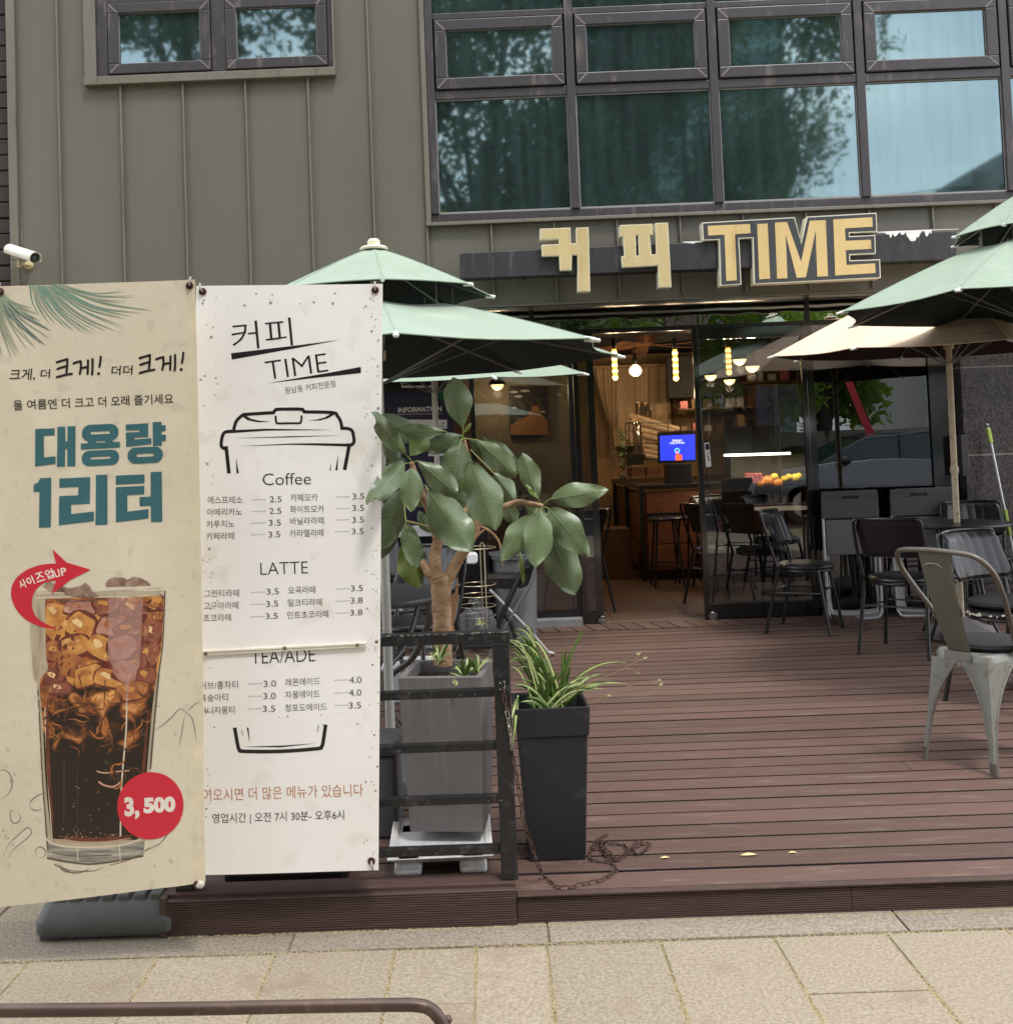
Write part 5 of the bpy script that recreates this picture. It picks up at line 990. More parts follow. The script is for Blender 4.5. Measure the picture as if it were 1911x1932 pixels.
# black tapered planter
m_pot = pm('charcoal_plastic', S(30, 31, 37), .48, .0, S(25, 25, 30), 4, .6, bump=.0003, bscale=500, dirt=(S(60, 60, 64), 12))
YPf = 3.50; a = aY(D(CF, 965, 628), YPf); b = aY(D(CF, 1430, 625), YPf); pw2 = (b.x-a.x)/2; pzt = (a.z+b.z)/2; bx0 = aY(D(CF, 1062, 1585), YPf+.02); bx1 = aY(D(CF, 1408, 1582), YPf+.02)
bp = thing('black_planter', 'tall tapered black plastic planter right of the railing post', 'planter', ((a.x+b.x)/2, YPf, 0), .03, world=False); o_x = (a.x+b.x)/2
zr = aY(D(CF, 1200, 800), YPf).z; hb0, hb1 = bx0.x-o_x, bx1.x-o_x
def r4(x0, x1, y0, y1, z): return [(x0, y0, z), (x1, y0, z), (x1, y1, z), (x0, y1, z)]
mb = MB(); loft([r4(hb0, hb1, .03, .19, 0), r4(-pw2+.012, pw2-.01, .012, .23, zr-.002)], mb); mk('body', mb, m_pot, bp, bevel=.006, segs=3)
mb = MB(); loft([r4(-pw2+.008, pw2-.006, .006, .236, zr-.004), r4(-pw2, pw2, 0, .245, pzt), r4(-pw2+.01, pw2-.01, .01, .235, pzt), r4(-pw2+.02, pw2-.02, .02, .225, pzt-.06)], mb); mk('rim', mb, m_pot, bp, bevel=.003)
mk('foot', MB().box((hb0+.02, .035, -.001), (hb0+.07, .18, .004)), m_pot, bp)
spc = thing('spider_plant', 'big striped spider plant arching out of the black planter', 'plant', (o_x, YPf+.12, pzt-.05))
rd = random.Random(21); base = Vector((o_x, YPf+.12, pzt-.06))
TG = [((1385, 125), 8, .02, .005), ((1255, 245), 12, 0, -.01), ((1300, 340), 12, 0, -.03), ((1310, 365), 11, 0, .02), ((1655, 348), 10, .10, .02), ((1490, 430), 12, .06, -.03), ((1500, 415), 10, .05, .05), ((1560, 475), 10, .05, -.05), ((1650, 480), 11, .07, 0), ((1430, 520), 11, .05, -.06), ((1335, 480), 10, .04, -.07),
      ((935, 180), 10, .22, .02), ((1000, 180), 9, .25, .05), ((1040, 230), 10, .16, .03), ((960, 240), 11, .2, 0), ((930, 250), 9, .16, .04), ((1060, 290), 11, .1, 0), ((1110, 310), 12, .08, -.02), ((1010, 270), 10, .15, -.03), ((1150, 400), 13, .05, -.05), ((1180, 410), 13, .03, -.06), ((1235, 400), 14, .02, -.05), ((960, 500), 10, .05, -.05), ((1000, 590), 12, .02, -.07), ((1040, 560), 12, .02, -.07), ((1000, 450), 11, .05, -.03), ((980, 380), 9, .1, 0), ((1180, 350), 10, .03, .03), ((920, 300), 9, .14, .06), ((1480, 500), 10, .05, .03), ((1100, 480), 12, .04, -.06), ((1390, 470), 12, .05, 0)]
TG2 = [((p[0]+rd.uniform(-45, 45), p[1]+rd.uniform(-25, 45)), wd*.9, sag*rd.uniform(.6, 1.2), dy+rd.uniform(-.02, .03)) for (p, wd, sag, dy) in TG if rd.random() < .85]+[((900+rd.uniform(-20, 80), rd.uniform(180, 420)), 8, rd.uniform(.10, .22), rd.uniform(0, .08)) for _ in range(14)]
for (p, wd, sag, dy) in TG+TG2:
    k = 3.6/FPX/1.3637/CF[2]; e = aY(D(CF, *p), 3.6+dy); s = base+Vector((rd.uniform(-.05, .05), rd.uniform(-.04, .04), rd.uniform(-.01, .02))); blade3(spc, s, e, sag*1.0+.02, wd*k*1.0)
for p in ((955, 850), (965, 790), (945, 700), (985, 560)): e = aY(D(CF, *p), 3.48); blade3(spc, aY(D(CF, 985, 560), 3.52), e, .01, .006)
for pts, tf in (([(1250, 600), (1420, 470), (1560, 420), (1690, 350), (1770, 320)], (1770, 322)), ([(1420, 600), (1560, 530), (1700, 480), (1850, 455)], (1850, 462)), ([(1640, 380), (1690, 385), (1725, 412)], (1725, 415)), ([(1700, 345), (1725, 300)], (1728, 298)), ([(1480, 590), (1540, 555)], (1548, 552)), ([(1800, 470), (1870, 485)], (1868, 486))):
    P = [aY(D(CF, *p), 3.55) for p in pts]; mb = MB(); mb.tube(cat(P, 4), .0011, 5); mk('runner', mb, pm('runner', S(150, 128, 96), .6) if 'runner' not in bpy.data.materials else bpy.data.materials['runner'], spc, smooth=True); tuft(spc, aY(D(CF, *tf), 3.55), .012, 9, rd)
sp2 = thing('spider_plant', 'small striped spider plant around the trunk in the concrete planter', 'plant', (PC.x+.05, 3.7, zt-.05))
for cx_, cy_, n_ in ((660, 420, 20), (500, 330, 8), (735, 395, 11)):
    for _ in range(n_):
        e = aY(D(CF, cx_+rd.uniform(-95, 95), cy_-rd.uniform(0, 130)), 3.68+rd.uniform(-.05, .08)); blade3(sp2, aY(D(CF, cx_+rd.uniform(-12, 12), cy_+20), 3.68), e, rd.uniform(.0, .05), rd.uniform(.0025, .005))
for a, b in (((700, 400), (830, 295)), ((590, 330), (620, 240)), ((560, 420), (610, 480)), ((430, 320), (500, 330))):
    mb = MB(); mb.tube([aY(D(CF, *a), 3.62), aY(D(CF, (a[0]+b[0])/2, (a[1]+b[1])/2-12), 3.6), aY(D(CF, *b), 3.6)], .001, 5); mk('runner', mb, bpy.data.materials['runner'], sp2)
tuft(sp2, aY(D(CF, 610, 487), 3.56), .03, 12, rd); tuft(sp2, aY(D(CF, 760, 110), 3.9), .03, 12, rd); tuft(sp2, aY(D(CF, 465, 310), 3.62), .028, 10, rd)
# ================================================================ parasols
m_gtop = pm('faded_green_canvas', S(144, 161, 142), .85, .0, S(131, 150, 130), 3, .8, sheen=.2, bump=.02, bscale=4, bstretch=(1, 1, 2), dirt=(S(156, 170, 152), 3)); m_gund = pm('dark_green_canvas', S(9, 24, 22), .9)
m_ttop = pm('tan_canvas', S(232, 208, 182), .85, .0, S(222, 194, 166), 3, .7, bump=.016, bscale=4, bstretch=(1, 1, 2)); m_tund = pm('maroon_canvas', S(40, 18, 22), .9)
m_rib = pm('grey_rib', S(120, 122, 124), .4, .4); m_tip = pm('white_tip', S(226, 226, 222), .4); m_pole = pm('cream_pole', S(206, 190, 166), .45, .0, S(186, 168, 140), 6, dirt=(S(150, 120, 90), 14)); m_pole2 = pm('grey_pole', S(190, 188, 182), .4)
def parasol(name, label, c, R, zh, za, ph, top, und, tier=None, pole=m_pole2, rp=.019, base=None, n=8, knob=True, base_m=None, sy=1., tilt=0.):
    cx_, cy_ = c; root = thing(name, label, 'parasol', (cx_, cy_, 0))
    def canopy(R0, z0, R1, z1, nm):   # rim radius R1 at z1, top radius R0 at z0
        nr, ns = 10, 6; mb = MB(); m2 = MB(); vs = []; v2 = []
        for j in range(nr+1):
            t = j/nr; r = R0+(R1-R0)*t; z = z0+(z1-z0)*(t**1.12)
            for i in range(n*ns):
                f_ = (i % ns)/ns; a = ph+2*PI*i/(n*ns); k = math.cos(PI/n)/math.cos((f_-.5)*2*PI/n); sag = math.sin(PI*f_)
                rr = r*(k*(1-.045*sag*t)); zz = z-sag*.028*r+ (sag*.02*t**6)
                vs.append((cx_+rr*math.cos(a), cy_+rr*math.sin(a)*sy, zz)); v2.append((cx_+rr*math.cos(a)*.998, cy_+rr*math.sin(a)*.998*sy, zz-.004))
        m_ = n*ns; fs = [(j*m_+i, j*m_+(i+1) % m_, (j+1)*m_+(i+1) % m_, (j+1)*m_+i) for j in range(nr) for i in range(m_)]
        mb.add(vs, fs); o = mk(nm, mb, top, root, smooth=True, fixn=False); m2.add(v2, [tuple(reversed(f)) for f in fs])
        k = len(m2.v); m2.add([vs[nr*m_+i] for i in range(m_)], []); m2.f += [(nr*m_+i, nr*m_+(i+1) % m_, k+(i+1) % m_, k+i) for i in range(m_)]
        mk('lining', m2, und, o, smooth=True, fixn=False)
        for q_ in range(n): sm = MB(); sm.tube([Vector(vs[j*m_+q_*ns])+Vector((0, 0, .0008)) for j in range(nr+1)], .0016, 4, caps=False); mk('seam', sm, top, o)
        hm = MB(); hm.tube([Vector(vs[nr*m_+i]) for i in range(m_)], .0028, 5, closed=True); mk('hem', hm, top, o)
    root.rotation_euler.x = tilt; tips = [(cx_+R*math.cos(ph+2*PI*i/n), cy_+R*math.sin(ph+2*PI*i/n)*sy) for i in range(n)]
    if tier:
        Rt, zt2 = tier; zc = zt2-.045
        canopy(.02, za, Rt, zt2, 'top_canopy'); canopy(Rt*.72, zt2-.06, R, zh, 'canopy')
    else: canopy(.02, za, R, zh, 'canopy')
    for i, (x, y) in enumerate(tips):
        mb = MB(); a = Vector((cx_, cy_, za-.12)); b = Vector((x, y, zh-.006)); zq = (zt2-.09) if tier else za-.10
        mb.bar(Vector((cx_+(x-cx_)*.04, cy_+(y-cy_)*.04, zq+.02)), b, .012, .007); mb.bar(Vector((cx_+(x-cx_)*.03, cy_+(y-cy_)*.03, zh-.09)), Vector((cx_+(x-cx_)*.5, cy_+(y-cy_)*.5, (zq+zh)/2-.01)), .010, .006)
        rb = mk('rib', mb, m_rib, root); mb = MB(); d = (Vector((x-cx_, y-cy_, -.2*R)).normalized()); mb.tube([b-d*.03, b+d*.005, b+d*.022], [.011, .010, .006], 8); mb.sphere(b+d*.024, .008, 8, 6); mk('rib_tip', mb, m_tip, rb, smooth=True)
        if tier:
            bx, by = cx_+(x-cx_)*Rt/R, cy_+(y-cy_)*Rt/R; mb = MB(); mb.bar((cx_+(x-cx_)*.03, cy_+(y-cy_)*.03, za-.05), (bx, by, zt2-.006), .008, .006); r2 = mk('top_rib', mb, m_rib, root)
            mb = MB(); mb.tube([(bx-d.x*.025, by-d.y*.025, zt2), (bx+d.x*.015, by+d.y*.015, zt2-.004)], [.009, .007], 8); mk('rib_tip', mb, m_tip, r2, smooth=True)
            q = .66*Rt/R; mb = MB(); mb.bar((cx_+(x-cx_)*q, cy_+(y-cy_)*q, zt2-.075), (cx_+(x-cx_)*q, cy_+(y-cy_)*q, zt2+.03), .016, .004, up=(1, 0, 0)); mk('strap', mb, m_gasket, r2)
    mb = MB(); mb.tube([(cx_, cy_, .03), (cx_, cy_, za-.02)], rp, 14); pl_ = mk('pole', mb, pole, root, smooth=True)
    mb = MB(); mb.lathe([(.03, zh+.00), (.034, zh+.01), (.034, zh+.04), (.024, zh+.05)], (cx_, cy_, 0), 16); mk('runner_hub', mb, m_tip if pole is m_pole2 else pole, root, smooth=True)
    if knob: mb = MB(); mb.lathe([(.056, za-.005), (.058, za+.003), (.05, za+.010), (.026, za+.012), (.026, za+.032), (.018, za+.042), (.0, za+.044)], (cx_, cy_, 0), 20, cap=False); mk('finial', mb, pm('ivory_plastic', S(226, 222, 196), .4) if 'ivory_plastic' not in bpy.data.materials else bpy.data.materials['ivory_plastic'], root, smooth=True)
    if base: mb = MB(); mb.lathe(base, (cx_, cy_, 0), 28); mk('base', mb, base_m or m_conc, root, smooth=True)
    return root
BASE = [(.20, .0), (.215, .01), (.215, .055), (.20, .07), (.13, .09), (.07, .13), (.04, .135), (.03, .14)]
cA = aY((715, 470), 4.37)
parasol('parasol', 'large two tier faded green parasol rising behind the white menu banner', (cA.x-.02, 4.37), 1.0, 1.696, cA.z, math.radians(9), m_gtop, m_gund, tier=(.475, 1.952), base=[(r_*.75, z) for r_, z in BASE], base_m=m_pl)
parasol('parasol', 'green parasol standing lower behind the large green one, by the information board', (-.34, 7.36), 1.06, 1.815, 2.15, math.radians(22), m_gtop, m_gund, base=BASE, knob=False, tilt=math.radians(4.), sy=.76)
parasol('parasol', 'two tier green parasol reaching in from the right edge, above the tan one', (2.85, 5.6), 1.0, 1.965, 2.56, 0, m_gtop, m_gund, tier=(.40, 2.33), base=BASE)
ub = aZ((1768, 1190), 0)
tan = parasol('parasol', 'tan parasol with maroon underside and a cream pole through the round table', (3.0, 7.08), 1.14, 1.86, 2.36, 0, m_ttop, m_tund, pole=m_pole, rp=.020, base=BASE, sy=.72, tilt=math.radians(1.2))
pt = MB()
for z in (1.02, .90, .80): pt.sphere((3.0, 7.08-.020, z), .005, 8, 6)
mk('pin_hole', pt, m_blk, tan); mk('pole_collar', MB().lathe([(.024, 1.06), (.026, 1.065), (.026, 1.10), (.021, 1.105)], (3.0, 7.08, 0), 14), m_pole, tan, smooth=True)
# ================================================================ tables and chairs
m_vin = pm('black_vinyl', S(24, 23, 25), .33, .0, S(31, 29, 31), 9, .7, bump=.0008, bscale=30, spec=.5, coat=.08); m_tube = pm('black_tube', S(26, 26, 28), .28, .0, S(34, 33, 34), 9, spec=.6); m_silver = pm('silver_tube', S(206, 206, 208), .3, .45, S(176, 175, 176), 12)
def cushion_chair(label, loc, rot, group='black padded chairs on the deck', backflat=True, world=False):
    t = thing('padded_chair', label, 'chair', loc, rot, group, world=False)
    # seat: ribbed round pad
    mb = MB(); ns = 40; prof = [(.0, .472), (.06, .474), (.12, .474), (.17, .470), (.192, .458), (.196, .446), (.190, .436), (.0, .434)]; vs = []
    for r_, z in prof:
        for k in range(ns):
            a = 2*PI*k/ns; x = r_*math.cos(a); y = r_*math.sin(a); zz = z
            if .05 < r_ < .195 and z > .45: zz += -.004*(abs(math.sin(x*46))**.35 < .55)-.0015*abs(math.cos(x*46))
            vs.append((x, y, zz))
    mb.add(vs, [(i*ns+k, i*ns+(k+1) % ns, (i+1)*ns+(k+1) % ns, (i+1)*ns+k) for i in range(len(prof)-1) for k in range(ns)]); mk('seat', mb, m_vin, t, smooth=True)
    mb = MB(); mb.tube([(.182*math.cos(2*PI*k/24), .182*math.sin(2*PI*k/24), .424) for k in range(24)], .0095, 7, closed=True); mk('seat_ring', mb, m_tube, t, smooth=True)
    # backrest: padded panel with vertical channels on the front and a flat back
    nu, nv = 42, 10
    def BP(u, v, back):
        hw = .195; hh = .115; x = u*hw; y_ = -.18-.075*v*.5+.02-.055*(1-u*u)*.9; zc = .70; cr = 1-.10*abs(u)**5*(1+.0*v)
        # rounded corners
        lim = 1.0
        if abs(u) > .82: lim = math.sqrt(max(0, 1-((abs(u)-.82)/.18)**2))*.42+.58
        z = zc+v*hh*lim; ed = max(abs(u), abs(v)); th = .014*math.sqrt(max(0, 1-ed**6))
        if not back: y_ += th*1.5+(.0034*abs(math.cos(u*PI*3.5))**.6 if ed < .96 else 0)-.002
        else: y_ -= .006*math.sqrt(max(0, 1-ed**8))
        return (x, y_, z)
    F_ = [BP(-1+2*i/nu, -1+2*j/nv, False) for j in range(nv+1) for i in range(nu+1)]; B_ = [BP(-1+2*i/nu, -1+2*j/nv, True) for j in range(nv+1) for i in range(nu+1)]
    n_ = len(F_); mb = MB(); q = [(j*(nu+1)+i, j*(nu+1)+i+1, (j+1)*(nu+1)+i+1, (j+1)*(nu+1)+i) for j in range(nv) for i in range(nu)]
    bd = [i for i in range(nu+1)]+[j*(nu+1)+nu for j in range(1, nv+1)]+[nv*(nu+1)+i for i in range(nu-1, -1, -1)]+[j*(nu+1) for j in range(nv-1, 0, -1)]
    mb.add(F_+B_, q+[tuple(n_+k for k in reversed(f)) for f in q]+[(a, a+n_, b+n_, b) for a, b in zip(bd, bd[1:]+bd[:1])]); mk('backrest', mb, m_vin, t, smooth=True)
    # back frame hoop: up from the seat and round the back
    pts = [(-.182, -.13, .43), (-.195, -.165, .56), (-.203, -.20, .70)]+[(-.203+.03*(1-math.cos(a)), -.225, .775+.045*math.sin(a)) for a in (.5, 1.1, 1.57)]+[(-.1, -.262, .822), (0, -.272, .824), (.1, -.262, .822)]+[(.203-.03*(1-math.cos(a)), -.225, .775+.045*math.sin(a)) for a in (1.57, 1.1, .5)]+[(.203, -.20, .70), (.195, -.165, .56), (.182, -.13, .43)]
    mb = MB(); mb.tube(cat(pts, 3), .0105, 8); mk('back_frame', mb, m_tube, t, smooth=True)
    for a, b in (((-.182, -.13, .44), (-.205, -.225, .012)), ((.182, -.13, .44), (.205, -.225, .012)), ((-.14, .125, .43), (-.185, .195, .012)), ((.14, .125, .43), (.185, .195, .012))):
        mb = MB(); mb.tube([a, b], .0115, 9); l = mk('leg', mb, m_tube, t, smooth=True); mb = MB(); mb.tube([b, (b[0]*1.004, b[1]*1.006, 0)], .0135, 9); mk('rubber_foot', mb, m_blk, l, smooth=True)
    for a, b in (((-.155, .148, .29), (.155, .148, .29)), ((-.19, -.165, .29), (.19, -.165, .29)), ((-.158, .15, .275), (-.19, -.163, .275)), ((.158, .15, .275), (.19, -.163, .275))):
        mb = MB(); mb.tube([a, b], .006, 7); mk('stretcher', mb, m_tube, t, smooth=True)
    return t
def face(dx, dy): return math.atan2(-dx, dy)
chA = cushion_chair('black padded chair nearest the glass door, ribbed backrest left, seat pointing right', (2.15, 7.56, 0), face(.86, -.51))
dup(chA, (2.50, 6.72, 0), face(.62, .78), 'black padded chair showing its plain flat back, between the glass door and the round table')
dup(chA, (3.40, 7.62, 0), face(-.15, -1), 'black padded chair behind the round table, against the granite column')
chD = dup(chA, (2.49, 5.33, 0), face(.45, -.89), 'shiny black ribbed chair with a worn seat edge directly behind the grey metal chair')
# worn edge and cushion on chair D
mb = MB(); rd = random.Random(6)
for k in range(46):
    a = rd.uniform(-2.6, .6); r_ = .1945; z = .446+rd.uniform(-.006, .007); s = rd.uniform(.006, .022)
    mb.add([(r_*math.cos(a+s*q/r_*.5)+(.0022*math.cos(a)), r_*math.sin(a+s*q/r_*.5)+.0022*math.sin(a), z+dz) for q, dz in ((-1, .0), (-.3, -.004), (.8, -.002), (1, .003), (0, .006))], [(0, 1, 2, 3, 4)])
mk('worn_patch', mb, m_rim, chD, kind='stuff', fixn=False)
def seat_pad(label, loc, r):
    t = tag(mk('seat_cushion', MB().lathe([(r-.03, 0), (r-.004, .006), (r, .016), (r-.004, .028), (r-.03, .038), (.0, .042)], loc, 36, cap=False).lathe([(r-.002, .013), (r+.002, .016), (r-.002, .019)], loc, 36, cap=False), pm('black_cloth', S(34, 33, 37), .85, .0, S(26, 25, 28), 40, bump=.0005, bscale=300) if 'black_cloth' not in bpy.data.materials else bpy.data.materials['black_cloth'], smooth=True), label, 'cushion')
seat_pad('round black cloth cushion on the worn shiny ribbed chair', (2.49, 5.33, .4745), .185)
# grey metal bistro chair
m_gm = pm('galvanised_grey_green', S(138, 138, 130), .42, .35, S(122, 122, 114), 6, .8, (1, 1, .5), bump=.0003, bscale=150, dirt=(S(100, 94, 84), 22)); m_gm2 = pm('olive_tube', S(112, 106, 98), .4, .35, S(96, 92, 84), 9)
mc = thing('metal_chair', 'grey green pressed metal chair with curved tube back, nearest on the right', 'chair', (1.99, 4.47, 0), face(.868, .496), world=False)
sw, swx, zs = .172, .128, .445
def leg_surf(sx_, sy_):  # wide shoulder tapering to a pointed foot
    mb = MB(); n = 14; cx0, cy0 = sx_*sw, sy_*sw
    for axis in (0, 1):
        vs = []
        for j in range(n+1):
            t = j/n; z = zs-.03-(zs-.03)*t; out_ = .045*t**1.1; wd = .018+(.108 if axis == 0 else .15)*(1-t)**3.2 if t < .93 else .018
            ex = Vector((sx_*(swx+out_*.8), sy_*(sw+out_), z)); inn = Vector((ex.x-(sx_*wd if axis == 0 else 0), ex.y-(sy_*wd if axis == 1 else 0), z)); bow = .0
            mid = (ex+inn)/2
            if axis == 0: mid.y += sy_*.006*(1-t)
            else: mid.x += sx_*.006*(1-t)
            vs += [ex, mid, inn, inn+Vector((0 if axis == 0 else -sx_*.010, -sy_*.010 if axis == 0 else 0, 0))]
        mb.add(vs, [(j*4+q, j*4+q+1, (j+1)*4+q+1, (j+1)*4+q) for j in range(n) for q in range(3)])
    return mb
for a in (-1, 1):
    for b in (-1, 1):
        l = mk('leg', leg_surf(a, b), m_gm, mc, smooth=True); mb = MB(); x, y = a*(swx+.028), b*(sw+.036); mb.tube([(x, y, .0), (x*.995, y*.995, .05)], [.014, .013], 8); mk('foot', mb, m_gm2, l, smooth=True)
        # rolled arch edge and pressed groove
        for axis in (0, 1):
            pts = []
            for j in range(15):
                t = j/14; z = zs-.03-(zs-.03)*t; out_ = .045*t**1.1; wd = .018+(.108 if axis == 0 else .15)*(1-t)**3.2; ex = (a*(swx+out_*.8), b*(sw+out_)); pts.append((ex[0]-(a*wd if axis == 0 else 0), ex[1]-(b*wd if axis == 1 else 0), z))
            mb = MB(); mb.tube(pts, .0042, 6); mk('rolled_edge', mb, m_gm, l, smooth=True)
mb = MB(); loft([rrect(-swx-.004, swx+.004, -sw-.004, sw+.004, .05, zs-.05), rrect(-swx-.002, swx+.002, -sw-.002, sw+.002, .05, zs-.012), rrect(-swx+.006, swx-.006, -sw+.006, sw-.006, .045, zs)], mb); mk('seat', mb, m_gm, mc, smooth=True)
lean = -.15; hoop = [(-.145, -.01, zs-.01), (-.168, -.075, .56), (-.205, -.17, .70), (-.212, -.235, .79), (-.17, -.28, .845), (-.06, -.297, .858), (.06, -.297, .858), (.17, -.28, .845), (.212, -.235, .79), (.205, -.17, .70), (.168, -.075, .56), (.145, -.01, zs-.01)]
mb = MB(); mb.tube(cat(hoop, 6), .0105, 10); mk('back_frame', mb, m_gm2, mc, smooth=True)
mb = MB(); vs = []
for j in range(9):
    t = j/8; z = zs+.0+t*.405; y = -.172-.122*t-.012*math.sin(PI*t); w_ = .052+.022*t
    vs += [(-w_, y+.006, z), (-w_+.006, y, z), (w_-.006, y, z), (w_, y+.006, z)]
mb.add(vs, [(j*4+q, j*4+q+1, (j+1)*4+q+1, (j+1)*4+q) for j in range(8) for q in range(3)]); sp1 = mk('back_splat', mb, pm('olive_splat', S(112, 112, 98), .45, .3, S(98, 98, 84), 5), mc, smooth=True)
mk('splat_foot', MB().box((-.06, -sw-.012, zs-.03), (.06, -sw-.005, zs+.005)), m_gm, sp1, bevel=.002)
mb = MB(); mb.tube(cat([(-.042, -.296, .79), (-.03, -.298, .803), (0, -.299, .808), (.03, -.298, .803), (.042, -.296, .79)], 4), .003, 6); mk('stamped_arc', mb, m_gm, sp1, smooth=True)
seat_pad('round black cloth cushion on the grey pressed metal chair', (2.0, 4.48, zs+.001), .152)
# round cafe table with the tan parasol through it
tb_ = thing('round_table', 'round black metal table with the cream parasol pole through its middle', 'table', (3.0, 7.08, 0), world=False)
mb = MB(); mb.lathe([(.024, .742), (.31, .742), (.335, .739), (.342, .73), (.338, .722), (.32, .719), (.024, .719)], (0, 0, 0), 44, cap=False); mk('table_top', mb, m_tube, tb_, smooth=True)
for a in range(4):
    an = a*PI/2+.5; mb = MB(); mb.tube(cat([(.14*math.cos(an), .14*math.sin(an), .72), (.15*math.cos(an), .15*math.sin(an), .45), (.2*math.cos(an), .2*math.sin(an), .2), (.3*math.cos(an), .3*math.sin(an), .01)], 4), .010, 7); mk('leg', mb, m_tube, tb_, smooth=True)
mb = MB(); mb.tube([(.16*math.cos(2*PI*k/24), .16*math.sin(2*PI*k/24), .40) for k in range(24)], .006, 6, closed=True); mk('ring', mb, m_tube, tb_, smooth=True)
# folded folding chairs stacked against the glass
m_fp = pm('grey_plastic_panel', S(78, 78, 82), .5, .0, S(70, 70, 73), 8, bump=.0003, bscale=400); m_fp2 = pm('grey_seat_panel', S(104, 104, 107), .5, .0, S(92, 92, 95), 8)
def folded(label, loc, rot=0):
    t = thing('folding_chair', label, 'chair', loc, rot, 'folded chairs leaning on the shop window', world=False); w_ = .205
    mb = MB(); pan_ = [(-w_, .735), (w_, .735), (w_+.002, .90), (w_-.012, .925), (-w_+.012, .925), (-w_-.002, .90)]
    # back panel with a handle slot, as a frame of pieces
    for x0, x1, z0, z1 in ((-w_, w_, .735, .872), (-w_, -.06, .872, .893), (.06, w_, .872, .893), (-w_+.004, w_-.004, .893, .925)): mb.box((x0, -.022, z0), (x1, .0, z1))
    b_ = mk('back_panel', mb, m_fp, t, bevel=.003); mk('handle_slot', MB().box((-.0595, -.008, .8725), (.0595, -.004, .8925)), m_blk, b_)
    mk('seat_panel', MB().box((-w_+.022, -.012, .47), (w_-.022, .006, .725)), m_fp2, t, bevel=.008)
    mb = MB(); mb.tube(cat([(-w_+.008, -.004, .74), (-w_+.008, -.008, .4), (-w_+.012, -.012, .10), (-w_+.02, -.014, .04), (-w_+.06, -.016, .013), (0, -.018, .011), (w_-.06, -.016, .013), (w_-.02, -.014, .04), (w_-.012, -.012, .10), (w_-.008, -.008, .4), (w_-.008, -.004, .74)], 5), .0095, 8); mk('leg_frame', mb, m_silver, t, smooth=True)
    mb = MB(); mb.tube(cat([(-w_+.03, .008, .70), (-w_+.03, .008, .3), (-w_+.032, .006, .09), (-w_+.075, .004, .045), (w_-.075, .004, .045), (w_-.032, .006, .09), (w_-.03, .008, .3), (w_-.03, .008, .70)], 5), .008, 7); mk('leg_frame', mb, m_silver, t, smooth=True)
    return t
x1_, x2_ = aY(D(CH, 645, 1200), 7.95).x, aY(D(CH, 1050, 1200), 7.98).x
names = ['frontmost folded grey chair of the left stack against the window', 'second folded chair of the left window stack, just behind the frontmost', 'third folded chair in the left window stack', 'rearmost folded chair of the left window stack', 'frontmost folded grey chair of the right stack, behind the round table', 'middle folded chair of the right window stack behind the round table', 'rearmost folded chair of the right window stack behind the round table']
f0 = folded(names[0], (x1_, 7.92, 0), .02)
for k in range(1, 4): dup(f0, (x1_+.018*k, 7.92+.052*k, 0), .02-.01*k, names[k])
for k in range(3): dup(f0, (x2_+.04*k, 7.95+.052*k, 0), -.02*k, names[4+k])
# wedge board by the door, mop, rack
ww = aZ(D(CI, 560, 710), 0); tag(mk('wooden_ramp', MB().prism([Vector(q) for q in ((2.42, 7.72, .001), (2.62, 7.72, .001), (2.62, 7.72, .018), (2.42, 7.72, .05))], (0, .38, 0)), m_deck), 'short wedge shaped wooden board on the deck beside the glass door', 'board')
m_lime = pm('lime_grip', S(152, 176, 84), .5)
mp0, mp1 = aY(D(CH, 1470, 722), 8.02), aY(D(CH, 1618, 1450), 7.75)
mo = thing('mop', 'steel mop handle with lime green grips leaning on the granite column', 'mop', tuple(mp1)); dv = (mp1-mp0)
mb = MB(); mb.tube([mp0+dv*.02, mp1+dv*.5], .0085, 8); mk('handle', mb, m_silver, mo, smooth=True)
mb = MB(); mb.tube([mp0+dv*.03, mp0+dv*.15], .016, 10); mk('grip', mb, m_lime, mo, smooth=True); mb = MB(); mb.tube([mp0+dv*.70, mp0+dv*.73, mp0+dv*.89, mp0+dv*.90], [.019, .015, .015, .012], 10); mk('grip', mb, m_lime, mo, smooth=True)
mk('hanging_cap', MB().sphere(mp0, .013), m_gasket, mo, smooth=True)
rk = thing('wire_rack', 'black wire shelf rack at the right edge beside the column', 'rack', (3.95, 7.5, 0))
for j in range(5):
    z = .95-.2*j; mb = MB(); mb.tube([(3.78, 7.3, z), (4.6, 7.3, z-.02), (4.6, 7.75, z), (3.78, 7.75, z)], .007, 6, closed=True)
    for k in range(9): mb.tube([(3.82+k*.09, 7.3, z-.002), (3.82+k*.09, 7.75, z-.002)], .003, 5)
    mk('shelf', mb, m_blk, rk)
for x, y in ((3.78, 7.3), (3.78, 7.75), (4.6, 7.3)): mb = MB(); mb.tube([(x, y, 0), (x, y, .98)], .009, 7); mk('post', mb, m_blk, rk)
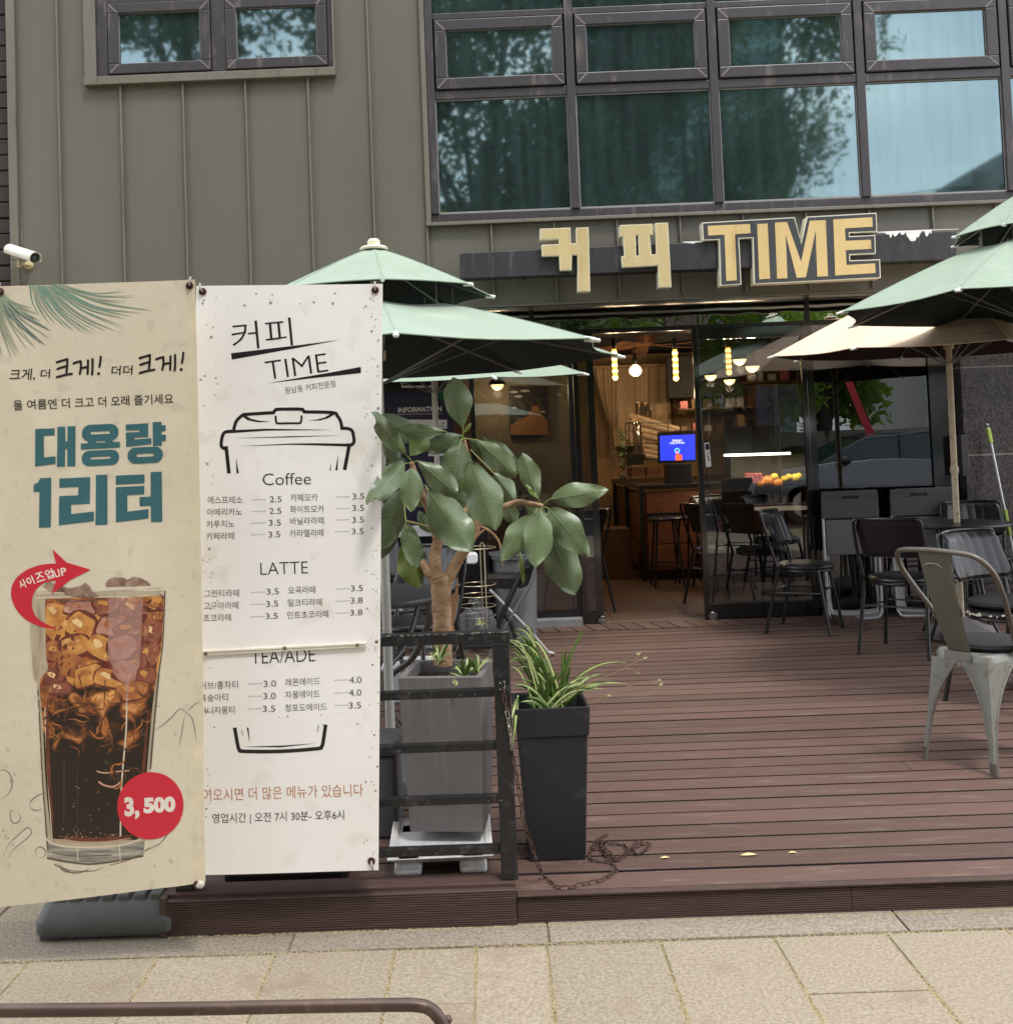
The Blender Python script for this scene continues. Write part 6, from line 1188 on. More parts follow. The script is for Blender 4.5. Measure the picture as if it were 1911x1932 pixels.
# ================================================================ things behind the railing, left of the plant
m_info = pm('navy_board', S(40, 34, 62), .35); m_infog = pm('green_print', S(22, 96, 66), .4); m_wht = pm('white_print', S(226, 226, 228), .5); m_wp = pm('white_plastic2', S(206, 206, 206), .5)
YI = 7.55; fI = lambda p: aY(p, YI)
ib = thing('information_board', 'navy and green board headed INFORMATION standing beside the shop glass', 'sign', (-.3, YI+.03, 0))
def rect(C, x0, y0, x1, y1): return [(x0, y0), (x1, y0), (x1, y1), (x0, y1)]
mk('board', MB().prism([fI(D(CE, *p)) for p in ((100, 205), (600, 205), (606, 1160), (104, 1160))], (0, .03, 0)), m_blk, ib, bevel=.004)
fI1 = lambda p: aY(p, YI-.002); fI2 = lambda p: aY(p, YI-.004); fI3 = lambda p: aY(p, YI-.006)
mb = MB(); polyf(CE, [(120, 262), (580, 262), (586, 1120), (122, 1120)], fI1, mb); mk('navy_panel', mb, m_info, ib, fixn=False)
mb = MB(); polyf(CE, [(398, 262)]+[(398+170*math.sin(a), 262+150*(1-math.cos(a))) for a in [PI/2*k/8 for k in range(9)]]+[(580, 420), (580, 262)], fI2, mb); mk('green_corner', mb, m_infog, ib, fixn=False)
mb = MB(); text_mb(mb, fI3, 'INFORMATION', CE, (252, 391), (523, 381), 32, bold=.03); mk('lettering', mb, m_wht, ib, fixn=False)
mb = MB(); ribbon(CE, [(245, 401), (525, 396)], 2.5, fI3, mb, smooth=1); polyf(CE, rect(0, 292, 434, 556, 490), fI2, mb); polyf(CE, rect(0, 440, 520, 556, 555), fI2, mb); polyf(CE, rect(0, 440, 600, 556, 660), fI2, mb); mk('white_field', mb, m_wht, ib, kind='stuff', fixn=False)
mb = MB(); text_mb(mb, fI3, 'A', CE, (524, 464), (537, 463), 14, bold=.03); text_mb(mb, fI3, '전화번호', CE, (500, 482), (540, 481), 9); mk('lettering', mb, m_blk, ib, fixn=False)
tag(mk('door_handle_bar', MB().tube(cat([aY(D(CE, 277, 205), 7.5), aY(D(CE, 279, 224), 7.48), aY(D(CE, 290, 228), 7.48), aY(D(CE, 480, 226), 7.48), aY(D(CE, 492, 222), 7.48), aY(D(CE, 494, 203), 7.5)], 3), .008, 7), m_wht, smooth=True), 'thin white bar handle hanging above the navy information board', 'handle')
# grey lidded bins
m_bin = pm('grey_bin', S(120, 122, 126), .5, .0, S(108, 110, 114), 9, bump=.0012, bscale=120)
bc = aY(D(CQ, 1365, 240), 7.55); BZ = bc.z
bn = thing('trash_bin', 'round grey plastic bin with a rolled rim behind the folding chair', 'bin', (bc.x, 7.55, 0)); mb = MB()
mb.lathe([(.15, .02), (.168, BZ-.06), (.168, BZ-.03), (.185, BZ-.03), (.187, BZ), (.172, BZ), (.165, BZ-.05), (.15, BZ-.1)], (bc.x, 7.55, 0), 32, cap=False); mb.lathe([(.0, .02), (.15, .02)], (bc.x, 7.55, 0), 32, cap=False); mk('body', mb, m_bin, bn, smooth=True)
mb = MB(); mb.tube([(bc.x+.183*math.cos(2*PI*k/28), 7.55+.183*math.sin(2*PI*k/28), BZ-.004) for k in range(28)], .008, 7, closed=True); mk('rim', mb, m_bin, bn, smooth=True)
# wire umbrella stand / spiral rack
wc = aY(D(CQ, 1020, 860), 6.9); wr_ = thing('wire_stand', 'slim pale wire stand made of stacked rings beside the grey bin', 'stand', (wc.x, 6.9, 0)); m_wire = pm('brass_wire', S(186, 172, 144), .35, .6)
for yy in (188, 548, 655, 758, 856):
    c = aY(D(CQ, 1020, yy), 6.9); mb = MB(); mb.tube([(c.x+.118*math.cos(2*PI*k/24), 6.9+.118*math.sin(2*PI*k/24), c.z) for k in range(24)], .0028, 6, closed=True); mk('ring', mb, m_wire, wr_, smooth=True)
for sx_ in (-.012, .012):
    t_ = aY(D(CQ, 1070, 140), 6.8); mb = MB(); mb.tube([(t_.x+sx_, 6.78, .0), (t_.x+sx_, 6.78, t_.z-.01), (t_.x, 6.78, t_.z+.005)], .0038, 6); mk('upright', mb, m_wire, wr_, smooth=True)
# clear plastic rubbish bag
bg_ = aY(D(CQ, 1025, 905), 6.6); mb = MB(); nn = 30; prof = [(.0, -.12), (.085, -.115), (.105, -.06), (.108, .0), (.092, .045), (.055, .07), (.022, .082), (.018, .095), (.04, .115), (.045, .125)]; vs = []
for j, (r_, z) in enumerate(prof):
    for k in range(nn): a = 2*PI*k/nn; rr = r_*(1+.10*math.sin(a*5+j*1.3)+.08*math.sin(a*11+j*2.1)); vs.append((bg_.x+rr*math.cos(a), 6.6+rr*math.sin(a), bg_.z+z+.006*math.sin(a*7+j)))
mb.add(vs, [(i*nn+k, i*nn+(k+1) % nn, (i+1)*nn+(k+1) % nn, (i+1)*nn+k) for i in range(len(prof)-1) for k in range(nn)])
mbag = bpy.data.materials.new('clear_bag'); mbag.use_nodes = True; t = mbag.node_tree; t.nodes.clear(); o1 = t.nodes.new('ShaderNodeOutputMaterial'); x1 = t.nodes.new('ShaderNodeMixShader'); tr1 = t.nodes.new('ShaderNodeBsdfTransparent'); gl1 = t.nodes.new('ShaderNodeBsdfPrincipled'); gl1.inputs['Base Color'].default_value = (.22, .22, .23, 1); gl1.inputs['Roughness'].default_value = .12; nn1 = t.nodes.new('ShaderNodeTexNoise'); nn1.inputs['Scale'].default_value = 26; nn1.inputs['Distortion'].default_value = 1.5
b1 = t.nodes.new('ShaderNodeBump'); b1.inputs['Distance'].default_value = .02; t.links.new(nn1.outputs['Fac'], b1.inputs['Height']); t.links.new(b1.outputs[0], gl1.inputs['Normal']); x1.inputs[0].default_value = .45; t.links.new(tr1.outputs[0], x1.inputs[1]); t.links.new(gl1.outputs[0], x1.inputs[2]); t.links.new(x1.outputs[0], o1.inputs[0])
crate_z = bg_.z-.125
tag(mk('plastic_bag', mb, mbag, smooth=True, fixn=False), 'knotted clear plastic bag in front of the wire stand', 'bag')
tag(mk('stool', MB().box((bg_.x-.15, 6.45, crate_z-.02), (bg_.x+.15, 6.75, crate_z)).box((bg_.x-.13, 6.47, 0), (bg_.x-.11, 6.49, crate_z-.021)).box((bg_.x+.11, 6.47, 0), (bg_.x+.13, 6.49, crate_z-.021)).box((bg_.x-.13, 6.71, 0), (bg_.x-.11, 6.73, crate_z-.021)).box((bg_.x+.11, 6.71, 0), (bg_.x+.13, 6.73, crate_z-.021)), m_blk, bevel=.003), 'low black stool under the clear plastic bag', 'stool')
# half folded folding chair with silver legs
YQ = 6.95; q_ = lambda x, y, dy=0.: aY(D(CQ, x, y), YQ+dy)
fc = thing('folding_chair', 'black folding chair with silver tube legs seen side on behind the striped plant', 'chair', (.3, YQ, 0))
mb = MB(); mb.prism([q_(1075, 575), q_(1110, 488), q_(1440, 484), q_(1400, 600), q_(1085, 582)], (0, .34, 0)); mk('seat', mb, m_blk, fc, bevel=.006)
for dy in (0, .36):
    mb = MB(); mb.tube(cat([q_(1145, 600, dy), q_(1400, 860, dy), q_(1640, 1120, dy), q_(1718, 1215, dy)], 3), .010, 8); mk('leg', mb, m_silver, fc, smooth=True)
    mb = MB(); mb.tube(cat([q_(1595, 380, dy), q_(1540, 560, dy), q_(1470, 670, dy), q_(1370, 850, dy), q_(1280, 1000, dy), q_(1120, 1290, dy)], 3), .011, 8); mk('leg', mb, m_fp2, fc, smooth=True)
mb = MB(); a, b = q_(1718, 1215), q_(1718, 1215, .36); mb.tube(cat([a, a.lerp(b, .1)+Vector((.035, 0, -.01)), a.lerp(b, .9)+Vector((.035, 0, -.01)), b], 3), .010, 8); mk('floor_bar', mb, m_silver, fc, smooth=True)
mb = MB(); mb.tube(cat([q_(1540, 375), q_(1480, 400), q_(1440, 470), q_(1300, 780), q_(1210, 985)], 3), .019, 8); mk('arm_cover', mb, m_blk, fc, smooth=True)
mb = MB(); mb.tube(cat([q_(1300, 860), q_(1350, 930), q_(1395, 1060), q_(1520, 1450)], 3), .012, 8); mk('leg', mb, m_tube, fc, smooth=True)
mb = MB(); mb.prism([q_(1430, 600), q_(1500, 400), q_(1600, 240), q_(1620, 260), q_(1530, 560)], (0, .34, 0)); mk('back_panel', mb, m_blk, fc, bevel=.01)
# round mesh topped table with bent tube legs
mt = aY(D(CE, 300, 1500), 4.95); zt2_ = .70; tcx = -.56; tcy = 4.85
m_mesh = pm('mesh_top', S(72, 72, 73), .5, .0, S(40, 40, 42), 240, 1., detail=1, bump=.001, bscale=240); m_gtube = pm('grey_brown_tube', S(74, 72, 70), .35, .3, S(60, 58, 56), 6)
mtb = thing('mesh_table', 'round black mesh topped garden table with bent tube legs behind the menu banner', 'table', (tcx, tcy, 0))
mk('table_top', MB().lathe([(.0, zt2_), (.345, zt2_), (.345, zt2_-.004), (.0, zt2_-.004)], (tcx, tcy, 0), 40, cap=False), m_mesh, mtb, smooth=True)
mb = MB(); mb.tube([(tcx+.352*math.cos(2*PI*k/40), tcy+.352*math.sin(2*PI*k/40), zt2_-.008) for k in range(40)], .0135, 8, closed=True); mk('rim', mb, m_gtube, mtb, smooth=True)
for a in (-.55, .9, 2.5, -2.2):
    ca, sa = math.cos(a), math.sin(a); mb = MB(); mb.tube(cat([(tcx+ca*.33, tcy+sa*.33, zt2_-.01), (tcx+ca*.33, tcy+sa*.33, zt2_-.10), (tcx+ca*.24, tcy+sa*.24, zt2_-.26), (tcx+ca*.10, tcy+sa*.10, .33), (tcx+ca*.12, tcy+sa*.12, .16), (tcx+ca*.30, tcy+sa*.30, .015)], 6), .014, 8); mk('leg', mb, m_gtube, mtb, smooth=True)
# chairs round that table, slatted bench behind
dup(chA, (-.42, 5.6, 0), face(-.5, -.9), 'black padded chair tucked behind the mesh table')
dup(chA, (-.55, 6.25, 0), face(.7, -.7), 'black padded chair by the pale slatted bench, behind the mesh table')
dup(chA, (-.84, 4.15, 0), face(.3, 1), 'black padded chair at the near side of the mesh table, beside the concrete planter')
bb = thing('slatted_bench', 'pale grey slatted bench with black legs by the wall on the left', 'bench', (-.75, 7.0, 0)); m_sl = pm('grey_slat', S(168, 170, 174), .6, .0, S(140, 142, 146), 8)
for z in (.84, .68): mk('slat', MB().box((-1.5, 6.92, z-.05), (-.28, 6.95, z+.02)), m_sl, bb, bevel=.005)
for k in range(4): mk('slat', MB().box((-1.5, 6.5+k*.10, .42), (-.28, 6.585+k*.10, .445)), m_sl, bb, bevel=.004)
for x in (-1.45, -.34): mk('leg', MB().box((x-.02, 6.9, 0), (x+.02, 6.918, .9)).box((x-.02, 6.5, 0), (x+.02, 6.899, .415)), m_blk, bb)
tag(mk('paper_roll', MB().prism([aY(D(CQ, *p), 6.85) for p in ((860, 245), (1000, 243), (1025, 262), (1028, 335), (1000, 352), (860, 348))], (0, .12, 0)), m_wht, bevel=.01), 'white wrapped roll lying on the bench end behind the trunk', 'roll')
tag(mk('brown_board', MB().prism([aY(D(CQ, *p), 7.3) for p in ((735, 365), (835, 365), (838, 1020), (745, 1020))], (0, .03, 0)), pm('plywood', S(176, 136, 98), .7, .0, S(150, 112, 78), 6, .8, (4, 1, 1))), 'upright light brown board leaning behind the tree trunk', 'board')
tag(mk('tall_dark_cabinet', MB().box((-.28, 7.42, 0), (-.02, 7.62, .98)).box((-.30, 7.40, .981), (.0, 7.64, 1.0)), m_blk, bevel=.004), 'narrow black cabinet behind the wire stand', 'cabinet')
fb = aY(D(CQ, 420, 1290), 5.9); tag(mk('foam_box', MB().box((fb.x-.17, 5.8, 0), (fb.x+.14, 6.05, .17)).box((fb.x-.18, 5.79, .171), (fb.x+.15, 6.06, .2)), m_wp, bevel=.012), 'white foam box on the deck behind the concrete planter', 'box')
pot_c = (-.62, 4.15); tag(mk('grey_crate', MB().box((-.56, 3.78, 0), (-.36, 4.05, .28)).box((-.57, 3.77, .281), (-.35, 4.06, .31)), m_pl, bevel=.012), 'dark grey plastic crate beside the concrete planter', 'crate')
# ================================================================ foreground rail of a bicycle rack
m_rk = pm('brown_steel_tube', S(98, 80, 72), .38, .4, S(72, 56, 50), 12, .8, (.4, 1, 1), dirt=(S(120, 100, 90), 30))
YB = 2.1; P = [aY(p, YB) for p in ((-120, 1908), (300, 1904), (560, 1899), (740, 1896), (790, 1897), (812, 1904), (826, 1918), (836, 1935))]; e = P[-1]
bk = thing('bike_rack', 'low brown steel tube rack with a bent corner at the bottom edge', 'rack', (P[0].x, YB, ZG))
mb = MB(); mb.tube(cat(P, 5)+[Vector((e.x+.004, YB, ZG))], .0122, 14); mk('tube', mb, m_rk, bk, smooth=True)
mk('end_knob', MB().sphere(aY((845, 1924), YB+.03), .0085), m_rk, bk, smooth=True)
# ================================================================ security camera
YC = 7.50; uc = lambda x, y, Y=YC: aY(D(CU, x, y), Y)
sc_ = thing('security_camera', 'white bullet security camera on a bracket at the left corner of the metal wall', 'camera', tuple(uc(740, 1200, 7.69))); m_cw = pm('camera_white', S(232, 228, 218), .35); m_cy = pm('yellowed_plastic', S(196, 178, 136), .5)
A = uc(300, 820, 7.58); B = uc(860, 1000, 7.38); ax = (B-A).normalized(); sd_ = ax.cross(Vector((0, 0, 1))).normalized(); upv = sd_.cross(ax)
hood = []; n = 14
def ringp(c, r, z0=-1.0, sc=1.): return [c+sd_*(r*math.cos(a))*sc+upv*(r*max(z0, math.sin(a))) for a in [PI*(-.18+1.36*k/n) for k in range(n+1)]]
mb = MB(); r0 = ringp(A-ax*.03, .044); r1 = ringp(B+ax*.02, .044); r0i = ringp(A-ax*.03, .040); r1i = ringp(B+ax*.02, .040); m = n+1
mb.add(r0+r1+r0i+r1i, [(k, k+1, m+k+1, m+k) for k in range(n)]+[(2*m+k, 3*m+k, 3*m+k+1, 2*m+k+1) for k in range(n)]+[(m+k, m+k+1, 3*m+k+1, 3*m+k) for k in range(n)]+[tuple(range(m-1, -1, -1))]); mk('sun_hood', mb, m_cw, sc_, smooth=True)
mb = MB(); mb.tube([A, B-ax*.02], .033, 16); mk('camera_body', mb, m_cy, sc_, smooth=True); mb = MB(); mb.tube([B-ax*.019, B-ax*.004], .034, 18); fr_ = mk('front_plate', mb, m_blk, sc_, smooth=True)
mb = MB(); mb.tube([B-ax*.004, B+ax*.004], .014, 14); mk('lens', mb, m_blkgloss, fr_, smooth=True)
mb = MB(); c1 = uc(490, 1130, 7.52); mb.tube([c1+Vector((0, 0, .02)), c1+Vector((0, 0, -.03))], [.013, .016], 10); mb.tube([c1+Vector((0, 0, -.005)), uc(740, 1190, 7.69)], .012, 10); mk('bracket', mb, m_cy, sc_, smooth=True)
mb = MB(); mb.lathe([(.032, 0), (.032, .012), (.022, .022)], uc(740, 1190, 7.70), 20, Matrix.Rotation(PI/2, 3, 'X')); mk('wall_plate', mb, m_cy, sc_, smooth=True)
mb = MB(); mb.tube(cat([uc(250, 880, 7.56), uc(245, 980, 7.56), uc(330, 1050, 7.56), uc(440, 1055, 7.54)], 5), .003, 6); mk('cable', mb, m_blk, sc_, smooth=True)
mb = MB()
for x, y0, y1, wd in ((545, 280, 690, 22), (560, 1300, 1480, 14), (540, 1520, 1600, 26), (965, 1280, 1340, 20), (985, 1460, 1540, 18), (535, 0, 120, 10)): ribbon(CU, [(x, y0), (x+5, (y0+y1)/2), (x+12, y1)], wd, lambda p: aY(p, YF-.006), mb, smooth=3, taper=2)
mk('paint_streak', mb, pm('pale_streak', S(150, 146, 134), .7), bld, kind='stuff', fixn=False)
# ================================================================ inside the cafe
iw = lambda C, x, y, Y: aY(D(C, x, y), Y)
m_cur = pm('curtain_cloth', S(206, 182, 148), .85, .0, S(184, 158, 124), 3, .7, sheen=.3)
def curtain(x0, x1, z0, z1, Y, tie, label):
    mb = MB(); nu, nv = 90, 26; vs = []
    for j in range(nv+1):
        t = j/nv; z = z1-(z1-z0)*t
        for i in range(nu+1):
            u = i/nu; x = x0+(x1-x0)*u
            if tie: q_ = min(1, t/.62); k = .87*q_**(1.2+2.2*u) if t < .62 else .87-.5*(t-.62); xt = x0+(x1-x0)*(.66+.12*max(0, t-.62)); x = x+(xt-x)*k
            vs.append((x, Y+.018*math.sin(u*38+math.sin(t*3)*1.2)+.012*math.sin(u*17+2+t), z))
    mb.add(vs, [(j*(nu+1)+i, j*(nu+1)+i+1, (j+1)*(nu+1)+i+1, (j+1)*(nu+1)+i) for j in range(nv) for i in range(nu)]); return tag(mk('curtain', mb, m_cur, smooth=True, fixn=False), label, 'curtain')
YW = 12.9
c0, c1 = iw(CW, 345, 600, YW), iw(CW, 1245, 600, YW); cbz = iw(CW, 560, 1750, YW).z
curtain(c0.x, iw(CW, 640, 600, YW-.08).x, cbz, c0.z, YW-.08, True, 'cream curtain tied back at the left of the back wall')
curtain(iw(CW, 560, 600, YW).x, c1.x, iw(CW, 900, 1500, YW).z, c0.z, YW, False, 'straight cream curtain hanging behind the drinks shelf')
tag(mk('curtain_rail', MB().box((c0.x-.05, YW-.12, c0.z), (c1.x+.05, YW-.02, c0.z+.03)), m_wallin), 'pale curtain rail on the back wall', 'rail')
mk('interior_wall', MB().box((-.85, 13.2, 0), (4.49, 13.3, 2.655)), m_wallin, bld)
a, b = iw(CW, 1210, 450, 12.4), iw(CW, 1560, 930, 12.4); tv = thing('wall_tv', 'large dark television hung on the back wall right of the curtain', 'television', (a.x, 12.4, b.z)); mk('screen', MB().box((a.x, 12.4, b.z), (b.x+.5, 12.46, a.z)), m_darkwall, tv, bevel=.006); mk('mount', MB().box((a.x+.3, 12.461, b.z+.1), (a.x+.5, 13.2, b.z+.25)), m_blk, tv)
# counter
cz = .93; cL = iw(CG, 440, 985, 11.9); ca = aZ(D(CG, 612, 1600), 0); cb_ = aZ(D(CG, 540, 1490), 0); YCt = 10.6
cx0 = iw(CG, 605, 1300, YCt).x; ct = thing('service_counter', 'wooden cafe counter with black iron frame under the order screen', 'counter', (cx0, YCt, 0))
for k in range(3): mk('plank', MB().box((cx0+.03, YCt, .10+k*.255), (cx0+1.7, YCt+.03, .345+k*.255)), m_wood2, ct, bevel=.004)
for k in range(3): mk('plank', MB().box((cx0, YCt+.02, .10+k*.255), (cx0+.03, YCt+2.3, .345+k*.255)), m_wood2, ct, bevel=.004)
mk('counter_top', MB().box((cx0-.04, YCt-.04, cz-.045), (cx0+1.75, YCt+2.35, cz)), m_blk, ct, bevel=.004)
for x, y in ((cx0-.02, YCt-.02), (cx0+.85, YCt-.02), (cx0-.02, YCt+1.1), (cx0-.02, YCt+2.2)): mk('post', MB().box((x-.02, y-.02, 0), (x+.018, y+.018, cz-.046)), m_blk, ct)
mk('rail', MB().box((cx0+.02, YCt-.035, .62), (cx0+1.7, YCt-.003, .655)), m_blk, ct)
def stool(x, y, label):
    t = thing('bar_stool', label, 'stool', (x, y, 0), group='black bar stools at the counter', world=False); mk('seat', MB().lathe([(.0, .64), (.15, .64), (.165, .63), (.165, .61), (.0, .605)], (0, 0, 0), 24, cap=False), m_vin, t, smooth=True)
    for k in range(4):
        a = PI/4+PI/2*k; mb = MB(); mb.tube([(.12*math.cos(a), .12*math.sin(a), .61), (.19*math.cos(a), .19*math.sin(a), 0)], .010, 6); mk('leg', mb, m_tube, t, smooth=True)
    mb = MB(); mb.tube([(.16*math.cos(2*PI*k/20), .16*math.sin(2*PI*k/20), .2) for k in range(20)], .006, 5, closed=True); mk('ring', mb, m_tube, t, smooth=True); return t
s0 = stool(iw(CG, 740, 1500, 10.2).x, 10.2, 'black bar stool in front of the wooden counter'); dup(s0, (iw(CG, 900, 1500, 10.3).x, 10.25, 0), .3, 'black bar stool beside the door edge, right of the other stool')
# order screen
YK = 10.75; kq = [iw(CG, 688, 735, YK), iw(CG, 915, 722, YK), iw(CG, 918, 915, YK), iw(CG, 690, 925, YK)]
ks = thing('order_screen', 'touch screen till showing a bright blue start page', 'screen', (kq[3].x+.1, YK+.05, cz))
mk('bezel', MB().prism(kq, (0, .04, 0)), m_blk, ks, bevel=.006); mb = MB()
fk = lambda p: aY(p, YK-.003)
mb = MB(); polyf(CG, [(700, 757), (912, 748), (914, 902), (703, 908)], fk, mb); mk('display', mb, emat('screen_blue', S(36, 54, 226), .8), ks, fixn=False)
fk2 = lambda p: aY(p, YK-.006); mw = emat('screen_white', S(225, 232, 255), 1.2); mb = MB(); text_mb(mb, fk2, '화면을 눌러', CW, (1284, 1458), (1396, 1454), 28); text_mb(mb, fk2, '주문을 시작하세요', CW, (1254, 1486), (1428, 1480), 24); mk('lettering', mb, mw, ks, fixn=False)
mb = MB(); polyf(CW, [(1322, 1678), (1320, 1625), (1334, 1600), (1330, 1570), (1340, 1560), (1350, 1572), (1358, 1600), (1392, 1608), (1402, 1630), (1398, 1676)], fk2, mb); mk('hand_icon', mb, emat('screen_orange', S(226, 82, 48), 1.0), ks, fixn=False)
mb = MB(); ribbon(CW, [(1342+26*math.cos(a), 1562+26*math.sin(a)) for a in [2*PI*k/16 for k in range(17)]], 10, fk2, mb, smooth=1); mk('tap_ring_icon', mb, emat('screen_cyan', S(96, 190, 240), 1.2), ks, fixn=False)
mk('stand', MB().box((kq[3].x+.08, YK+.0, cz+.001), (kq[2].x-.04, YK+.2, kq[3].z-.004)), m_blk, ks, bevel=.01)
# pendant lamps
m_tubeb = emat('edison_glow', (1., .62, .16), 4.5); m_tubel = emat('edison_dim', (1., .45, .06), 1.3); m_globe = emat('globe_glow', (1., .72, .30), 3.2)
def plight(c, e, r=.04):
    l = bpy.data.lights.new('lamp_light', 'POINT'); l.energy = e; l.color = (1., .72, .44); l.shadow_soft_size = r; o = bpy.data.objects.new('lamp_light', l); COLL.objects.link(o); o.location = c; return o
def lamp(C, x, ytop, ybot, Y, kind, label):
    a, b = iw(C, x, ytop, Y), iw(C, x, ybot, Y); t = thing('pendant_lamp', label, 'lamp', (a.x, Y, 2.65), group='warm pendant bulbs inside the cafe')
    mk('cord', MB().tube([(a.x, Y, 2.65), (a.x, Y, a.z+.10)], .003, 5), m_blk, t); mk('socket', MB().lathe([(.012, .10), (.02, .09), (.022, .01), (.018, .0)], (a.x, Y, a.z), 12), m_blk, t, smooth=True)
    L_ = a.z-b.z
    if kind == 't':
        n = 5; mk('bulb', MB().lathe([(.018, -.001), (.021, -.03), (.021, -L_+.02), (.012, -L_+.004), (.002, -L_)], (a.x, Y, a.z), 14, cap=False), m_tubel, t, smooth=True)
        mb = MB()
        for k in range(n): mb.sphere((a.x, Y, a.z-L_*(.12+.8*k/(n-1))), .0245, 10, 6, (1, 1, 1.1))
        f_ = mk('filament_glow', mb, m_tubeb, t, smooth=True); f_['kind'] = 'stuff'; plight((a.x, Y, a.z-L_/2), 6.5).parent = None
    else:
        r = .062; mk('bulb', MB().lathe([(.002, -2*r+.01), (.03, -2*r+.018), (.052, -2*r+.035), (r, -r), (.055, -.035), (.03, -.008), (.018, 0)], (a.x, Y, a.z), 18, cap=False), m_globe, t, smooth=True)
        if kind == 'h': mk('shade', MB().lathe([(.02, .02), (.075, -.03), (.082, -.062), (.078, -.062), (.02, .0)], (a.x, Y, a.z), 20, cap=False), m_blk, t, smooth=True)
        plight((a.x, Y, a.z-.15), 4.5)
lamp(CW, 595, 360, 725, 9.6, 't', 'left tube bulb hanging in the open doorway'); lamp(CW, 1313, 365, 733, 9.6, 't', 'right tube bulb in the open doorway, in front of the television'); lamp(CW, 845, 545, 640, 10.6, 'g', 'round globe bulb between the two tube bulbs of the doorway')
lamp(CG, 1112, 220, 385, 9.3, 't', 'tube bulb seen through the right glass door'); lamp(CG, 1181, 256, 292, 10.2, 'h', 'shaded bulb just right of the tube bulb in the right glass door'); lamp(CG, 1258, 296, 330, 9.9, 'h', 'rightmost shaded bulb in the right glass door')
lamp(CG, 1006, 357, 386, 11.4, 'h', 'shaded bulb left of the tube bulb in the right glass door'); lamp(CG, 1120, 384, 414, 11.8, 'h', 'lowest shaded bulb under the tube in the right glass door'); lamp(CE, 866, 178, 205, 10.5, 'h', 'shaded bulb behind the left glass, near the parasol edge'); lamp(CE, 1308, 215, 245, 11.2, 'h', 'shaded bulb behind the left glass, closest to the doorway')
# ceiling fan
fcx, fz = iw(CW, 975, 290, 11.), iw(CW, 975, 290, 11.).z; fn = thing('ceiling_fan', 'brown ceiling fan with drooping blades seen through the doorway', 'fan', (fcx.x, 11., 2.65))
mk('motor', MB().lathe([(.03, 2.65), (.03, fz+.1), (.09, fz+.08), (.09, fz), (.04, fz-.03)], (fcx.x, 11., 0), 16), m_wood, fn, smooth=True)
for k in range(5):
    a = 2*PI*k/5+.3; ca, sa = math.cos(a), math.sin(a); mb = MB(); P_ = [Vector((fcx.x+ca*r-sa*w_, 11+sa*r+ca*w_, fz-.02-.05*r+w_*.25)) for r, w_ in ((.08, -.02), (.2, -.05), (.62, -.08), (.66, .0), (.62, .08), (.2, .05), (.08, .02))]; mb.prism(P_, (0, 0, .008)); mk('blade', mb, m_wood, fn)
# drinks shelf with cup sleeves
sh0 = iw(CW, 770, 1230, 11.6); sh1 = iw(CW, 1250, 1700, 11.6); shf = thing('cup_shelf', 'wire shelf of stacked clear cup sleeves on the counter', 'shelf', (sh0.x, 11.6, cz)); m_cup = glassmat('clear_cup', (.78, .70, .6), (1, .95, .9), .25, 1.2, .1); m_cupw = pm('cup_sleeve', S(206, 180, 150), .25, .0, S(168, 140, 110), 20, .8)
mb = MB()
for x in (sh0.x, sh1.x):
    for y in (11.6, 11.9): mb.tube([(x, y, cz), (x, y, sh0.z)], .005, 5)
for z in (sh0.z, (sh0.z+sh1.z)/2, sh1.z+.05): mb.tube([(sh0.x, 11.6, z), (sh1.x, 11.6, z-.02), (sh1.x, 11.9, z-.02), (sh0.x, 11.9, z)], .005, 5, closed=True)
mk('wire_frame', mb, m_blk, shf)
for (x0, y0, x1, y1) in ((775, 1150, 1360, 1315), (800, 1210, 1300, 1330), (790, 1290, 1230, 1390), (930, 1380, 1140, 1430), (930, 1500, 1140, 1545), (935, 1610, 1140, 1650), (940, 1560, 1140, 1600)):
    mb = MB(); p0, p1 = iw(CW, x0, y0, 11.7), iw(CW, x1, y1, 11.7); mb.tube([p0, p0.lerp(p1, .5), p1], [.038, .036, .034], 10); mk('cup_sleeve', mb, m_cupw, shf, smooth=True)
for i, (x, y) in enumerate(((895, 1040), (975, 1040), (895, 1140), (1000, 1140), (950, 1090))):
    c = iw(CW, x, y, 11.75); lab = ('upper left', 'upper right', 'lower left', 'lower right', 'middle')[i]; tag(mk('glass_cup', MB().lathe([(.034, -.05), (.036, -.048), (.042, .05), (.040, .05), (.033, -.046)], c, 16, cap=False), m_cup, smooth=True), f'{lab} clear cup of the little pyramid on top of the cup shelf', 'cup')
tag(mk('cup_tube', MB().lathe([(.045, 0), (.045, .34), (.04, .35)], (iw(CW, 880, 1600, 11.2).x, 11.2, iw(CW, 880, 1620, 11.2).z), 16), m_cup, smooth=True), 'tall clear cup dispenser left of the order screen', 'dispenser')
kk = iw(CW, 845, 1660, 11.1); tag(mk('black_basket', MB().prism([Vector((kk.x-.10, 11.05, kk.z+.05)), Vector((kk.x+.10, 11.05, kk.z+.05)), Vector((kk.x+.075, 11.05, kk.z-.06)), Vector((kk.x-.075, 11.05, kk.z-.06))], (0, .14, 0)), m_blk), 'small black basket below the clear cup dispenser', 'basket')
for k, (x0, x1) in enumerate(((785, 970), (978, 1165))): a, b = iw(CW, x0, 1765, 11.9), iw(CW, x1, 1865, 11.9); tag(mk('small_drawer', MB().box((a.x, 11.9, b.z), (b.x, 12.1, a.z)), m_wood, bevel=.004), ('left', 'right')[k]+' wooden drawer box on the counter under the cup shelf', 'drawer')
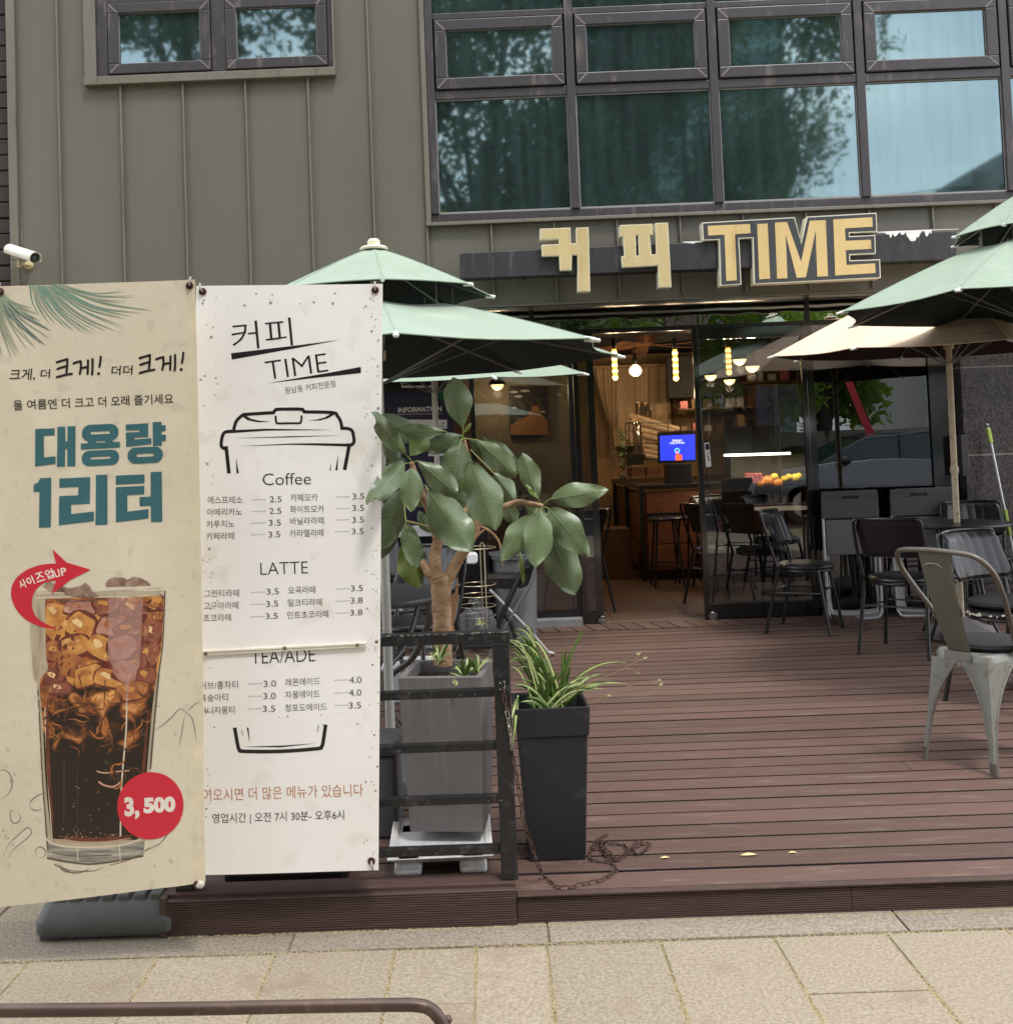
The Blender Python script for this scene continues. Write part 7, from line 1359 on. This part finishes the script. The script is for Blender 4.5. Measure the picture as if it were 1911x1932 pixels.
hp = thing('hanging_plant', 'trailing green plant left of the cup shelf', 'plant', (iw(CW, 700, 1600, 11.3).x, 11.3, cz)); rd = random.Random(2); mb = MB()
m_ip = pm('indoor_leaf', S(70, 88, 46), .5, rand=.2)
for _ in range(90):
    c = iw(CW, 700+rd.gauss(0, 28), rd.uniform(1300, 1900), 11.3+rd.uniform(-.1, .1)); s = rd.uniform(.015, .04); d = Vector((rd.uniform(-1, 1), rd.uniform(-1, 1), rd.uniform(-1, 1))).normalized()*s; e = d.orthogonal().normalized()*s*.5; mb.add([c-d, c+e, c+d, c-e], [(0, 1, 2, 3)])
mk('foliage', mb, m_ip, hp, kind='stuff', fixn=False)
# display fridge with fruit
YR_ = 10.2; q0, q1 = iw(CXX, 300, 190, YR_), iw(CXX, 1130, 650, YR_)
df = thing('display_fridge', 'lit glass fronted display fridge holding fruit and bottles', 'fridge', (q0.x, YR_, 0)); m_fr = pm('fridge_inner', S(120, 112, 98), .5)
fx0, fx1 = iw(CXX, 520, 400, YR_).x-.05, q1.x+.15; zt3 = q0.z+.02; zs1 = iw(CXX, 700, 505, YR_).z; zs2 = iw(CXX, 900, 650, YR_).z
mk('cabinet', MB().box((fx0-.03, YR_+.45, .3), (fx1+.03, YR_+.5, zt3+.25)).box((fx0-.03, YR_, .0), (fx1+.03, YR_+.5, zs2-.06)), m_blk, df); mk('back_liner', MB().box((fx0, YR_+.42, zs2), (fx1, YR_+.445, zt3-.04)), m_fr, df)
for z in (zs1, zs2): mk('shelf', MB().box((fx0, YR_+.02, z-.016), (fx1, YR_+.42, z)), m_fr if z == zs2 else m_blk, df)
mk('wood_panel', MB().box((fx0-.02, YR_-.01, zs2-.26), (fx1+.02, YR_-.001, zs2-.005)), m_wood, df)
mb = MB(); a, b = iw(CXX, 305, 192, YR_-.03), iw(CXX, 938, 172, YR_-.03); mb.tube([a, b], .011, 8); tag(mk('led_tube', mb, emat('cool_led', (1., .93, .78), 9.), smooth=True), 'thin bright strip light above the fruit display', 'lamp')
al = bpy.data.lights.new('display_light', 'AREA'); al.energy = 4.5; al.color = (1., .9, .72); al.shape = 'RECTANGLE'; al.size = .9; al.size_y = .05; ao = bpy.data.objects.new('display_light', al); COLL.objects.link(ao); ao.location = ((a+b)/2)+Vector((.2, .02, -.03))
def fruit(x, y, r, col, lab, kind):
    c = iw(CXX, x, y, YR_+.12); o = tag(mk(kind, MB().sphere(c, r, 16, 10), pm(kind+'_skin', col, .4, bump=.0006, bscale=200) if kind+'_skin' not in bpy.data.materials else bpy.data.materials[kind+'_skin'], smooth=True), lab, kind); return o
for i, (x, y, r) in enumerate(((648, 463, .052), (716, 445, .060), (812, 460, .054))): fruit(x, y, r, S(226, 138, 46), ('left', 'large middle', 'right')[i]+' orange of the three lying in the fruit display', 'orange')
for i, (x, y, r) in enumerate(((787, 402, .040), (926, 403, .036), (880, 420, .034), (985, 410, .044), (1018, 388, .030))): fruit(x, y, r, S(232, 190, 40), ('lemon perched above the oranges', 'lemon at the middle of the fruit display', 'lemon lying low beside the middle lemon', 'large lemon on the right of the fruit display', 'small lemon at the far right of the fruit display')[i], 'lemon')
for i, x in enumerate((528, 565, 610, 645)): c = iw(CXX, x, 412, YR_+.1); tag(mk('drink_can', MB().lathe([(.02, -.05), (.026, -.044), (.026, .044), (.02, .05)], c, 16), pm('red_can', S(190, 48, 52), .35, .3, S(220, 200, 196), 40, .6) if i == 0 else bpy.data.materials['red_can'], smooth=True), ('leftmost', 'second', 'third', 'rightmost')[i]+' red can of the row left of the oranges', 'can')
for i, x in enumerate((735, 800)): c = iw(CXX, x, 620, YR_+.1); tag(mk('bottle', MB().lathe([(.027, -.07), (.028, .0), (.012, .04), (.010, .06), (.012, .065)], c, 14), pm('bottle_water', S(190, 206, 214), .15) if i == 0 else bpy.data.materials['bottle_water'], smooth=True), ('left', 'right')[i]+' small clear bottle on the lower fridge shelf', 'bottle')
c = iw(CXX, 893, 610, YR_+.1); tag(mk('jar', MB().lathe([(.034, -.035), (.038, .0), (.03, .03), (.02, .035)], c, 16), bpy.data.materials['bottle_water'], smooth=True), 'squat pale jar on the lower fridge shelf', 'jar')
# shelving and signs behind the fridge, wooden table and seats inside
for j, z in enumerate((1.45, 1.72, 2.0)):
    sf = thing('wall_shelf', ('lowest', 'middle', 'top')[j]+' wooden wall shelf of tins and boxes behind the fridge', 'shelf', (2.3, 12.6, z)); mk('shelf_board', MB().box((2.2, 12.5, z-.02), (3.7, 12.85, z)), m_wood, sf)
    for k in range(11):
        x = 2.25+k*.13; h = rnd.uniform(.06, .2); mk('tin', MB().box((x, 12.6, z+.001), (x+rnd.uniform(.05, .11), 12.7, z+h)), [m_wallin, m_wood, m_wp, m_blk, bpy.data.materials['red_can']][rnd.randrange(5)], sf)
it = iw(CXX, 760, 700, 9.4); itb = thing('wooden_table', 'round wooden table inside, behind the right glass door', 'table', (it.x+.1, 9.4, 0)); mk('table_top', MB().lathe([(.0, it.z), (.34, it.z), (.34, it.z-.03), (.0, it.z-.03)], (it.x+.1, 9.4, 0), 32, cap=False), m_wood, itb, smooth=True); mk('pedestal', MB().lathe([(.22, 0), (.22, .02), (.03, .04), (.03, it.z-.031)], (it.x+.1, 9.4, 0), 16), m_blk, itb, smooth=True)
dup(chA, (1.86, 8.95, 0), face(.9, .35), 'padded chair just inside the right glass door'); dup(chA, (2.1, 9.9, 0), face(.3, -1), 'padded chair inside, on the far side of the wooden table'); dup(chA, (.66, 8.75, 0), face(-.6, .8), 'padded chair inside, just behind the left edge of the doorway')
cbx = iw(CG, 440, 1340, 10.9); tag(mk('cardboard_box', MB().box((cbx.x-.2, 10.8, 0), (cbx.x+.12, 11.2, .5)), pm('cardboard', S(92, 66, 48), .8), bevel=.004), 'brown cardboard box beside the counter', 'box')
kb = iw(CG, 1160, 1230, 9.0); tag(mk('brown_seat_back', MB().box((kb.x-.13, 8.9, .35), (kb.x+.13, 8.93, 1.02)), pm('tan_vinyl', S(120, 92, 62), .6), bevel=.02), 'tan high backed seat behind the right glass door', 'seat')
# picture on the left inner wall: plain stand-in of pale clouds over a tan hill
YPc = 10.8; pq = [iw(CE, *p, YPc) for p in ((938, 232), (1182, 230), (1192, 530), (944, 530))]; pic = thing('wall_picture', 'dark framed picture with pale clouds and a tan hill behind the left glass', 'picture', tuple(pq[3]))
mk('panel', MB().prism(pq, (0, .03, 0)), pm('picture_dark', S(60, 56, 56), .5), pic); fpc = lambda p: aY(p, YPc-.004); mb = MB()
polyf(CE, [(946, 530), (950, 470), (1010, 430), (1060, 410), (1085, 350), (1120, 345), (1140, 400), (1180, 440), (1188, 528)], fpc, mb); mk('hill_shape', mb, pm('picture_tan', S(168, 120, 72), .6), pic, fixn=False); mb = MB()
for x, y, w_ in ((970, 262, 50), (1040, 255, 60), (1000, 290, 50), (975, 360, 30), (1150, 385, 34)): circ(CE, (x, y), w_/2, fpc, mb, 12, 7)
mk('cloud_shape', mb, m_wp, pic, kind='stuff', fixn=False)
mk('back_partition', MB().box((-.85, 10.86, 0), (iw(CG, 285, 900, 10.9).x-.12, 10.95, 2.655)), pm('greyer_plaster', S(146, 134, 114), .8), bld)
# plant inside the left glass
ipt = thing('indoor_plant', 'leafy dark green plant in a pot behind the left glass', 'plant', (.30, 8.75, 0)); mk('pot', MB().lathe([(.09, 0), (.12, .28), (.125, .3)], (.30, 8.75, 0), 18), m_wp, ipt, smooth=True); mb = MB()
for _ in range(150):
    a = rd.uniform(0, 2*PI); r_ = rd.uniform(.03, .26); c = Vector((.30+r_*math.cos(a), 8.75+r_*.7*math.sin(a), .35+rd.uniform(0, .62))); s = rd.uniform(.03, .06); d = Vector((math.cos(a), math.sin(a)*.7, rd.uniform(-.6, .8))).normalized()*s; e = d.cross(Vector((0, 0, 1))).normalized()*s*.35; mb.add([c-d, c+e, c+d, c-e], [(0, 1, 2, 3)])
mk('foliage', mb, m_ip, ipt, kind='stuff', fixn=False)
# door label, poster in the window
dl_ = thing('door_label', 'white vertical digital lock plate on the right glass door', 'plate', tuple(iw(CG, 990, 900, 8.13))); fd = lambda p: aY(p, 8.152)
mk('plate', MB().prism([fd(D(CG, *p)) for p in ((968, 800), (998, 797), (1012, 942), (980, 948))], (0, .004, 0)), m_wht, dl_, bevel=.001); mb = MB(); polyf(CG, [(975, 806), (996, 804), (1000, 840), (978, 842)], lambda p: aY(p, 8.150), mb); mk('dark_window', mb, m_blk, dl_, fixn=False)
mb = MB()
for k, ch in enumerate('자동문'): text_mb(mb, lambda p: aY(p, 8.150), ch, CG, (985+k*2.2, 872+k*19), (998+k*2.2, 871+k*19), 14, bold=.02)
mk('lettering', mb, m_blk, dl_, fixn=False)
tag(mk('orange_poster', MB().prism([iw(CG, *p, 8.6) for p in ((1532, 352), (1578, 350), (1585, 520), (1535, 518))], (0, .003, 0)), pm('orange_paper', S(206, 120, 84), .6, .0, S(226, 190, 160), 18, .8)), 'narrow orange paper hung behind the right glass door', 'poster')
# ================================================================ across the street (what the windows mirror)
m_fol = pm('street_foliage', (.075, .125, .03), .6, .0, (.035, .07, .018), 1.2, .8, rand=.1); m_fol2 = pm('bright_foliage', (.16, .22, .04), .6, .0, (.08, .13, .03), 1.5, .8); 
def fmat(name, c1, c2):
    m = pm(name, c1, .6, .0, c2, 1.2, .8, rand=.1); t = m.node_tree; b = t.nodes['Principled BSDF']; o = [n for n in t.nodes if n.type == 'OUTPUT_MATERIAL'][0]; tl = t.nodes.new('ShaderNodeBsdfTranslucent'); x = t.nodes.new('ShaderNodeMixShader'); x.inputs[0].default_value = .5
    tl.inputs['Color'].default_value = (c1[0]*2.2, c1[1]*2.4, c1[2]*1.4, 1); t.links.new(b.outputs[0], x.inputs[1]); t.links.new(tl.outputs[0], x.inputs[2]); t.links.new(x.outputs[0], o.inputs[0]); return m
m_fol = fmat('street_foliage_thin', (.06, .088, .036), (.03, .05, .02)); m_fol2 = fmat('bright_foliage_thin', (.17, .24, .04), (.08, .14, .03))
m_trk = pm('street_bark', (.10, .08, .065), .9, .0, (.05, .04, .03), 6, 1., (1, 1, .2), bump=.01, bscale=14)
def street_tree(label, x, y, h, R, n, seed, m, leafy=.16, lean=0., low=.45):
    rg = np.random.default_rng(seed); t = thing('street_tree', label, 'tree', (x, y, ZG)); mb = MB(); top = Vector((x+lean, y, h*.55))
    mb.tube(cat([(x, y, ZG), (x+lean*.3, y, h*.2), (x+lean*.7, y+.1, h*.4), top], 4), [.24-.10*i/12 for i in range(13)], 10); mk('trunk', mb, m_trk, t, smooth=True)
    cs = []
    for k in range(13):
        a = k*2.4; rr = R*(.35+.6*((k*37) % 10)/10); cz_ = h*low+(h*(1-low))*((k*53) % 13)/13; c = Vector((x+lean+rr*math.cos(a), y+rr*.7*math.sin(a), cz_)); cs.append((c, R*(.34+.16*((k*7) % 5)/5)))
        mb = MB(); s0_ = Vector((x+lean*.8, y, h*(.25+.2*(k % 4)/4))); mb.tube([s0_, s0_.lerp(c, .5)+Vector((0, 0, .25)), c], [.09, .06, .02], 6); mk('limb', mb, m_trk, t, smooth=True)
    per = n//len(cs); V = []
    for c, r_ in cs:
        d = rg.normal(size=(per, 3)); d /= np.linalg.norm(d, axis=1)[:, None]; rad = r_*(rg.random(per)**.45); clump = np.sin(d[:, 0]*7+c.x)*np.sin(d[:, 1]*6)*np.sin(d[:, 2]*8); rad *= 1+.35*clump
        P_ = np.array(c)[None]+d*rad[:, None]; s_ = leafy*(.6+.8*rg.random(per))[:, None]; u = rg.normal(size=(per, 3)); u /= np.linalg.norm(u, axis=1)[:, None]; w_ = np.cross(u, d+.3); w_ /= np.linalg.norm(w_, axis=1)[:, None]+1e-6
        V.append(np.stack([P_-u*s_, P_+w_*s_*.5, P_+u*s_, P_-w_*s_*.5], 1).reshape(-1, 3))
    V = np.concatenate(V); nq = len(V)//4; me = bpy.data.meshes.new('crown'); me.from_pydata((V-np.array([x, y, ZG])).tolist(), [], [(4*i, 4*i+1, 4*i+2, 4*i+3) for i in range(nq)]); me.materials.append(m); o = bpy.data.objects.new('crown', me); COLL.objects.link(o); o.parent = t; return t
street_tree('tall dark street tree mirrored in the left panes of the upper window', -.6, -6.2, 13.5, 4.6, 44000, 1, m_fol, .10, lean=.8, low=.34)
street_tree('broad street tree mirrored in the middle panes of the upper window', 3.6, -6.8, 12.5, 3.9, 30000, 2, m_fol, .08, lean=.9, low=.40)
street_tree('street tree mirrored in the small upper left window', -8.5, -6.0, 14.0, 4.8, 44000, 3, m_fol, .11, low=.35)
street_tree('slim yellow green roadside tree mirrored low in the shop glass', 8.6, -11.5, 6.2, 2.4, 9000, 5, m_fol2, .13, low=.38)
street_tree('young bright green tree mirrored beside the trunk in the upper window', -2.4, -12.0, 7.6, 2.8, 9000, 6, m_fol2, .14, low=.3)
def block(label, x0, x1, y0, y1, h, mw_, mg_, nx, nz, wz=1.5, ww_=.7, z0=2.8, gable=False):
    t = thing('street_building', label, 'building', ((x0+x1)/2, (y0+y1)/2, ZG)); mk('wall', MB().box((x0, y0, ZG), (x1, y1, h)), mw_, t)
    for i in range(nx):
        for j in range(nz):
            cx_ = x0+(x1-x0)*(i+.5)/nx; cz_ = z0+(h-z0-.6)*(j+.5)/nz; wd = (x1-x0)/nx*ww_/2; hh = min(wz, (h-z0)/nz*.7)/2; f_ = mk('window', MB().box((cx_-wd, y1+.001, cz_-hh), (cx_+wd, y1+.05, cz_+hh)), m_blk, t); mk('pane', MB().box((cx_-wd+.06, y1+.051, cz_-hh+.06), (cx_+wd-.06, y1+.06, cz_+hh-.06)), mg_, f_)
    mk('shop_front', MB().box((x0+.4, y1+.001, ZG), (x1-.4, y1+.08, 2.4)), m_frame, t)
    if gable: mb = MB(); mb.prism([Vector((x0-.3, y1+.3, h)), Vector((x1+.3, y1+.3, h)), Vector(((x0+x1)/2, y1+.3, h+(x1-x0)*.28))], (0, y0-y1-.6, 0)); mk('roof', mb, pm('slate_roof', S(120, 128, 134), .6), t)
    return t
m_bg = pm('street_pane', S(70, 96, 106), .12, .2); m_bw = pm('white_render', S(196, 196, 194), .8); m_bb = pm('beige_render', S(150, 140, 126), .85); m_br = pm('red_brick_wall', S(124, 76, 66), .85); m_bt = pm('teal_cladding', S(112, 146, 150), .4)
street_tree('low bright green tree mirrored above the doorway', 1.6, -8.6, 6.2, 2.7, 12000, 8, m_fol2, .09, low=.42)
street_tree('low bright green tree mirrored above the right glass door', 6.3, -8.9, 6.0, 2.5, 12000, 9, m_fol2, .09, low=.42)
block('teal grid fronted office block across the street', 3.4, 9.4, -24, -17, 16, m_bt, m_bg, 4, 6, ww_=.86, wz=2.0)
block('white gabled building across the street to the right', 15.5, 23.5, -30, -22, 9.4, m_bw, m_bg, 4, 3, gable=True)
block('dark red brick shop building across the street', -4.6, 3.2, -22, -15.5, 8.5, m_br, m_bg, 5, 2)
block('beige apartment house across the street on the left', -18, -4.8, -23, -15.5, 12, m_bb, m_bg, 6, 4)
block('small white office with a shop front at the far right of the street', 24, 36, -28, -20, 7.5, m_bw, m_bg, 5, 2)
up_ = thing('utility_pole', 'grey concrete utility pole with sagging wires across the road', 'pole', (13.6, -14, ZG)); mk('pole', MB().tube([(13.6, -14, ZG), (13.6, -14, 8.4)], [.17, .13], 12), m_conc, up_, smooth=True); mk('transformer', MB().lathe([(.3, 7.2), (.32, 7.3), (.32, 8.1), (.3, 8.2)], (13.6, -13.55, 0), 16), m_conc, up_, smooth=True)
mk('crossarm', MB().box((12.8, -14.06, 7.9), (14.4, -13.94, 8.0)), m_blk, up_)
for k in range(5):
    a = Vector((13-.0+.3*k, -14, 8.0-.25*k)); b = Vector((-14, -11.5+k*.3, 8.3-.35*k)); mb = MB(); mb.tube([a.lerp(b, t/12)-Vector((0, 0, 1.1*math.sin(PI*t/12))) for t in range(13)], .018, 5); mk('wire', mb, m_blk, up_)
    b = Vector((34, -15, 8.5-.3*k)); mb = MB(); mb.tube([a.lerp(b, t/12)-Vector((0, 0, .8*math.sin(PI*t/12))) for t in range(13)], .018, 5); mk('wire', mb, m_blk, up_)
struct(mk('far_pavement', MB().box((-80, -15.4, ZG-.05), (80, -9.0, ZG+.1)), m_pave))
# parked grey car by the kerb
m_car = pm('grey_car_paint', S(116, 118, 124), .22, .5, spec=.6, coat=.8); m_cg = pm('car_glass', S(52, 68, 70), .06, .1, spec=.8)
def car(label, x, y, m):
    t = thing('parked_car', label, 'car', (x, y, ZG), group=None); Y0, Y1 = y-.88, y+.88
    pr = [(-2.3, .32), (-2.32, .62), (-2.2, .80), (-1.75, .92), (-1.0, 1.0), (-.9, 1.02), (1.35, 1.02), (2.05, .98), (2.3, .86), (2.34, .5), (2.28, .30)]; mb = MB(); rings = []
    for yy, sc in ((Y0, .96), (Y0+.08, 1), (Y1-.08, 1), (Y1, .96)): rings.append([(x+a*sc, yy, ZG+.0+(b-.6)*sc+.6) for a, b in pr])
    loft(rings, mb); mk('body', mb, m, t, smooth=True, bevel=.02)
    cb = [(-1.05, 1.0), (-.35, 1.36), (.1, 1.45), (.8, 1.44), (1.3, 1.28), (1.95, 1.0)]; mb = MB(); loft([[(x+a, Y0+.06+.16*(b-1.0)/.45, ZG+b) for a, b in cb], [(x+a, Y1-.06-.16*(b-1.0)/.45, ZG+b) for a, b in cb]], mb); mk('cabin', mb, m_cg, t, smooth=True)
    rf = [(-.30, 1.375), (.1, 1.452), (.8, 1.442), (1.22, 1.31)]; mb = MB(); loft([[(x+a, Y0+.20, ZG+b+.005) for a, b in rf]+[(x+a, Y0+.20, ZG+b+.02) for a, b in reversed(rf)], [(x+a, Y1-.20, ZG+b+.005) for a, b in rf]+[(x+a, Y1-.20, ZG+b+.02) for a, b in reversed(rf)]], mb); mk('roof', mb, m, t)
    for a, b, c, d in ((-1.05, 1.0, -.3, 1.38), (-.3, 1.38, .8, 1.46), (.8, 1.46, 1.95, 1.02), (.25, 1.0, .3, 1.44)):
        for yy, k in ((Y1-.05, -1), (Y0+.05, 1)): mb = MB(); mb.bar((x+a, yy+k*.16*(b-1)/.45, ZG+b), (x+c, yy+k*.16*(d-1)/.45, ZG+d), .03, .035); mk('pillar', mb, m if a != .25 else m_blk, t)
    for sy_ in (Y0-.06, Y1+.06): mb = MB(); mb.sphere((x-.72, sy_, ZG+1.02), .11, 12, 8, (1, .7, .62)); mk('door_mirror', mb, m_blk, t, smooth=True)
    for wx in (-1.42, 1.42):
        for yy in (Y0+.10, Y1-.10):
            Rm = Matrix.Rotation(PI/2, 3, 'X'); mb = MB(); mb.lathe([(.2, -.1), (.32, -.1), (.325, .1), (.2, .1)], (x+wx, yy, ZG+.325), 24, Rm, cap=False); w1 = mk('wheel', mb, m_blk, t, smooth=True); mb = MB(); mb.lathe([(.21, -.105), (.19, -.09), (.04, -.115), (.04, .115), (.19, .09), (.21, .105)], (x+wx, yy, ZG+.325), 10, Rm); mk('rim', mb, m_chr, w1)
    return t
car('grey sedan parked along the kerb opposite the deck', 6.6, -2.6, m_car)
car('silver hatchback parked farther along the road to the left', -5.6, -2.9, pm('silver_paint', S(170, 172, 174), .25, .5, coat=.7))
hd = thing('clipped_shrub', 'rounded clipped evergreen shrub in front of the beige wall across the road', 'shrub', (7.4, -10.2, ZG)); mb = MB(); rd = random.Random(9)
for _ in range(2600):
    d = Vector((rd.gauss(0, 1), rd.gauss(0, 1), abs(rd.gauss(0, 1)))).normalized(); c = Vector((7.4, -10.2, .4))+Vector((d.x*1.15, d.y*.8, d.z*.75))*rd.uniform(.8, 1.05); s = rd.uniform(.04, .09); e = d.orthogonal().normalized()*s; f_ = d.cross(e).normalized()*s*.6; mb.add([c-e, c+f_, c+e, c-f_], [(0, 1, 2, 3)])
mk('foliage', mb, m_fol, hd, kind='stuff', fixn=False); mk('stem', MB().tube([(7.4, -10.2, ZG), (7.4, -10.2, .9)], .06, 8), m_trk, hd)
tag(mk('garden_wall', MB().box((5.6, -11.6, ZG), (14.5, -11.3, 1.5)), m_bb), 'low beige garden wall across the road behind the shrub', 'wall')
rs = thing('street_banner', 'leaning red cloth sash banner with a steel pole across the road', 'banner', (6.6, -3.9, ZG)); mk('cloth', MB().prism([Vector((7.40, -3.95, 0.3)), Vector((7.56, -3.95, .3)), Vector((6.78, -3.95, 2.6)), Vector((6.64, -3.95, 2.6))], (0, .01, 0)), m_red, rs); mk('pole', MB().tube([(7.62, -3.96, ZG), (6.6, -3.96, 2.8)], .015, 6), m_blk, rs)

# blue panel painted as a reflection, white street awning mirrored in the door glass
bq = [iw(CG, 1282, 455, 12.45), iw(CG, 1585, 450, 12.45), iw(CG, 1600, 985, 12.45), iw(CG, 1290, 985, 12.45)]
brefl = tag(mk('blue_reflection_panel', MB().prism(bq, (0, .01, 0)), pm('blue_reflection', S(52, 66, 118), .5, .0, S(92, 100, 140), 5, .9)), 'large dull blue panel by the back wall, painted as a reflection, seen through the right glass door', 'poster')
aw = thing('awning_tent', 'white pointed awning tent standing across the road', 'tent', (7.1, -13.6, ZG)); mb = MB(); mb.add([(5.9, -14.4, 2.2), (8.3, -14.4, 2.2), (8.3, -12.8, 2.2), (5.9, -12.8, 2.2), (7.1, -13.6, 3.0)], [(0, 1, 4), (1, 2, 4), (2, 3, 4), (3, 0, 4), (3, 2, 1, 0)]); mk('roof', mb, m_white, aw)
for x in (5.95, 8.25):
    for y in (-14.35, -12.85): mk('post', MB().tube([(x, y, ZG), (x, y, 2.2)], .03, 6), m_white, aw)

# litter on the pavement
g = MB(); rd = random.Random(31)
for _ in range(150):
    x, y = rd.uniform(-1.7, 2.3), rd.uniform(2.2, 3.25); s = rd.uniform(.0015, .005); a = rd.uniform(0, PI); z = ZG+.003
    g.add([(x+s*math.cos(a), y+s*math.sin(a), z), (x-s*math.sin(a)*.3, y+s*math.cos(a)*.3, z+.001), (x-s*math.cos(a), y-s*math.sin(a), z+.001), (x+s*math.sin(a)*.3, y-s*math.cos(a)*.3, z)], [(0, 1, 2, 3)])
mk('pavement_litter', g, pm('brown_litter', S(120, 100, 72), .9, .0, S(190, 170, 120), 90, 1.), kind='stuff', fixn=False)
